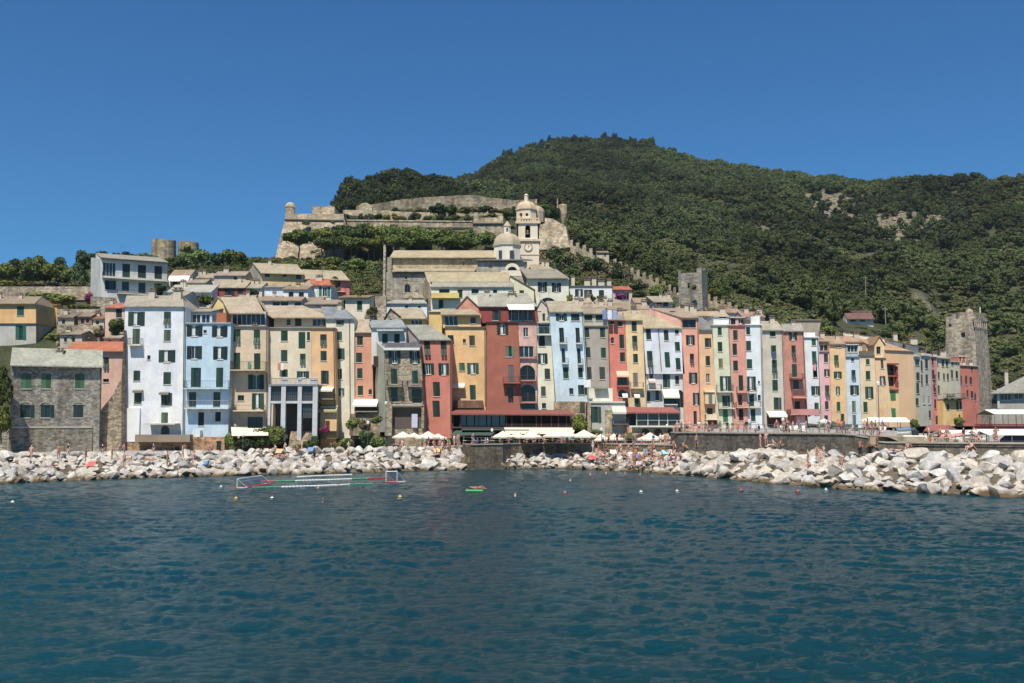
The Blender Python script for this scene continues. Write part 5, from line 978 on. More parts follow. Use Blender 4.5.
# sea walls
def seawall(label,pa,pb,topf,botz,Yf,m,cap=(170,160,146),th=.7,name='sea_wall'):
    q=MB(); px=list(np.arange(pa,pb,8))+[pb]; t=empty(name,(gx(pa,Yf(pa)),Yf(pa),botz),label,'wall')
    for a,b in zip(px[:-1],px[1:]):
        A=Vector((gx(a,Yf(a)),Yf(a),botz));B=Vector((gx(b,Yf(b)),Yf(b),botz)); n=Vector((0,th,0)); za,zb=topf(a),topf(b)
        q.hexa([A,B,B+n,A+n],[Vector((A.x,A.y,za)),Vector((B.x,B.y,zb)),Vector((B.x,B.y+th,zb)),Vector((A.x,A.y+th,za))],m)
    q.build('wall',t); q=MB()
    for a,b in zip(px[:-1],px[1:]):
        A=Vector((gx(a,Yf(a)),Yf(a)-.12,topf(a)));B=Vector((gx(b,Yf(b)),Yf(b)-.12,topf(b))); n=Vector((0,th+.3,0)); u=Vector((0,0,.16)); q.hexa([A,B,B+n,A+n],[A+u,B+u,B+n+u,A+n+u],paint(cap))
    q.build('coping',t)
seawall('dark stone sea wall rising straight from the water below the long restaurant terrace',463,670,lambda p:3.3,-2,lambda p:sh_(p)[1] if p<470 or p>503 else sh_(p)[0]+.3,stone((120,112,100),1.8,.8),)
seawall('long dark stone quay wall behind the boulders below the pastel houses',670,868,lambda p:float(np.interp(p,[670,840,868],[4.95,5.0,4.6])),1.5,lambda p:sh_(p)[1]+.3,stone((108,104,100),1.8,.9))
seawall('low grey jetty wall at the right between the boulders and the hauled-out boats',868,1100,lambda p:float(np.interp(p,[868,880,1100],[4.3,4.15,4.2])),1.5,lambda p:sh_(p)[1]+.3,stone((120,116,110),1.8,.9))
q=MB(); pts=[(870,436.5,444.5),(925,436.5,444.5),(932,444,445)]
for (x0,t0,b0),(x1,t1,b1) in zip(pts[:-1],pts[1:]):
    A,B,C_,D_=P(x0,b0,104),P(x1,b1,104),P(x0,t0,104),P(x1,t1,104); n=Vector((0,1.2,0)); q.hexa([A,B,B+n,A+n],[C_,D_,D_+n,C_+n],stone((168,158,140),1.2,.5))
setp(q.build('ramp_wall'),'pale sloping ramp wall beside the white upturned boat','wall')
# railing on quay
def railing(label,pa,pb,Yf,zf,h=1.0):
    q=MB(); m=metal((120,124,128)); px=np.linspace(pa,pb,int((pb-pa)/9)+2)
    pt=[Vector((gx(p,Yf(p)),Yf(p),zf(p))) for p in px]
    for a,b in zip(pt[:-1],pt[1:]):
        for k in (.5,1.0): q.tube(a+Vector((0,0,h*k)),b+Vector((0,0,h*k)),.03,m,4)
    for a in pt: q.tube(a,a+Vector((0,0,h)),.04,m,5)
    setp(q.build('quay_railing'),label,'railing')
railing('thin grey metal railing along the top of the long dark quay wall',674,870,lambda p:sh_(p)[1]+.8,lambda p:5.05)
railing('pale metal railing edging the restaurant terrace above the sea wall',464,640,lambda p:sh_(p)[1]+.3 if p<470 or p>503 else sh_(p)[0]+.7,lambda p:3.4,.9)
# ================================================================ BOULDERS
def rockmesh(i):
    bm=bmesh.new(); bmesh.ops.create_icosphere(bm,subdivisions=3,radius=1); r=random.Random(i)
    pl=[]
    for _ in range(12):
        d=Vector((r.gauss(0,1),r.gauss(0,1),r.gauss(0,1))).normalized(); pl.append((d,r.uniform(.42,.76)))
    for v in bm.verts:
        for d,k in pl:
            e=v.co.dot(d)-k
            if e>0: v.co-=d*e
        v.co+=v.co.normalized()*mn.noise(v.co*2.2+Vector((i*7,0,0)))*.07+v.co*mn.noise(v.co*6+Vector((i*3,0,0)))*.03
    me=bpy.data.meshes.new('boulder'); bm.to_mesh(me); bm.free(); me.polygons.foreach_set('use_smooth',[True]*len(me.polygons)); me.set_sharp_from_angle(angle=R(28)); return me
def rockmat(warm):
    s=NT('limestone'); v=s.coord(); oi=s.n('ShaderNodeObjectInfo')
    base=s.ramp(oi.outputs['Random'],[(0,(.42,.36,.29)),(.2,(.57,.51,.43)),(.42,(.48,.45,.41)),(.6,(.62,.54,.43)),(.78,(.36,.35,.34)),(.88,(.63,.60,.54)),(1,(.54,.47,.38))]) if not warm else s.ramp(oi.outputs['Random'],[(0,(.20,.145,.085)),(.5,(.30,.22,.13)),(1,(.16,.12,.08))])
    col=s.mul(s.mul(base,s.ramp(s.noise(v,1.4,6,.7),[(.3,.62),(.65,1.15)])),s.ramp(s.noise(v,6,4,.7),[(.35,.8),(.6,1.08)]))
    # wet band / algae near the water line, in world height
    gp=s.n('ShaderNodeNewGeometry'); sp=s.n('ShaderNodeSeparateXYZ'); s.l(gp.outputs['Position'],sp.inputs[0]); mr=s.n('ShaderNodeMapRange'); mr.inputs['From Min'].default_value=.15; mr.inputs['From Max'].default_value=.6; jn=s.n('ShaderNodeTexNoise'); jn.inputs['Scale'].default_value=.8; jn.inputs['Detail'].default_value=5; s.l(gp.outputs['Position'],jn.inputs['Vector']); ja=s.n('ShaderNodeMath',operation='MULTIPLY_ADD'); s.l(jn.outputs['Fac'],ja.inputs[0]); ja.inputs[1].default_value=1.5; s.l(sp.outputs['Z'],ja.inputs[2]); js=s.n('ShaderNodeMath',operation='SUBTRACT'); s.l(ja.outputs[0],js.inputs[0]); js.inputs[1].default_value=.75; s.l(js.outputs[0],mr.inputs[0])
    col=s.mix((.13,.09,.045),col,mr.outputs[0]); s.base(col); s.rough(.9); s.bump(s.noise(v,4,6,.7),.5,.08); return s.m
RM=[rockmesh(i) for i in range(14)]; rm=rockmat(False)
for m in RM: m.materials.append(rm)
rocks=[]
def zone(px):
    return ('below the grey rubble-stone house' if px<115 else 'below the tall white and sky-blue houses' if px<240 else 'below the grey colonnade' if px<345 else 'below the crimson house parasols' if px<468 else 'at the foot of the restaurant sea wall' if px<600 else 'on the crowded bathing spot' if px<680 else 'in front of the long dark quay wall' if px<868 else 'at the right end by the hauled-out boats')
p=-110.0
while p<1180:
    Yw,Yt,zt=sh_(p)
    if 464<p<496: p+=4; continue
    size=float(np.interp(p,[0,240,460,500,640,700,1024],[1.2,1.2,1.2,1.0,1.1,1.35,1.5]))
    dpx=size*1000/Yw
    L=math.hypot(Yt-Yw,zt); k=max(2,int(L/(size*.95)+.6))
    for j in range(k+1):
        t=(j+random.uniform(-.2,.2))/k; sc_r=size*random.choice((.5,.7,.85,1,1.15,1.4)); pp=p+random.uniform(-.45,.45)*dpx
        if 462<pp<492: continue
        Yw2,Yt2,zt2=sh_(pp); t=min(max(t,0),1.0); Y=Yw2+.5+(Yt2-Yw2-.6)*t; z=-.1+(zt2-.45)*t; rocks.append((pp,Y,z-.05*sc_r+random.uniform(-.1,.25)*sc_r*(t<.9),sc_r))
    if p<462:
        rocks.append((p+random.uniform(-3,3),Yt+.3,zt-.12,size*random.uniform(.8,1.25)))
    p+=dpx*.84
rocks.sort(key=lambda r:(not -6<r[0]<1032,-r[3]/r[1])); print('rocks',len(rocks))
BIG=rocks[:296]; SM=rocks[296:]
for (pp,Y,z,s_) in BIG:
    o=bpy.data.objects.new('boulder',random.choice(RM)); COL.objects.link(o); o.location=(gx(pp,Y),Y,z); f=random.uniform
    o.scale=(s_*f(.6,.95),s_*f(.55,.8),s_*f(.36,.58)); o.rotation_euler=(f(-.35,.35),f(-.35,.35),f(0,6.28))
    sz='large' if s_*1000/Y>15 else 'middling' if s_*1000/Y>10 else 'smaller'; lv='at the waterline' if z<.5 else 'on the upper edge' if z>sh_(pp)[2]-1.0 else 'half way up'
    setp(o,f'{sz} pale boulder {lv}, {zone(pp)}','boulder','pale boulders of the rock bank')
q=MB(); q.mat(rm); VV=[];FF=[]
for (pp,Y,z,s_) in SM+[(random.uniform(-5,1030),0,0,.5) for _ in range(160)]:
    if Y==0:
        if 462<pp<498: continue
        Yw,Yt,zt=sh_(pp); t=random.random(); Y=Yw+.3+(Yt-Yw-.3)*t; z=-.1+(zt-.3)*t+.1
    me=random.choice(RM); n0=len(VV); a=random.uniform(0,6.28); c_,s2=math.cos(a),math.sin(a); sx,sy,sz=s_*.8,s_*.68,s_*.5; x0=gx(pp,Y)
    for v in me.vertices:
        X,Yy,Z=v.co.x*sx,v.co.y*sy,v.co.z*sz; VV.append((x0+X*c_-Yy*s2,Y+X*s2+Yy*c_,z+Z))
    FF+= [[n0+k for k in pl.vertices] for pl in me.polygons]
me=bpy.data.meshes.new('loose_rocks'); me.from_pydata(VV,[],FF); rm2=rockmat(False); me.materials.append(rm2)
for nd in rm2.node_tree.nodes:
    if nd.type=='OBJECT_INFO':
        g=rm2.node_tree.nodes.new('ShaderNodeNewGeometry')
        for l in list(rm2.node_tree.links):
            if l.from_node==nd: rm2.node_tree.links.new(g.outputs['Random Per Island'],l.to_socket)
me.polygons.foreach_set('use_smooth',[True]*len(FF)); me.set_sharp_from_angle(angle=R(28))
o=bpy.data.objects.new('loose_rocks',me); COL.objects.link(o); setp(o,'small loose rocks filling the gaps between the pale boulders','rocks',kind='stuff')
# ================================================================ WATER
rowsY=np.concatenate([[6,12],np.geomspace(17,165,560)]); cols=np.linspace(-560,1584,940)
U,Yg=np.meshgrid((cols-512)/996,rowsY); X=U*Yg; Z=np.zeros_like(X); r2=np.random.default_rng(3)
for lam in (1,):
    for _ in range(210):
        l_=math.exp(r2.uniform(math.log(.25),math.log(3.0))); th=r2.normal(-.22+math.pi/2,.5 if l_>1.6 else .95); amp=.0025*l_**.78; k=1; kx,ky=math.cos(th)*2*math.pi/l_,math.sin(th)*2*math.pi/l_; ph=r2.uniform(0,6.28)
        att=np.clip((l_*1000*6/ (Yg**2))/ .9,0,1) if l_<3 else np.ones_like(Yg)
        wob=.5*np.sin(X*.21+Yg*.13+ph)+.4*np.sin(X*.07-Yg*.11+2*ph)
        Z+=amp*np.sin(kx*X+ky*Yg+ph+wob)*att
Gm=np.zeros_like(X)
for lx,ly,am in ((34,15,.5),(19,8,.35),(60,22,.45),(11,6,.25)):
    for _ in range(3): ph=r2.uniform(0,6.28); a_=r2.uniform(-.5,.5); Gm+=am/1.7*np.sin((X+a_*Yg)*6.28/lx/r2.uniform(.8,1.3)+ph+1.3*np.sin(Yg/ly+ph*2))*np.cos(Yg*6.28/ly/3/r2.uniform(.8,1.3)+ph*3)
Z*=np.clip(1+.45*Gm,.55,1.5); Z*=np.clip(np.minimum(cols+560,1584-cols)/60,0,1)[None,:]; Z*=np.clip((rowsY-6)/8,0,1)[:,None]
VV=np.stack([X.ravel(),Yg.ravel(),Z.ravel()],1); nx=len(cols); ny=len(rowsY)
idx=(np.arange(ny-1)[:,None]*nx+np.arange(nx-1)[None,:]).ravel(); FFa=np.stack([idx,idx+1,idx+nx+1,idx+nx],1)
me=bpy.data.meshes.new('sea'); me.from_pydata(VV.tolist(),[],FFa.tolist()); me.polygons.foreach_set('use_smooth',[True]*len(FFa))
s=NT('sea_water'); v=s.coord()
big=s.ramp(s.noise(s.coord((1,.35,1)),.05,4,.6),[(.35,(.0015,.032,.045)),(.65,(.002,.044,.055))])
s.base(big); s.rough(.12); s.b.inputs['IOR'].default_value=1.33; s.b.inputs['Specular IOR Level'].default_value=.32
v2=s.coord((1,2.0,1)); a=s.noise(v2,2.4,7,.68); b=s.noise(s.coord((1,2.2,1)),.8,6,.7)
ad=s.n('ShaderNodeMath',operation='MULTIPLY_ADD'); s.l(b,ad.inputs[0]); ad.inputs[1].default_value=1.6; s.l(a,ad.inputs[2]); s.bump(ad.outputs[0],.9,.12)
me.materials.append(s.m); o=bpy.data.objects.new('sea',me); COL.objects.link(o); setp(o,kind='structure')
q=MB()
for a_,b_,c_,d_ in ((-2500,-.162,-400,3000),):
    pass
uL,uR=(-560-512)/996,(1584-512)/996
q.poly([(-1050,-150,0),(1050,-150,0),(uR*6,6,0),(uL*6,6,0)],s.m); q.poly([(-1050,-150,0),(uL*6,6,0),(uL*165,165,0),(-1050,165,0)],s.m); q.poly([(1050,-150,0),(1050,165,0),(uR*165,165,0),(uR*6,6,0)],s.m); q.poly([(-1050,165,0),(uL*165,165,0),(uR*165,165,0),(1050,165,0),(1050,1200,0),(-1050,1200,0)],s.m); setp(q.build('open_sea',origin=(0,0,0)),kind='structure')
# ================================================================ TREES
def crownmesh(seed,n,leaf,shape,lobes,mats,core=True,name='crown'):
    r=np.random.default_rng(seed); V=[];Fc=[]
    L=[]
    for i in range(lobes):
        while True:
            p=r.uniform(-1,1,3)
            if (p**2).sum()<1: break
        if shape=='umbrella': c=np.array([p[0]*.37,p[1]*.37,.72+p[2]*.17]); rad=r.uniform(.13,.2); sq=.78
        elif shape=='bush': c=np.array([p[0]*.34,p[1]*.34,.42+p[2]*.32]); rad=r.uniform(.16,.26); sq=.95
        elif shape=='cypress': h=r.uniform(.1,.9); w=.34*(1-h)**.6; c=np.array([p[0]*w,p[1]*w,h]); rad=.13*(1.1-h); sq=1.2
        else: c=np.array([p[0]*.34,p[1]*.34,.54+p[2]*.34]); rad=r.uniform(.13,.22); sq=.9
        L.append((c,rad,sq))
    if core:  # solid blobs added inside each lobe to block light
        for c,rad,sq in L:
            bm=bmesh.new(); bmesh.ops.create_icosphere(bm,subdivisions=1,radius=1); k=len(V)
            for v in bm.verts:
                d=np.array(v.co); V.append(tuple(c+d*rad*.72*np.array([1,1,sq])*(1+r.normal()*.1)))
            for f in bm.faces: Fc.append([k+q.index for q in f.verts])
            bm.free()
    for i in range(n):
        c,rad,sq=L[r.integers(len(L))]; d=r.normal(size=3); d/=np.linalg.norm(d); 
        if d[2]<-.3 and r.random()<.6: d[2]=-d[2]
        p=c+d*rad*np.array([1,1,sq])*r.uniform(.7,1.12); nrm=d+r.normal(size=3)*.55; nrm/=np.linalg.norm(nrm); t=np.cross(nrm,r.normal(size=3)); t/=np.linalg.norm(t); b=np.cross(nrm,t); s_=leaf*r.uniform(.6,1.3); k=len(V)
        for a,e in ((-1,-.6),(1,-.8),(.8,.7),(-.7,.9)): V.append(tuple(p+(t*a+b*e)*s_/2))
        Fc.append([k,k+1,k+2,k+3])
    me=bpy.data.meshes.new(name); me.from_pydata(V,[],Fc)
    for m in mats: me.materials.append(m)
    return me
def trunkmesh(seed,m,limbs=5):
    q=MB(); r=random.Random(seed); pt=Vector((0,0,-.1)); 
    for i in range(5):
        nx_=Vector((r.uniform(-.03,.03),r.uniform(-.03,.03),(i+1)*.14)); q.tube(pt,nx_,.035-.004*i,m,6,.031-.004*i); pt=nx_
    for i in range(limbs):
        a=r.uniform(0,6.28); z=.35+.06*i; q.tube((0,0,z),(math.cos(a)*.22,math.sin(a)*.22,z+.28),.014,m,4,.005)
    me=bpy.data.meshes.new('trunk'); me.from_pydata(q.v,[],q.f); me.materials.append(m); return me
bark=paint((112,96,80),.9)
LG=leafm((22,32,9)); LD=leafm((10,17,7)); LO=leafm((27,29,17),.35); LB=leafm((28,38,12)); LP=leafm((60,14,44),.3)
TYPES={'broad':([crownmesh(10+i,2600,.075,'round',16,[LG]) for i in range(3)],LG),'dark':([crownmesh(20+i,2600,.07,'round',15,[LD]) for i in range(3)],LD),
 'umbrella':([crownmesh(30+i,3000,.055,'umbrella',26,[LG]) for i in range(3)],LG),'bush':([crownmesh(40+i,2000,.085,'bush',13,[LB]) for i in range(3)],LB),
 'olive':([crownmesh(50+i,1900,.075,'bush',13,[LO]) for i in range(2)],LO),'purple':([crownmesh(60,1500,.08,'bush',12,[LP])],LP),'cypress':([crownmesh(70,1500,.06,'cypress',16,[LD])],LD)}
TM=[trunkmesh(i,bark) for i in range(3)]
def tree(px,yt,yb,wpx,Y,kind,label,group=None,cat=None,name=None):
    b=P(px,yb,Y); H=Zat(px,yt,Y)-b.z; W_=wpx*Y/1000.; nm=name or {'broad':'broadleaf_tree','dark':'evergreen_tree','umbrella':'umbrella_pine','bush':'bush','olive':'bush','purple':'bougainvillea','cypress':'cypress_tree'}[kind]
    t=empty(nm,b,label,cat or {'bush':'bush','olive':'bush','purple':'bush'}.get(kind,'tree'),group,random.uniform(0,6.28))
    c=bpy.data.objects.new('crown',random.choice(TYPES[kind][0])); COL.objects.link(c); c.parent=t; k=1.12; c.scale=(W_*k,W_*k,H*(1.0))
    u=bpy.data.objects.new('trunk' if kind not in('bush','olive','purple') else 'stem',random.choice(TM)); COL.objects.link(u); u.parent=t; u.scale=(max(H,W_)*.75 if kind=='umbrella' else H*.9,)*2+(H*.95,)
    return t
R2=random.Random(11)
# left skyline
A_='trees along the left skyline'
for i,(px,yt,yb,w,k,Y,l) in enumerate(((2,263,288,22,'broad',246,'mid green tree at the very left edge of the skyline'),(18,260,288,26,'dark',255,'dark tree near the left edge, second from it'),(27,257,290,26,'broad',243,'bright leafy tree in the left skyline row, just left of its highest crown'),(42,253,290,30,'broad',248,'highest rounded leafy tree on the left skyline'),(57,258,290,24,'dark',256,'dark tree just right of the highest left skyline crown'),(66,262,290,26,'broad',244,'wide green tree above the garden wall, left of the apartment block'),(78,263,291,22,'dark',240,'dark green tree touching the left of the apartment block'),
   (84,251,275,22,'dark',275,'black-green pine rising behind the left end of the apartment block'),(97,251,272,26,'dark',280,'black-green pine above the left part of the apartment roof'),(113,253,272,22,'dark',282,'black-green pine peeping above the apartment roof'),(128,252,270,18,'dark',286,'dark tree behind the middle of the apartment roof'),(142,251,270,20,'broad',290,'green tree behind the right end of the apartment roof'),(152,254,272,16,'broad',280,'small green tree left of the wide round tower'))):
    tree(px,yt,yb,w,Y,k,l,A_)
for px,yt,yb,w,k,Y,l in ((186,252,275,26,'broad',272,'green tree just below the overgrown round tower stub'),(173,258,276,18,'dark',268,'dark shrub tree below the wide round tower'),(201,250,276,22,'broad',276,'leafy tree right of the round tower stubs'),(214,253,276,22,'dark',270,'dark tree on the ridge between the round towers and the castle'),(228,250,276,24,'broad',274,'round tree on the ridge left of the long yellow terrace'),(241,251,276,22,'broad',268,'bushy tree just left of the long yellow terrace roof'),(255,258,274,20,'dark',282,'dark low tree above the long yellow terrace roof'),(268,259,272,22,'dark',286,'flat dark tree at the foot of the left bastion'),(188,244,256,14,'bush',288,'pale bush growing on the overgrown round tower'),(15,279,290,30,'bush',232,'low bright bush at the left end of the garden wall'),(40,279,290,26,'olive',232,'dry grey bush by the garden wall'),(55,280,291,22,'olive',230,'silvery bush in the middle of the garden wall'),(76,280,291,24,'olive',229,'olive bush at the right end of the garden wall'),
   (45,291,303,32,'bush',205,'spreading green bush above the yellow-ochre roof'),(62,293,306,24,'bush',202,'bush right of the yellow-ochre roof'),(80,303,311,34,'bush',192,'clipped light green hedge bush in front of the terrace sheds'),(88,291,302,12,'purple',212,'dark red-purple bougainvillea beside the apartment block'),(72,331,341,26,'bush',172,'green bush over the terracotta roof'),(54,332,342,16,'bush',174,'small bush by the lower terrace wall'),(117,317,335,18,'bush',168,'dark leafy tree in front of the shell-pink house'),(98,327,338,12,'olive',172,'small olive bush left of the tall white house'),
   (2,366,412,24,'dark',138,'dark glossy tree at the left edge beside the rubble-stone house'),(1,398,440,18,'broad',137,'leafy tree low at the left edge')):
    tree(px,yt,yb,w,Y,k,l)
B_='umbrella pines below the castle wall'
tree(299,229.5,258,32,284,'umbrella','solitary round umbrella pine at the left of the castle pines',B_)
ups=[(322,226,259,26),(333,225,258,28),(345,224.5,258,28),(357,224,258,28),(369,224.5,258,28),(381,225,258,30),(394,225,258,28),(406,225.5,258,28),(418,226,258,28),(430,227,258,28),(442,228,258,26),(454,229,258,26),(465,230,258,26),(476,231,258,22),(486,231,258,18),(327,236,262,26),(351,235,262,28),(374,236,262,26),(399,234,260,26),(423,235,258,28),(447,236,258,28),(468,238,258,24)]
for i,(px,yt,yb,w) in enumerate(ups):
    where='left third' if px<375 else 'middle third' if px<430 else 'right third'
    tree(px,yt,yb,w,286+(i%3)*3-(8 if i>=15 else 0),'umbrella',f'umbrella pine below the castle wall, {where} of the row, {"front" if i>=15 else "rear"} rank',B_)
for i,(px,yt,yb,w,k) in enumerate(((306,257,272,20,'bush'),(320,256,274,22,'bush'),(334,257,275,24,'broad'),(346,259,278,22,'bush'),(358,258,280,24,'broad'),(370,260,285,22,'bush'),(379,263,295,18,'dark'),(352,268,294,22,'bush'),(364,272,297,22,'dark'),(340,266,282,20,'bush'),(328,263,278,20,'bush'),(374,278,300,18,'bush'))):
    tree(px,yt,yb,w,262-(i//7)*12,k,'garden %s between the yellow terrace and the church front, %s'%('bush' if k=='bush' else 'tree',('nearest the terrace' if px<330 else 'in the middle' if px<360 else 'against the church front')),'garden greenery left of the church')
for i,px in enumerate(range(346,474,8)):
    tree(px+R2.uniform(-2,2),213+R2.uniform(-1,2),222,R2.uniform(8,13),308 if px<472 else 300,R2.choice(('bush','dark','olive')),'dark garden bush on the rampart between the castle walls','bushes on the castle rampart')
for px in range(398,520,7): tree(px+R2.uniform(-2,2),206.5+R2.uniform(-1.5,2.5),214,R2.uniform(9,15),333,R2.choice(('bush','dark','dark','olive')),'dark shrub in front of the high castle wall','shrubs before the high castle wall')
for px,yt,yb,w,Y,k in ((440,203,213,12,334,'dark'),(450,205,214,14,334,'dark'),(490,213,221,20,304,'bush'),(507,209,222,12,302,'dark'),(513,206,218,9,330,'dark'),(545,204,222,22,300,'broad'),(553,206,224,16,298,'dark'),(306,219,226,7,295,'olive'),(333,220,224,5,295,'olive')):
    tree(px,yt,yb,w,Y,k,'bush growing on the castle walls near column of %s'%('the left bastion' if px<340 else 'the upper rampart' if px<480 else 'the bell tower'),'bushes clinging to the castle')
for i,(px,yt,yb,w,k) in enumerate(((545,250,276,22,'olive'),(556,247,278,24,'dark'),(568,248,280,24,'olive'),(580,252,281,24,'olive'),(592,256,282,24,'dark'),(603,259,283,22,'olive'),(614,262,285,20,'dark'),(625,262,288,16,'olive'),(551,262,284,20,'dark'),(575,264,286,22,'dark'),(597,268,288,20,'olive'))):
    tree(px,yt,yb,w,252-(i>7)*10,k,'grey-green olive wood tree between the bell tower and the battlemented wall, %s'%('near the bell tower' if px<565 else 'in the middle' if px<595 else 'near the wall'),'olive grove right of the bell tower')
for px,yt,yb,w,Y,k,l in ((638,277,292,18,236,'olive','grey bush below the lower battlemented wall'),(657,280,298,20,228,'bush','green bush above the pale-roofed cottage'),(668,300,312,14,215,'bush','light green bush at the foot of the small grey tower'),(621,291,300,14,208,'purple','bright purple bougainvillea beside the white terrace house'),(570,293,303,6,201,'bush','little bush on the arch of the parish house'),(591,293,302,10,201,'bush','potted bush on the white terrace house'),(601,294,303,8,201,'bush','second leafy shrub on the white terrace, nearer the bougainvillea'),(694,283,290,5,228,'bush','ivy tuft clinging to the small grey tower'),(715,286,300,16,250,'bush','green bush in the gap right of the small grey tower'),(362,294,304,14,182,'bush','bush beside the pale plaster house'),
   (245,437,452,20,147,'dark','dark round-topped tree in front of the cream beach kiosk'),(262,424,450,20,148,'bush','green shrub at the right of the kiosk awning'),(274,422,448,20,148.5,'bush','big leafy shrub between kiosk and colonnade'),(232,428,452,14,148,'bush','tall bush at the left of the kiosk'),(312,436,450,15,145,'dark','dark rounded bush below the colonnade'),(323,425,433,14,150,'purple','purple flowering shrub by the orange ground floor'),(298,442,450,10,146,'bush','small shrub on the stairway left'),(306,440,450,10,146,'bush','small shrub on the stairway right'),
   (353,416,430,14,149,'bush','bush right under the white veranda awning'),(364,418,432,12,148.5,'olive','olive shrub on the rocky terrace'),(377,415,424,12,149,'bush','light bush on the terrace beside the stone house'),(346,435,450,16,146,'bush','bright round bush at the foot of the terrace'),(366,430,449,16,146,'dark','dark bush by the lamp post on the terrace'),(380,432,450,16,145.5,'bush','large green bush right of the lamp post'),(336,440,451,12,145.5,'olive','olive shrub left of the terrace foot'),
   (580,412,436,16,149,'broad','small tree growing beside the stone structure and the pavilion'),(596,428,438,14,147,'bush','shrub at the foot of the stone structure'),(628,432,440,10,146,'bush','shrub under the striped awning balcony'),(915,419,432,9,112,'broad','small leafy tree in a dark planter on the jetty'),(951,414,424,10,200,'bush','light green shrub below the golden-yellow house'),(959,416,425,10,198,'bush','green shrub right of the light one below the golden-yellow house'),
   (903,331,338,6,186,'bush','tiny shrub on the gallery roof')):
    tree(px,yt,yb,w,Y,k,l)
for px,yt,yb,w,Y,k,l in ((206,293,306,14,192,'bush','bush right of the ribbed-roof white house'),(253,289,300,12,197,'dark','dark shrub between the cottages and the white cube house'),(278,262,274,14,226,'dark','dark tree behind the ridge of the long yellow terrace'),(335,276,296,14,216,'broad','tree right of the deep pink end house'),(352,296,310,10,183,'bush','small bush on the pale plaster house roof edge'),
 (372,303,318,12,178,'olive','olive bush beside the stone steps wall'),(429,296,306,8,200,'bush','bush at the stone gable of the yellow-balcony house'),(560,284,300,12,208,'dark','dark shrub behind the parish house'),(606,284,296,14,214,'dark','dark tree behind the white terrace house'),(640,290,302,14,214,'broad','green tree behind the tan house'),
 (664,306,318,12,192,'bush','bush below the pale-roofed cottage'),(711,306,318,14,206,'olive','olive bush between the small tower and the low cream house'),(750,308,320,14,206,'broad','tree behind the bright white house roof'),(770,312,324,14,204,'dark','dark tree behind the greige house roof'),(786,318,330,12,200,'bush','bush left of the windowless grey-beige block'),
 (829,326,340,16,200,'broad','green tree right of the windowless grey-beige block'),(843,330,342,14,198,'olive','olive tree behind the long salmon-tiled dwelling'),(858,331,344,16,202,'dark','dark tree behind the ice-blue house'),(160,284,298,12,204,'dark','dark shrub right of the apartment block foot'),(90,316,330,10,184,'bush','bush in the terrace sheds'),(68,314,326,12,185,'olive','grey bush on the terrace sheds wall')):
    tree(px,yt,yb,w,Y,k,l)
q=MB(); p=P(915,430,112); q.lathe((p.x,p.y,3.9),[(.3,0),(.42,1.5),(.46,1.55),(.36,1.5)],paint((58,62,74)),10); setp(q.build('planter'),'dark tall planter holding a small leafy tree on the jetty','planter')
# ---------------- far wood and scrub: uncountable, one object each
fc=bpy.data.collections.new('crown_shapes')
FM=leafm((12,17,6),.3,0,True); FMD=leafm((6,10,4),.25,0,True); FS=leafm((22,27,11),.3,0,True)
def far(kind,seeds,n,leaf,lobes,mat):
    c=bpy.data.collections.new('crowns_'+kind)
    for s_ in seeds: c.objects.link(bpy.data.objects.new('far_crown',crownmesh(s_,n,leaf,kind.split('_')[0],lobes,[mat],name='far_crown')))
    return c
def scatter(name,label,pts,scs,col):
    me=bpy.data.meshes.new(name); me.from_pydata(pts,[],[]); a=me.attributes.new('size','FLOAT_VECTOR','POINT'); a.data.foreach_set('vector',np.array(scs,float).ravel())
    o=bpy.data.objects.new(name,me); COL.objects.link(o); setp(o,label,'woodland' if 'wood' in name else 'scrub',kind='stuff')
    g=bpy.data.node_groups.new(name,'GeometryNodeTree'); g.interface.new_socket('Geometry',in_out='INPUT',socket_type='NodeSocketGeometry'); g.interface.new_socket('Geometry',in_out='OUTPUT',socket_type='NodeSocketGeometry')
    N=g.nodes; gi=N.new('NodeGroupInput'); go=N.new('NodeGroupOutput'); ip=N.new('GeometryNodeInstanceOnPoints'); ci=N.new('GeometryNodeCollectionInfo'); ci.inputs['Collection'].default_value=col; ci.inputs['Separate Children'].default_value=True; ci.inputs['Reset Children'].default_value=True
    ip.inputs['Pick Instance'].default_value=True; at=N.new('GeometryNodeInputNamedAttribute'); at.data_type='FLOAT_VECTOR'; at.inputs[0].default_value='size'
    rv=N.new('FunctionNodeRandomValue'); rv.data_type='FLOAT_VECTOR'; rv.inputs[0].default_value=(-.12,-.12,0); rv.inputs[1].default_value=(.12,.12,6.28)
    L=g.links; L.new(gi.outputs[0],ip.inputs['Points']); L.new(ci.outputs[0],ip.inputs['Instance']); L.new(rv.outputs[0],ip.inputs['Rotation']); L.new(at.outputs[0],ip.inputs['Scale']); L.new(ip.outputs[0],go.inputs[0])
    m=o.modifiers.new('scatter','NODES'); m.node_group=g
cA=far('round_a',(101,102,103,104),700,.07,16,FM); cD=far('round_d',(111,112,113),700,.068,16,FMD); cS=far('bush_s',(121,122,123,124),380,.09,12,FS)
pA=[];sA=[];pD=[];sD=[];pS=[];sS=[]
tries=0; N1=0
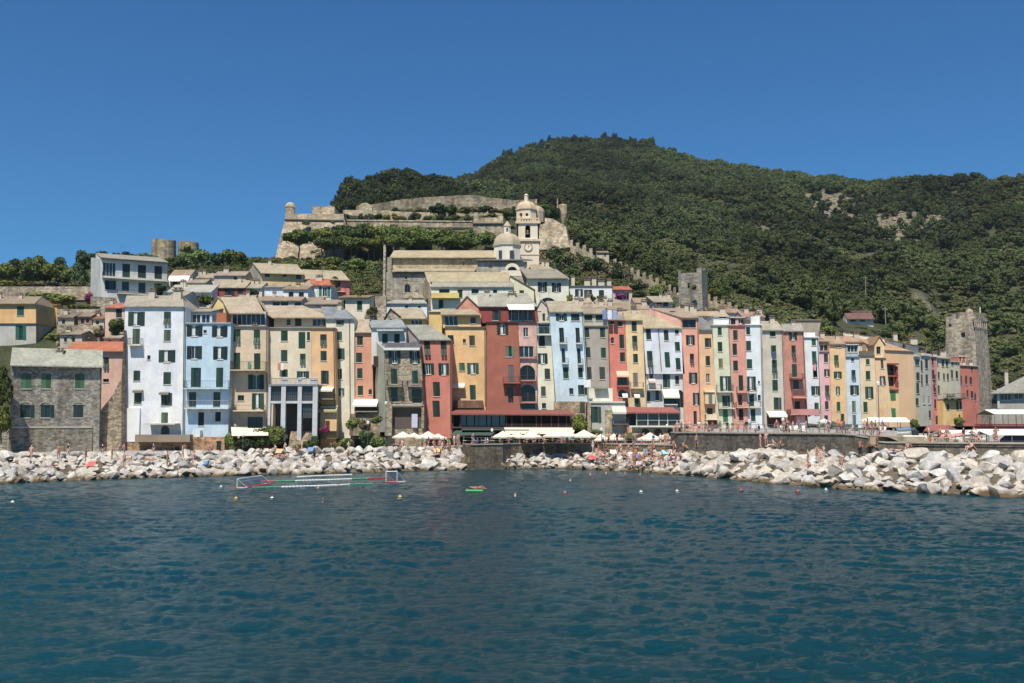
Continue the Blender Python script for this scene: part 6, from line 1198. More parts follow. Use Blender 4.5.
while N1<27000 and tries<120000:
    tries+=1
    Y=math.sqrt(R2.uniform(246**2,840**2)); px=R2.uniform(335,1100)
    if Y<470 and px<545: 
        if not(363<Y<445 and px<462) : continue
    if Y<600 and px<462 and Y>445: continue
    x=gx(px,Y); z=tz(px,Y); X_,Y_=proj(x,Y,z)
    # keep the lanes of the town clear
    if Y<300 and (px<640 or Y_>300+ (px-700)*.25): continue
    if abs(px-860)<26 and 200<Y<312:
        if Y<292 and R2.random()<.5: pS.append((x,Y,z-.3)); sS.append((2.2,2.2,1.1))
        continue
    b=bare(x,Y)
    if b>.35 and R2.random()<min(.92,b+.05): continue
    dens=mn.noise(Vector((x/45,Y/45,11)))+.5*mn.noise(Vector((x/16,Y/16,2)))
    kd=mn.noise(Vector((x/80,Y/80,31)))+(.45 if (px<760 and Y>430) else 0)+(.6 if Y>600 else 0)-(.45 if Y<420 else 0)
    if px<465: kd=2
    f=R2.uniform
    if kd>.35 or (kd>.12 and R2.random()<.4):
        h_=f(4.5,7.5+4*max(0,dens+.3))*(1.0 if Y>400 else .8); w_=h_*f(.8,1.15)
        if R2.random()<.62: pD.append((x,Y,z-.6)); sD.append((w_,w_,h_))
        else: pA.append((x,Y,z-.6)); sA.append((w_,w_,h_))
    elif dens>-.05 and R2.random()<.55: h_=f(3,7.5); w_=h_*f(.95,1.4); pA.append((x,Y,z-.8)); sA.append((w_,w_,h_))
    else:
        if dens<-.42 and R2.random()<.5: continue
        h_=f(1.3,3.0); w_=h_*f(1.3,2.2); pS.append((x,Y,z-.4)); sS.append((w_,w_,h_))
    N1+=1
    if 780<Y<800 and R2.random()<.12: pD.append((x+2,Y,z-.5)); sD.append((7,7,f(10,14)))
print('far',len(pA),len(pD),len(pS))
for _ in range(5200):
    Y=R2.uniform(222,300); px=R2.uniform(-20,640)
    if 378<px<565 and Y<262: continue
    if 330<px<540 and Y>288: continue
    if px<285 and Y<232: continue
    x=gx(px,Y); h_=R2.uniform(.9,2.3); w_=h_*R2.uniform(1.2,2.2); pS.append((x,Y,tz(px,Y)-.3)); sS.append((w_,w_,h_))
scatter('green_wood','mixed green woodland covering the hill behind the town',pA,sA,cA)
scatter('pine_wood','dark pine woodland on the summit and the knoll behind the castle',pD,sD,cD)
scatter('hill_scrub','olive-coloured scrub on the open slopes of the hill',pS,sS,cS)
# hill ruins: stone blocks on the bare patches
RR=rockmat(False)
for i,(px,py,w,Y,hh) in enumerate(ROCKP[:3]+[ROCKP[3],ROCKP[15]]):
    q=MB()
    for k in range(150):
        a=R2.gauss(0,.4)*w; Y2=Y+R2.gauss(0,.45)*hh; x=gx(px+a,Y2); z=tz(px+a,Y2); s_=R2.uniform(.4,1.35); n0=len(q.v); me=RM[k%14]; q.mat(stone((140,128,108),.6,.8))
        for v in me.vertices: q.v.append((x+v.co.x*s_*1.3,Y2+v.co.y*s_,z+v.co.z*s_*.6))
        for pl in me.polygons: q.f.append([n0+j for j in pl.vertices]); q.mi.append(0)
    setp(q.build('rock_outcrop'),['pale broken rock terraces high on the right slope, left part','pale terraced outcrop right of the first, by dark trees','lower pale rock face in the same outcrop belt','sandy rock gully right of the small grey tower','rubble spill beside the small grey tower'][i],'rock outcrop',kind='stuff')
# small pylons / poles on hill
for px,yt,yb,Y,l in ((782,315,322,300,0),(886,307,330,300,0),(867,276,296,340,0),(917,214,236,520,0),(993,191,208,560,0),(788,191,202,600,0),(776,212,228,560,0),(763,235,246,520,0)):
    z0=tz(px,Y); q=MB(); a=Vector((gx(px,Y),Y,z0-1)); q.tube(a,(a.x,a.y,Zat(px,yt,Y)),.16,paint((150,146,136)),5,.08); q.box((a.x,a.y,Zat(px,yt,Y)-.6),(1.6,.12,.12),paint((150,146,136)))
    setp(q.build('utility_pole'),'thin grey utility pole %s'%('near the lone white villa' if Y<350 and px>800 else 'above the grey-beige block' if px==782 else 'high on the scrub slope, %s of the hill'%('right end' if px>900 else 'middle')),'pole','utility poles on the hill')
# ================================================================ RESTAURANTS, PARASOLS, BOATS, PEOPLE
def ground(px,Y):
    Yw,Yt,zt=sh_(px)
    if Y<Yt: t=(Y-Yw)/max(.1,(Yt-Yw)); return -.1+(zt-.1)*max(t,0)
    return prom(px)+(zfar(px)-prom(px))*min(1,max(0,(Y-Yt-8)/max(1,Yfar(px)-Yt-8)))
t=empty('restaurant_pavilion',P(515,440,150),'long two-storey restaurant pavilion with a brick-red roof, dark glazing and posts','restaurant')
Fr=Facade((452,577),(452,577),412.5,443,150)
q=MB(); rr_=paint((132,74,66),.7)
def W3(px,py,o): u,z=Fr.uz(px,py); return Fr.W(u,z,o)
slab(q,[W3(451,413.5,.8),W3(574,414.2,.8),W3(570,409.3,-5),W3(452,409.3,-5)],.22,rr_); q.build('roof',t)
q=MB(); Fr.bx(q,452,573,413.5,445,-5,-4.6,paint((74,62,56))); Fr.bx(q,452,573,426.8,428.2,-5,.2,paint((86,72,66))); q.build('frame_wall',t)
q=MB(); 
for a in (452.5,460,506,511.5,521.5,536,541,551,558,566,571.5): Fr.bx(q,a,a+.7,413.8,427,-.1,.1,paint((104,66,58)))
for a in (452.5,466,480,494,508,522,536,550,564): Fr.bx(q,a,a+.6,428,444,-.1,.1,paint((90,80,72)))
q.build('post',t)
for a,b in ((461,466),(467,474),(475,478.5),(479,486),(487,491),(492,499),(500,505)):
    q=MB(); Fr.bx(q,a,b,414.6,426,-.5,-.42,glassm((74,88,104) if (a*3)%2<1.2 else (38,40,46))); q.build('window_pane',t)
q=MB()
for k in range(60): Fr.bx(q,508+k*1.06,508.25+k*1.06,424,426.8,.0,.05,metal((96,80,76)))
Fr.bx(q,507,572,423.7,424.1,0,.06,metal((96,80,76))); q.build('railing',t)
q=MB(); slab(q,[W3(451,434.8,3.2),W3(492,434.8,3.2),W3(498,430.2,-.1),W3(456,430.2,-.1)],.08,cloth((64,84,76))); slab(q,[W3(462,429.8,1.6),W3(529,430,1.6),W3(528,428.3,-.1),W3(462,428.3,-.1)],.06,cloth((70,80,76))); q.build('green_awning',t)
q=MB(); slab(q,[W3(506,433.6,3.0),W3(572,433.4,3.0),W3(576,427.4,.1),W3(504,427.2,.1)],.06,cloth((212,204,188))); q.build('white_awning',t)
# second pavilion px 622-681
t=empty('glazed_restaurant',P(650,438,150),'glazed restaurant hall with a muted red roof standing on arched stone vaults','restaurant')
F2=Facade((625,681),(625,681),411.5,438,151); q=MB()
def W4(px,py,o): u,z=F2.uz(px,py); return F2.W(u,z,o)
slab(q,[W4(626,412.2,.6),W4(680,412.2,.6),W4(678,406.8,-5),W4(625,406.2,-5)],.2,paint((150,84,80),.7)); q.build('roof',t)
q=MB(); F2.bx(q,627,681,411.8,425.5,-5,-1.5,paint((70,66,66))); F2.bx(q,627,681,425.6,427.2,-5,.5,paint((206,204,200))); q.build('floor_slab',t)
for i,a in enumerate((636.5,648,659,668)): q=MB(); F2.bx(q,a,a+10,413,424.8,-.3,-.22,glassm((60,66,70))); q.build('window_pane',t)
q=MB(); 
for a in (636,647.2,658.2,667,679.5): F2.bx(q,a,a+1,412,425.6,-.2,.1,paint((170,176,178)))
F2.bx(q,636,680,420,420.5,-.15,.05,paint((170,176,178))); q.build('frame',t)
Fv=Facade((632,684),(632,684),427.2,441,151); q=MB(); W=norm_wins(Fv,{'px':[(641.5,428.5,649.5,441,'A'),(654,428.5,662,441,'A'),(666,428.5,673.5,441,'A'),(676,428.5,681,441,'A')]},G3); front_wall(q,Fv,W,stone((190,176,156),1.6,.6),-.3); q.build('vault_wall',t)
for w in W: window(Fv,w,t,True)
# stone structure between
t=empty('stone_terrace_house',P(605,438,152),'grey stone and concrete terrace structure with a tall green door and a green-striped awning','building')
F5=Facade((588,625),(588,628),402.5,440,152); q=MB(); W=norm_wins(F5,{'j':[(432,312,495,450,'C',(40,74,58))]},G1); front_wall(q,F5,W,plaster((186,182,174),1.2),-.2); F5.bx(q,588,625,401.2,403,-8,.2,paint((196,192,184))); q.build('wall',t)
for w in W: window(F5,w,t,True)
q=MB(); F5.bx(q,587,590.5,402,440,-.2,.8,stone((190,178,160),1.8)); F5.bx(q,605,612,410,440,-.1,.25,stone((180,168,150),1.8)); q.build('stone_pier',t)
q=MB(); F5.bx(q,589,613,388,401.2,-4,-.6,plaster((224,214,190))); F5.bx(q,594.5,608,386.5,388.6,-4.2,.2,paint((150,150,140))); q.build('upper_terrace',t)
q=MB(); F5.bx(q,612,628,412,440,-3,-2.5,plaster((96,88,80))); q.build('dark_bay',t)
awning((t,F5),'j',610,730,310,360,1.6,stripes((238,236,226),(112,140,112),2.6),name='striped_awning'); balcony((t,F5),'j',610,748,458,425,1.8,(110,96,88))
# beach kiosk under crimson houses left
t=empty('beach_kiosk',P(258,448,148),'low brown beach kiosk with a rolled cream awning and a dark green shutter','kiosk')
F6=Facade((240,270),(240,270),433,451,148.5); q=MB(); W=norm_wins(F6,{'px':[(252.5,444,264,452,'C',(34,78,58))]},G1); front_wall(q,F6,W,paint((126,82,62),.9),-.3); F6.bx(q,240,270,432,433.2,-4,.1,paint((90,74,64))); F6.bx(q,240,240.5,433,452,-4,0,paint((126,82,62))); q.build('wall',t)
for w in W: window(F6,w,t,True)
q=MB(); a=F6.uz; slab(q,[W_ for W_ in (F6.W(a(236,434)[0],a(236,433.7)[1]-.25,2.2),F6.W(a(272,434)[0],a(272,433.7)[1]-.2,2.2),F6.W(a(268,430)[0],a(268,429)[1],0),F6.W(a(231,430)[0],a(231,427)[1],0))],.06,cloth((224,210,186))); q.build('awning',t)
# parasols
pm_=paint((120,110,100))
def parasol(px,py,w,Y,label,rgb=(226,214,194),grp='cream parasols on the waterfront',hgt=None):
    g=ground(px,Y); b=P(px,py,Y); top=b.z; r=w*Y/1000/2; t=empty('parasol',(b.x,Y,g),label,'parasol',grp); q=MB(); q.lathe((b.x,Y,top),[(.03,0),(r*.5,-.26*r),(r,-.46*r),(r,-.46*r-.22),(r*.985,-.46*r-.2),(r*.5,-.3*r),(.03,-.05)],cloth(rgb),8,math.pi/8,math.pi/8+2*math.pi); q.build('canopy',t)
    q=MB(); q.tube((b.x,Y,g),(b.x,Y,top+.15),.04,pm_,6); q.build('pole',t)
    q=MB(); q.lathe((b.x,Y,g),[(.35,0),(.35,.08),(.06,.14),(.03,.15)],paint((90,90,90)),10); q.build('base',t)
for a in ((403,431.5,22,146,'wide cream parasol at the left below the crimson house'),(414,432.5,16,148,'cream parasol between the two wide ones below the crimson house'),(428,431.2,26,145.5,'broadest cream parasol below the crimson house'),(438,433.5,20,146.5,'cream parasol at the right end below the crimson house'),
  (503,430.8,25,143,'leftmost cream parasol on the sea-wall terrace'),(517,432,20,144,'cream parasol second from the left on the sea-wall terrace'),(531,431.2,24,143,'cream parasol in front of the white awning'),(555,429.8,26,143,'cream parasol at the middle of the sea-wall terrace'),(568,430.5,22,143,'beige parasol just left of the stone terrace structure'),(584,429.6,28,143,'large beige parasol below the small tree'),(601,434,24,143,'flat white parasol in front of the stone terrace structure'),(614,433.8,22,142.5,'flat white parasol under the striped awning balcony'),
  (650,432.5,28,138.5,'big cream parasol in front of the arched vaults'),(665,434,16,137.5,'small cream parasol right of the big one by the vaults'),(824,418.5,14,150,'white parasol in front of the baby-pink house'),(866,418,12,146,'white parasol left of the long white canopy')):
    parasol(*a)
# long white canopies right
def canopy(label,x0,x1,yt,yb,Y,dep,posts=4,rgb=(240,240,236),name='canopy_shelter'):
    A=P(x0,yb,Y);B=P(x1,yb,Y); g=ground((x0+x1)/2,Y); z1=Zat((x0+x1)/2,yt,Y+dep*.5); t=empty(name,((A.x+B.x)/2,Y,g),label,'canopy'); q=MB(); C_=Vector((A.x,Y+dep*.5,z1));D_=Vector((B.x,Y+dep*.5,z1)); slab(q,[A,B,D_,C_],.08,cloth(rgb)); slab(q,[C_,D_,Vector((B.x,Y+dep,A.z)),Vector((A.x,Y+dep,A.z))],.08,cloth(rgb)); q.build('roof_sheet',t)
    for i in range(posts):
        for yy in (Y+.1,Y+dep-.1): 
            x=A.x+.1+(B.x-A.x-.2)*i/(posts-1); q=MB(); q.tube((x,yy,g),(x,yy,A.z),.05,metal((120,120,120)),5); q.build('post',t)
    return t
canopy('long flat white canopy in front of the peach annex',872,911,417.5,421.8,150,4.0)
t=canopy('upper long white canopy over a dark red balustrade at the right edge',994,1050,409.5,413.8,150,6.0,5)
canopy('lower white canopy sagging over tables left of the far right tent',946,988,430,434,112,4,4)
t=canopy('bright white marquee with a dark blue sheet below at the lower right edge',988,1060,429,434.5,108,6,4,name='marquee')
q=MB(); A=P(996,434.5,108.3);B=P(1060,434.5,108.3); g=4.1; q.hexa([(A.x,108.3,g),(B.x,108.3,g),(B.x,108.4,g),(A.x,108.4,g)],[(A.x+1,108.3,A.z-.1),(B.x,108.3,A.z-.1),(B.x,108.4,A.z-.1),(A.x+1,108.4,A.z-.1)],cloth((44,50,68))); q.build('dark_sheet',t)  # thin dark blue sheet filling the dark area below the marquee
# balustraded raised terrace under upper canopy
F7=Facade((975,1060),(975,1060),424,432,148); q=MB(); F7.bx(q,975,1060,429.5,437,-14,0,stone((170,156,140),1.4)); t=empty('raised_terrace',P(1000,436,148),'raised restaurant terrace with dark red railing at the right edge','terrace'); q.build('base_wall',t)
q=MB()
for k in range(80): F7.bx(q,976+k*1.05,976.3+k*1.05,424.6,429.5,-.1,0,paint((120,40,44)))
F7.bx(q,975,1060,424,424.8,-.15,.02,paint((120,40,44))); F7.bx(q,975,1060,426.4,429.3,-.3,-.25,paint((92,34,38))); q.build('railing',t)
# pavilion brown roof
t=empty('tile_roofed_shelter',P(938,430,135),'small brown-roofed shelter in front of the receding pink and grey houses','shelter')
q=MB(); A=P(924,430.2,130);B=P(947,430.4,130);C_=P(928,424.9,136);D_=P(949.5,424.9,136); slab(q,[A,B,D_,C_],.15,paint((150,90,84),.8)); E_=P(958,430.2,134); slab(q,[B,E_,E_+Vector((.2,.5,0)),D_],.15,paint((120,74,70),.8)); q.build('roof',t)
q=MB()
for p_ in (A,B,C_,E_): q.tube((p_.x,p_.y+.2,4.5),(p_.x,p_.y+.2,p_.z-.1),.09,paint((90,70,60)),5)
q.build('post',t)
# boats hauled out
def boat(px,py,Y,L,label,hull=(238,238,236),cover=None,rz=0,flip=False):
    g=P(px,py,Y); t=empty('rowing_boat',(g.x,Y,g.z),label,'boat','small white boats hauled out on the quay',rz); mb=MB(); n=10; m=paint(hull,.4); W_=L*.19; sec=[]
    for i in range(n+1):
        s=i/n; w=W_*(1-(max(0,s-.35)/.65)**2.2)*(.86+.14*min(1,s*3)); k=.62+.28*s*s; d=.05+.35*max(0,s-.7)**1.5
        sec.append([(L*(s-.5),y*w,z) for y,z in ((-1,k),(-.92,k*.5),(-.45,d+.03),(0,d),(.45,d+.03),(.92,k*.5),(1,k))])
    base=Vector((g.x,Y,g.z))
    f=lambda p:(base.x+p[0],base.y+p[1],base.z+(p[2] if not flip else .9-p[2]))
    for i in range(n):
        for j in range(6): mb.poly([f(sec[i][j]),f(sec[i+1][j]),f(sec[i+1][j+1]),f(sec[i][j+1])],m)
    mb.poly([f(p) for p in sec[0]],m); mb.build('hull',t,origin=base)
    mb=MB()
    for i in range(n):
        for j,sg in ((0,-1),(6,1)): 
            a,b=Vector(f(sec[i][j])),Vector(f(sec[i+1][j])); mb.tube(a,b,.05,paint((120,90,60)),4)
    mb.build('gunwale',t,origin=base)
    if not flip:
        mb=MB()
        for s in (3,6): p=sec[s]; mb.box((base.x+p[3][0],base.y,base.z+.5),(.28,W_*1.8,.04),paint((170,130,90)))
        mb.build('thwart',t,origin=base)
    if cover:
        mb=MB(); 
        for i in range(n):
            a,b=sec[i],sec[i+1]; h=.35
            mb.poly([f((a[0][0],a[0][1]*1.04,a[0][2])),f((b[0][0],b[0][1]*1.04,b[0][2])),f((b[3][0],0,b[0][2]+h)),f((a[3][0],0,a[0][2]+h))],cloth(cover)); mb.poly([f((a[3][0],0,a[0][2]+h)),f((b[3][0],0,b[0][2]+h)),f((b[6][0],b[6][1]*1.04,b[6][2])),f((a[6][0],a[6][1]*1.04,a[6][2]))],cloth(cover))
        mb.build('cover',t,origin=base)
    return t
boat(906,436,118,2.6,'white boat under a steel-blue cover in front of the blank peach wall',cover=(100,122,156),rz=.15)
boat(903,433.5,128,2.4,'white boat with a pale hull behind the blue-covered one',rz=-.2)
boat(916,443.5,106,2.9,'upturned white boat hull on the pale ramp',flip=True,rz=.05)
boat(936,444,108,3.2,'white boat whose bow points to the sloping ramp wall',rz=.2)
boat(951,443.5,107,2.6,'white boat with a faded pink cover on the jetty',cover=(212,140,140),rz=-.1)
boat(966,441,112,2.4,'small white boat beside the café tables',rz=.35)
boat(883,431.5,128,2.6,'white boat by the thin lamp mast',rz=1.2)
boat(845,431,124,3.4,'long overturned dark green boat in front of the yellow-orange house',hull=(64,84,66),flip=True,rz=.1)
boat(798,432.5,124,2.2,'overturned white dinghy in front of the dusky rose house',flip=True)
# lamps / masts
def lamp(px,yt,Y,label,arms=1):
    g=ground(px,Y); b=P(px,yt,Y); t=empty('street_lamp',(b.x,Y,g),label,'street lamp','waterfront lamps and masts'); q=MB(); m=metal((90,94,96)); q.tube((b.x,Y,g),(b.x,Y,b.z),.06,m,6,.035); q.build('pole',t); q=MB(); q.lathe((b.x,Y,b.z),[(.05,0),(.18,.12),(.2,.36),(.06,.48),(.02,.55)],paint((225,225,220),.4),8); q.build('lantern',t); q=MB(); q.tube((b.x,Y,b.z-.05),(b.x+.4,Y,b.z+.05),.025,m,4); q.build('bracket',t)
for a in ((368,424.5,142,'thin lamp post among bushes left of the stone house'),(386,405,141,'tall mast-like lamp against the cement flank'),(492,432,142,'short white lamp on the sea-wall terrace'),(601.5,431.5,140,'white-globed lamp before the stone terrace structure'),(783,422,118,'slender lamp in front of the greige house'),(878,386,112,'very tall thin mast beside the cream-yellow house'),(243,437,140,'thin post in front of the beach kiosk'),(667,428,136,'lamp by the small cream parasol')): lamp(*a)
# ---- floating objects
q_=0
def buoy(px,py,rgb,label,r=.22):
    p=onwater(px,py); q=MB(); q.lathe((p.x,p.y,-.08),[(r*.2,-r*.6),(r*.8,-r*.2),(r,.1),(r*.9,r*.8),(r*.45,r*1.25),(r*.16,r*1.35),(r*.16,r*1.7),(.01,r*1.75)],paint(rgb,.4),12); q.lathe((p.x,p.y,.05),[(r*1.01,0),(r*1.04,.05),(r*1.01,.1)],paint((90,90,90)),12); setp(q.build('buoy'),label,'buoy','small buoys on the swimming line')
for a in ((12.5,504,(235,235,230),'white buoy alone at the far left'),(236,500,(220,190,90),'yellow buoy left of the white one, below the goal frame'),(272,499.6,(240,240,238),'white buoy below the red lane rope'),(400,498.3,(230,206,100),'yellow buoy right below the second goal'),(641,493.3,(245,245,245),'white buoy off the crowded bathing spot'),(677,492.6,(236,236,230),'white buoy right of the crowded bathing spot'),(826,491,(245,245,245),'white buoy off the long quay wall'),(862,489,(232,200,110),'yellow buoy off the right boulders'),(798,492.5,(210,90,80),'red buoy between the white buoys, right side'),(565,494,(214,100,90),'red buoy off the sea wall'),(741,491.5,(196,80,76),'dull red buoy left of the bright white one'),(221,488,(232,226,220),'pale buoy just left of the goal frame')): buoy(*a)
def goal(px0,px1,py,label,hh=1.0,Yd=2.4,lean=.0):
    a=onwater(px0,py);b=onwater(px1,py-4 if lean else py); t=empty('water_polo_goal',((a.x+b.x)/2,(a.y+b.y)/2,0),label,'goal','floating goals of the pitch'); m=paint((238,238,240),.4); rm_=paint((196,60,64),.5); q=MB(); d=Vector((.8,.7,0))
    for p_ in (a,b): q.tube(p_,p_+Vector((0,0,hh)),.035,m,6); q.tube(p_,p_+d,.05,m,6); q.tube(p_+Vector((0,0,hh)),p_+d,.03,m,4)
    q.tube(a+Vector((0,0,hh)),b+Vector((0,0,hh)),.05,m,6); q.build('frame',t)
    q=MB(); q.tube(a-Vector((.1,.15,0)),b-Vector((-.1,.15,0)),.1,rm_,6); q.tube(a+d,b+d,.09,rm_,6); q.build('float',t)
    q=MB(); nm=cloth((150,176,210)); k=14
    for i in range(k+1): 
        p1=a.lerp(b,i/k); q.tube(p1+Vector((0,0,hh)),p1+d,.016,nm,3)
    for j in range(1,6):
        u=j/6; q.tube(a+Vector((0,0,hh*(1-u)))+d*u,b+Vector((0,0,hh*(1-u)))+d*u,.016,nm,3)
    q.build('net',t)
goal(237,262,488,'white floating goal frame with red floats at the left of the pitch',.85,lean=1); goal(386,397,482,'small tilted white goal with a blue-grey net at the right of the pitch',1.1)
def rope(label,segs):
    q=MB()
    for x0,y0,x1,y1,c in segs:
        a=onwater(x0,y0,.05);b=onwater(x1,y1,.05); L=(b-a).length; n=max(1,int(L/.35)); m=paint(c,.5)
        for i in range(n): u=a.lerp(b,(i+.1)/n);v=a.lerp(b,(i+.9)/n); q.tube(u,v,.085,m,6)
    setp(q.build('lane_rope'),label,'lane rope','lane ropes of the floating pitch')
rd,gr,wh=(190,66,66),(52,160,112),(238,238,238)
rope('nearest lane rope, green then long white then green',[(252,487.6,281,487,gr),(281,487,320,485.8,wh),(320,485.8,350,484.4,wh),(350,484.4,372,484,gr)])
rope('thick middle lane rope with white centre, green and red ends',[(262,481.2,275,481.2,rd),(275,481.2,295,480.8,gr),(295,480.8,352,479,wh),(352,479,368,478.6,gr),(368,478.6,388,477.6,rd)])
rope('farthest thin white lane rope near the rocks',[(297,476.9,325,475.6,wh),(325,475.6,352,474.6,wh)])
p=onwater(475,490.5,.1); t=empty('inflatable_mattress',p,'bright green inflatable mattress with a swimmer lying on it','inflatable'); q=MB()
for k in range(5): q.tube((p.x-.7,p.y-.4+k*.2,.08),(p.x+.7,p.y-.4+k*.2,.08),.08,paint((50,160,84),.5),8)
q.build('body',t); q=MB(); q.tube((p.x-.74,p.y-.4,.13),(p.x-.74,p.y+.4,.13),.1,paint((90,180,100),.5),8); q.build('pillow',t)
# ---- people
def skin(verts,edges,radii,name,root=0):
    me=bpy.data.meshes.new(name); me.from_pydata(verts,edges,[]); o=bpy.data.objects.new(name,me); COL.objects.link(o); m=o.modifiers.new('s','SKIN'); 
    for i,r in enumerate(radii): me.skin_vertices[0].data[i].radius=(r,r) if not isinstance(r,tuple) else r
    me.skin_vertices[0].data[root].use_root=True; sb=o.modifiers.new('u','SUBSURF'); sb.levels=1; sb.render_levels=1
    dg=bpy.context.evaluated_depsgraph_get(); ev=o.evaluated_get(dg); out=bpy.data.meshes.new_from_object(ev); out.name=name; COL.objects.unlink(o); bpy.data.objects.remove(o); out.polygons.foreach_set('use_smooth',[True]*len(out.polygons)); return out
def figure(J):
    """J: joint dict -> body mesh, garment mesh, hair mesh"""
    names=['pelvis','waist','chest','neck','head','crown_','hipL','kneeL','ankL','toeL','hipR','kneeR','ankR','toeR','shL','elL','wrL','haL','shR','elR','wrR','haR']
    rad=dict(pelvis=.125,waist=.115,chest=.14,neck=.055,head=.088,crown_=.085,hipL=.09,kneeL=.058,ankL=.04,toeL=.035,hipR=.09,kneeR=.058,ankR=.04,toeR=.035,shL=.058,elL=.042,wrL=.03,haL=.032,shR=.058,elR=.042,wrR=.03,haR=.032)
    ed=[('pelvis','waist'),('waist','chest'),('chest','neck'),('neck','head'),('head','crown_')]+[e for s in 'LR' for e in (('pelvis','hip'+s),('hip'+s,'knee'+s),('knee'+s,'ank'+s),('ank'+s,'toe'+s),('chest','sh'+s),('sh'+s,'el'+s),('el'+s,'wr'+s),('wr'+s,'ha'+s))]
    ix={n:i for i,n in enumerate(names)}; body=skin([J[n] for n in names],[(ix[a],ix[b]) for a,b in ed],[rad[n] for n in names],'person')
    h=Vector(J['head']); c=Vector(J['crown_']); up=(c-h).normalized(); hair=skin([h+up*.02+Vector((0,.03,0)),c+up*.02+Vector((0,.015,0))],[(0,1)],[.095,.088],'hair')
    k=.5; hp=[J['waist'],J['pelvis'],J['hipL'],tuple(Vector(J['hipL']).lerp(Vector(J['kneeL']),.45)),J['hipR'],tuple(Vector(J['hipR']).lerp(Vector(J['kneeR']),.45))]
    hp[0]=tuple(Vector(J['pelvis']).lerp(Vector(J['waist']),.5)); shorts=skin(hp,[(0,1),(1,2),(2,3),(1,4),(4,5)],[.135,.145,.108,.098,.108,.098],'shorts',1)
    sp=[J['pelvis'],J['waist'],J['chest'],tuple(Vector(J['chest']).lerp(Vector(J['neck']),.6)),J['shL'],tuple(Vector(J['shL']).lerp(Vector(J['elL']),.6)),J['shR'],tuple(Vector(J['shR']).lerp(Vector(J['elR']),.6))]
    shirt=skin(sp,[(0,1),(1,2),(2,3),(2,4),(4,5),(2,6),(6,7)],[.15,.138,.16,.085,.078,.068,.078,.068],'shirt',0)
    return body,shorts,shirt,hair
def stand(a=.0,arm=0,bend=0):
    s=.09; d=dict(pelvis=(0,0,.93),waist=(0,bend*.1,1.12),chest=(0,bend*.2-.01,1.34),neck=(0,-.01-bend*.2,1.5),head=(0,-.03-bend*.25,1.6),crown_=(0,-.02-bend*.25,1.69))
    for S_,g in (('L',-1),('R',1)):
        k=a*g; d['hip'+S_]=(g*s,0,.88); d['knee'+S_]=(g*.1,-k*.5-.02,.5); d['ank'+S_]=(g*.11,-k,.09); d['toe'+S_]=(g*.13,-k-.16,.035); d['sh'+S_]=(g*.18,0,1.4)
        if arm==1 and g>0: d['el'+S_]=(g*.3,-.12,1.3);d['wr'+S_]=(g*.22,-.3,1.45);d['ha'+S_]=(g*.18,-.33,1.52)
        elif arm==2: d['el'+S_]=(g*.34,0,1.2);d['wr'+S_]=(g*.18,-.06,1.02);d['ha'+S_]=(g*.13,-.05,.98)
        else: d['el'+S_]=(g*.25,.03+k*.2,1.14);d['wr'+S_]=(g*.26,-.04+k*.4,.9);d['ha'+S_]=(g*.25,-.06+k*.45,.8)
    return d
def sit(v=0):
    d=dict(pelvis=(0,0,.12),waist=(0,.03,.3),chest=(0,.02-.1*v,.52),neck=(0,-.04-.1*v,.68),head=(0,-.08-.1*v,.78),crown_=(0,-.07-.1*v,.87))
    for S_,g in (('L',-1),('R',1)):
        d['hip'+S_]=(g*.09,-.05,.12); d['knee'+S_]=(g*.16,-.42,.4 if v else .3); d['ank'+S_]=(g*.13,-.62 if v else -.8,.02); d['toe'+S_]=(g*.14,-.75 if v else -.92,-.02 if v else .08); d['sh'+S_]=(g*.18,0,.58); d['el'+S_]=(g*.27,-.1+.3*(1-v),.34); d['wr'+S_]=(g*.18,-.34 if v else .32,.38 if v else .08); d['ha'+S_]=(g*.1,-.4 if v else .38,.4 if v else .03)
    return d
def seat():
    d=sit(0); 
    d={k:Vector(v)+Vector((0,0,.36)) for k,v in d.items()}
    for S_,g in (('L',-1),('R',1)):
        d['knee'+S_]=Vector((g*.12,-.45,.5)); d['ank'+S_]=Vector((g*.12,-.42,.09)); d['toe'+S_]=Vector((g*.13,-.56,.04)); d['wr'+S_]=Vector((g*.14,-.34,.72)); d['ha'+S_]=Vector((g*.08,-.4,.74)); d['el'+S_]=Vector((g*.24,-.12,.7))
    return {k:tuple(v) for k,v in d.items()}
def lie():
    d=dict(pelvis=(0,0,.13),waist=(0,.2,.13),chest=(0,.42,.14),neck=(0,.58,.15),head=(0,.68,.17),crown_=(0,.77,.17))
    for S_,g in (('L',-1),('R',1)):
        kn=.3 if g>0 else .1; d['hip'+S_]=(g*.09,-.05,.12); d['knee'+S_]=(g*.11,-.4,kn); d['ank'+S_]=(g*.12,-.8 if g<0 else -.66,.06); d['toe'+S_]=(g*.14,-.92 if g<0 else -.8,.1 if g<0 else .04); d['sh'+S_]=(g*.18,.47,.13); d['el'+S_]=(g*.3,.25,.08); d['wr'+S_]=(g*.28,.0,.07); d['ha'+S_]=(g*.27,-.1,.06)
    return d
POSE={'standing':[figure(stand(.12)),figure(stand(.05,1)),figure(stand(.0,2))],'walking':[figure(stand(.28))],'sitting':[figure(sit(0)),figure(sit(1))],'lying':[figure(lie())],'seated':[figure(seat())]}
@cached
def skinm(rgb):
    s=NT('skin'); s.base(tuple(s2l(c) for c in rgb)); s.rough(.55); return s.m
SK=[(200,160,140),(180,138,116),(164,120,98),(212,176,156),(140,102,82)]; HR=[(44,32,26),(70,50,36),(120,92,60),(30,28,28),(150,140,130)]
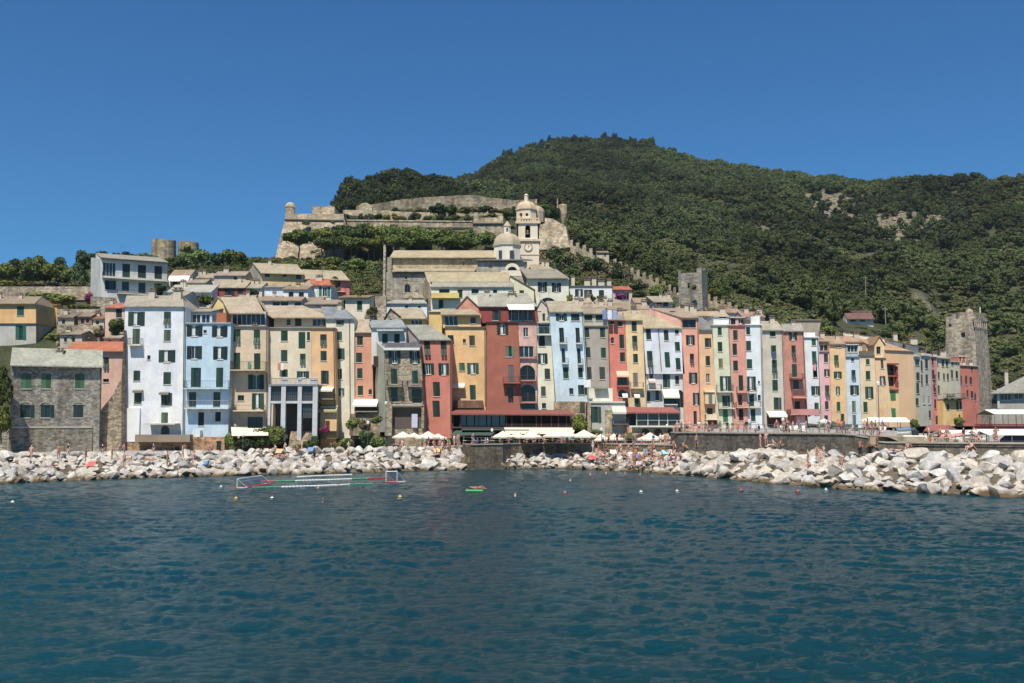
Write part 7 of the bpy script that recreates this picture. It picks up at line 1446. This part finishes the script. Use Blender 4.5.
CLO=[('red',(190,50,50)),('blue',(60,90,160)),('white',(235,235,232)),('black',(36,36,40)),('green',(60,140,90)),('pink',(225,130,150)),('orange',(226,130,60)),('navy',(40,48,84)),('turquoise',(70,170,180)),('grey',(140,140,146)),('purple',(120,80,150))]
seen={}
def person(px,py,Y,pose,zone_,dressed=.3,z=None,rz=None):
    g=ground(px,Y) if z is None else z; x=gx(px,Y); v=R2.choice(POSE[pose]); rot=R2.uniform(-2.4,2.4) if rz is None else rz
    col=R2.choice(CLO); dr=R2.random()<dressed; lab=f"person {pose if pose!='seated' else 'on a chair'} in {('an ' if col[0][0] in 'o' else 'a ')+col[0]+' shirt' if dr else col[0]+' swimwear'} {zone_}"
    t=empty('person',(x,Y,g),lab,'person','people '+zone_,rot); s_=R2.uniform(.92,1.05); t.scale=(s_,)*3
    def ch(me,nm,m):
        o=bpy.data.objects.new(nm,me); COL.objects.link(o); o.parent=t
        if not me.materials: me.materials.append(m)
        o.material_slots[0].link='OBJECT'; o.material_slots[0].material=m
    ch(v[0],'body',skinm(R2.choice(SK))); ch(v[1],'shorts',cloth(col[1] if not dr else R2.choice(CLO)[1])); ch(v[3],'hair',paint(R2.choice(HR),.8))
    if dr: ch(v[2],'shirt',cloth(col[1]))
def onrock(px,t_):
    Yw,Yt,zt=sh_(px); Y=Yw+(Yt-Yw)*t_; return Y,-.1+(zt-.1)*t_+.45
for i in range(16): px=R2.uniform(8,235); Yw,Yt,zt=sh_(px); person(px,0,Yt+R2.uniform(.3,2.5),R2.choice(('standing','sitting','sitting','walking')),'on the narrow promenade at the left',.35)
for i in range(13): px=R2.uniform(5,240); Y,z=onrock(px,R2.uniform(.3,.9)); person(px,0,Y,R2.choice(('sitting','lying','standing')),'on the left boulders',.05,z)
for i in range(15): px=R2.uniform(250,395); Yw,Yt,zt=sh_(px); person(px,0,Yt+R2.uniform(.2,2),R2.choice(('standing','sitting','sitting','lying')),'on the bank below the colonnade',.3)
for i in range(9): px=R2.uniform(250,400); Y,z=onrock(px,R2.uniform(.5,.95)); person(px,0,Y,R2.choice(('sitting','lying')),'on the boulders below the colonnade',.05,z)
for i in range(24): px=R2.uniform(392,460); person(px,0,sh_(px)[1]+R2.uniform(.4,5),R2.choice(('seated','standing','seated')),'under the parasols below the crimson house',.75)
for i in range(6): px=R2.uniform(430,462); Y,z=onrock(px,R2.uniform(.5,.95)); person(px,0,Y,R2.choice(('sitting','standing')),'on the boulders left of the sea wall',.1,z)
for i in range(46): px=R2.uniform(464,600); Yw,Yt,zt=sh_(px); person(px,0,max(136,Yt)+R2.uniform(.8,7),R2.choice(('seated','seated','seated','standing')),'on the terrace above the sea wall',.85,rz=R2.uniform(-3,3))
for i in range(30): px=R2.uniform(575,685); Y=sh_(px)[1]+R2.uniform(.2,4); person(px,0,Y,R2.choice(('standing','standing','walking','sitting')),'on the promenade above the crowded bathing spot',.4,z=(3.2 if px<667 else None) if px<672 else sh_(px)[2]-.1 if Y<sh_(px)[1]+.3 else None)
for i in range(62): px=R2.gauss(628,26); px=min(max(px,568),690); Y,z=onrock(px,R2.uniform(.12,1)); person(px,0,Y,R2.choice(('sitting','standing','sitting','lying')),'on the rocks of the crowded bathing spot',.06,z)
for i in range(44): px=R2.uniform(672,880); Yw,Yt,zt=sh_(px); person(px,0,Yt+R2.uniform(1.6,9),R2.choice(('standing','seated','walking','standing')),'on the quay by the pastel houses',.8,z=ground(px,Yt+8)if px>672 else None)
for px,t_,po in ((672,1.0,'sitting'),(682,.97,'sitting'),(695,1.0,'standing'),(758,.95,'standing'),(764,1.0,'standing'),(771,.97,'sitting'),(778,.98,'sitting'),(805,.45,'standing'),(807,.4,'sitting'),(814,.6,'standing'),(818,.45,'standing'),(821,.6,'standing'),(757,.55,'sitting'),(857,1,'sitting'),(866,1,'sitting'),(874,1,'standing'),(904,.95,'sitting'),(908,.93,'sitting'),(838,.5,'sitting'),(964,1,'sitting'),(967,.96,'sitting'),(891,.9,'lying')):
    Y,z=onrock(px,t_); person(px,0,Y,po,'on the big boulders below the quay wall' if px<880 else 'on the big boulders by the jetty',.05,z)
for i in range(20): px=R2.uniform(925,992); Y=sh_(px)[1]+R2.uniform(1.5,8); person(px,0,Y,R2.choice(('seated','standing','sitting')),'among the boats on the jetty',.5,z=4.1)
# swimmers: waist-deep or heads only
for px,py,l in ((318,488.5,'swimmer between the lane ropes'),(338,486,'swimmer near the white rope'),(323,502,'swimmer in front of the pitch'),(570,481,'lone dark-haired swimmer off the sea wall'),(515,496,'pale swimmer in open water right of the green mattress'),(606,473.5,'bather wading at the crowded rocks, left'),(625,474,'bather wading at the crowded rocks, middle'),(640,475,'bather wading at the crowded rocks, right'),(652,477,'bather in the water by the steps'),(590,475,'bather close to the low boulders'),(447,481,'swimmer near the end of the left boulders'),(477.5,490,'swimmer lying over the green inflatable mattress')):
    p=onwater(px,py); v=POSE['standing'][2] if 'lying' not in l else POSE['lying'][0]; t=empty('person',(p.x,p.y,-1.42 if 'lying' not in l else .08),l,'person','swimmers in the bay',1.5)
    for me,nm,m in ((v[0],'body',skinm(R2.choice(SK))),(v[3],'hair',paint(R2.choice(HR),.8)),(v[1],'shorts',cloth(R2.choice(CLO)[1]))):
        o=bpy.data.objects.new(nm,me); COL.objects.link(o); o.parent=t; o.material_slots[0].link='OBJECT'; o.material_slots[0].material=m
# towels spread on the rocks
for px,t_,c,l in ((209,.45,(40,120,200),'bright blue beach towel hung over a boulder below the sky-blue house'),(591,.5,(214,70,80),'red towel on the low boulders at the crowded bathing spot'),(600,.7,(230,150,160),'pink towel on the crowded rocks'),(612,.8,(240,240,236),'white towel on the crowded rocks'),(636,.6,(120,110,170),'violet towel on the crowded rocks'),(645,.85,(90,160,190),'light blue towel near the small cream parasol'),(663,.8,(150,200,210),'pale turquoise towel on the rocks left of the long quay wall'),(97,.5,(220,90,80),'coral towel on the left boulders'),(282,.9,(236,170,120),'orange towel on the bank below the colonnade'),(313,.95,(110,140,190),'denim-blue towel on the bank below the colonnade'),(438,.8,(240,180,110),'apricot towel at the right end of the left bank')):
    Y,z=onrock(px,t_); x=gx(px,Y); q=MB(); m=cloth(c); k=6; w_=.8
    for j in range(k):
        f=lambda u:(Y+.5-u*1.5, z+.25+.12*math.sin(u*5)-u*.35)
        y0,z0=f(j/k); y1,z1=f((j+1)/k); q.hexa([(x-w_/2,y1,z1),(x+w_/2,y1,z1),(x+w_/2,y0,z0),(x-w_/2,y0,z0)],[(x-w_/2,y1,z1+.03),(x+w_/2,y1,z1+.03),(x+w_/2,y0,z0+.03),(x-w_/2,y0,z0+.03)],m)
    setp(q.build('beach_towel'),l,'towel','towels on the rocks')
# chairs & tables on terraces
def tableset(px,Y,label):
    g=ground(px,Y); x=gx(px,Y); t=empty('cafe_table',(x,Y,g),label,'table','café tables on the waterfront terraces'); q=MB(); q.lathe((x,Y,g+.72),[(.01,.03),(.42,.03),(.42,0),(.01,0)],cloth((232,228,218)),12); q.build('tabletop',t); q=MB(); q.tube((x,Y,g),(x,Y,g+.72),.03,metal((70,70,72)),6); q.lathe((x,Y,g),[(.26,0),(.26,.03),(.03,.05)],metal((70,70,72)),10); q.build('pedestal',t)
for i in range(15): px=466+i*8.8; tableset(px,max(136.5,sh_(px)[1])+1.4+(i%3)*1.8,'round café table with a pale cloth on the restaurant terrace above the sea wall')
for i in range(6): tableset(396+i*9,146+(i%2)*1.5,'round café table under the parasols below the crimson house')
for i in range(16): px=684+i*11.5; tableset(px,sh_(px)[1]+3+(i%3)*2.2,'round café table on the quay in front of the pastel houses')
for i in range(6): px=934+i*9; tableset(px,sh_(px)[1]+3+(i%2)*2,'round café table among the boats on the jetty')
# laundry strips
for px,yt,w,Y,cols_,l in ((249.5,362,3,151.9,((60,150,140),),'teal towel hanging on the line of the beige house'),(281,363,6,152.6,((210,120,120),(230,228,220)),'red and white washing hanging on the beige house'),(610,310,15,158.9,((120,140,200),(226,228,240),(150,165,215)),'blue and white sheets drying on the rooftop of the dull grey-brown house'),(588,380,8,151.2,((235,235,235),),'white washing above the stone terrace structure'),(774,352,3,163.8,((70,90,150),),'blue cloth below a window of the greige house'),(815,364,3,166.8,((225,150,160),),'pink cloth below a window of the narrow white house')):
    q=MB(); n=len(cols_)
    for i,c in enumerate(cols_):
        a=P(px-w/2+w*i/n,yt,Y-.15);b=P(px-w/2+w*(i+.85)/n,yt,Y-.15); h_=(1.1 if w<10 else 1.5); k=4
        for j in range(k):
            u=a.lerp(b,j/k);v=a.lerp(b,(j+1)/k); o1,o2=.04*math.sin(j*2),.04*math.sin(j*2+2); q.hexa([(u.x,u.y+o1,u.z-h_),(v.x,v.y+o2,v.z-h_),(v.x,v.y+o2+.02,v.z-h_),(u.x,u.y+o1+.02,u.z-h_)],[(u.x,u.y,u.z),(v.x,v.y,v.z),(v.x,v.y+.02,v.z),(u.x,u.y+.02,u.z)],cloth(c))
    q.tube(P(px-w/2-1,yt,Y-.14),P(px+w/2+1,yt,Y-.14),.012,metal((120,120,120)),3)
    setp(q.build('hanging_laundry'),l,'laundry')
# ================================================================ LIGHT
EL,AZ=R(60),R(14)      # sun behind the viewer, slightly to the left
L=bpy.data.lights.new('sun','SUN'); L.energy=5.0; L.angle=R(.53); L.color=(1,.945,.85); lo=bpy.data.objects.new('sun',L); COL.objects.link(lo)
dv=Vector((math.sin(AZ)*math.cos(EL),math.cos(AZ)*math.cos(EL),-math.sin(EL))); lo.rotation_euler=dv.to_track_quat('-Z','Y').to_euler()
w=bpy.data.worlds.new('World'); sc.world=w; w.use_nodes=True; nt=w.node_tree; bg=nt.nodes['Background']; sk=nt.nodes.new('ShaderNodeTexSky'); sk.sky_type='NISHITA'; sk.sun_disc=False; sk.sun_elevation=EL; sk.sun_rotation=math.atan2(-dv.x,-dv.y)
sk.altitude=0; sk.air_density=1.0; sk.dust_density=.1; sk.ozone_density=3.0
tn=nt.nodes.new('ShaderNodeMix'); tn.data_type='RGBA'; tn.blend_type='MULTIPLY'; tn.inputs[0].default_value=1; tn.inputs[7].default_value=(.30,.76,1.12,1)
nt.links.new(sk.outputs[0],tn.inputs[6]); nt.links.new(tn.outputs[2],bg.inputs[0]); bg.inputs[1].default_value=.075
sc.view_settings.view_transform='Standard'; sc.view_settings.look='None'; sc.view_settings.exposure=.24; sc.view_settings.gamma=1
sc.render.engine='CYCLES'; sc.cycles.max_bounces=4; sc.cycles.diffuse_bounces=2; sc.cycles.glossy_bounces=2
# ---------------- air
hz=NT('air'); hz.t.nodes.remove(hz.b); pvn=hz.n('ShaderNodeVolumePrincipled'); pvn.inputs['Color'].default_value=(.80,.88,1,1); pvn.inputs['Density'].default_value=.00007; pvn.inputs['Anisotropy'].default_value=.2; hz.l(pvn.outputs[0],hz.out.inputs['Volume'])
q=MB(); q.box((0,550,152),(2300,1600,318),hz.m); setp(q.build('haze',origin=(0,0,0)),'thin pale summer air over the bay and the hill','haze',kind='stuff')
sc.cycles.volume_max_steps=64
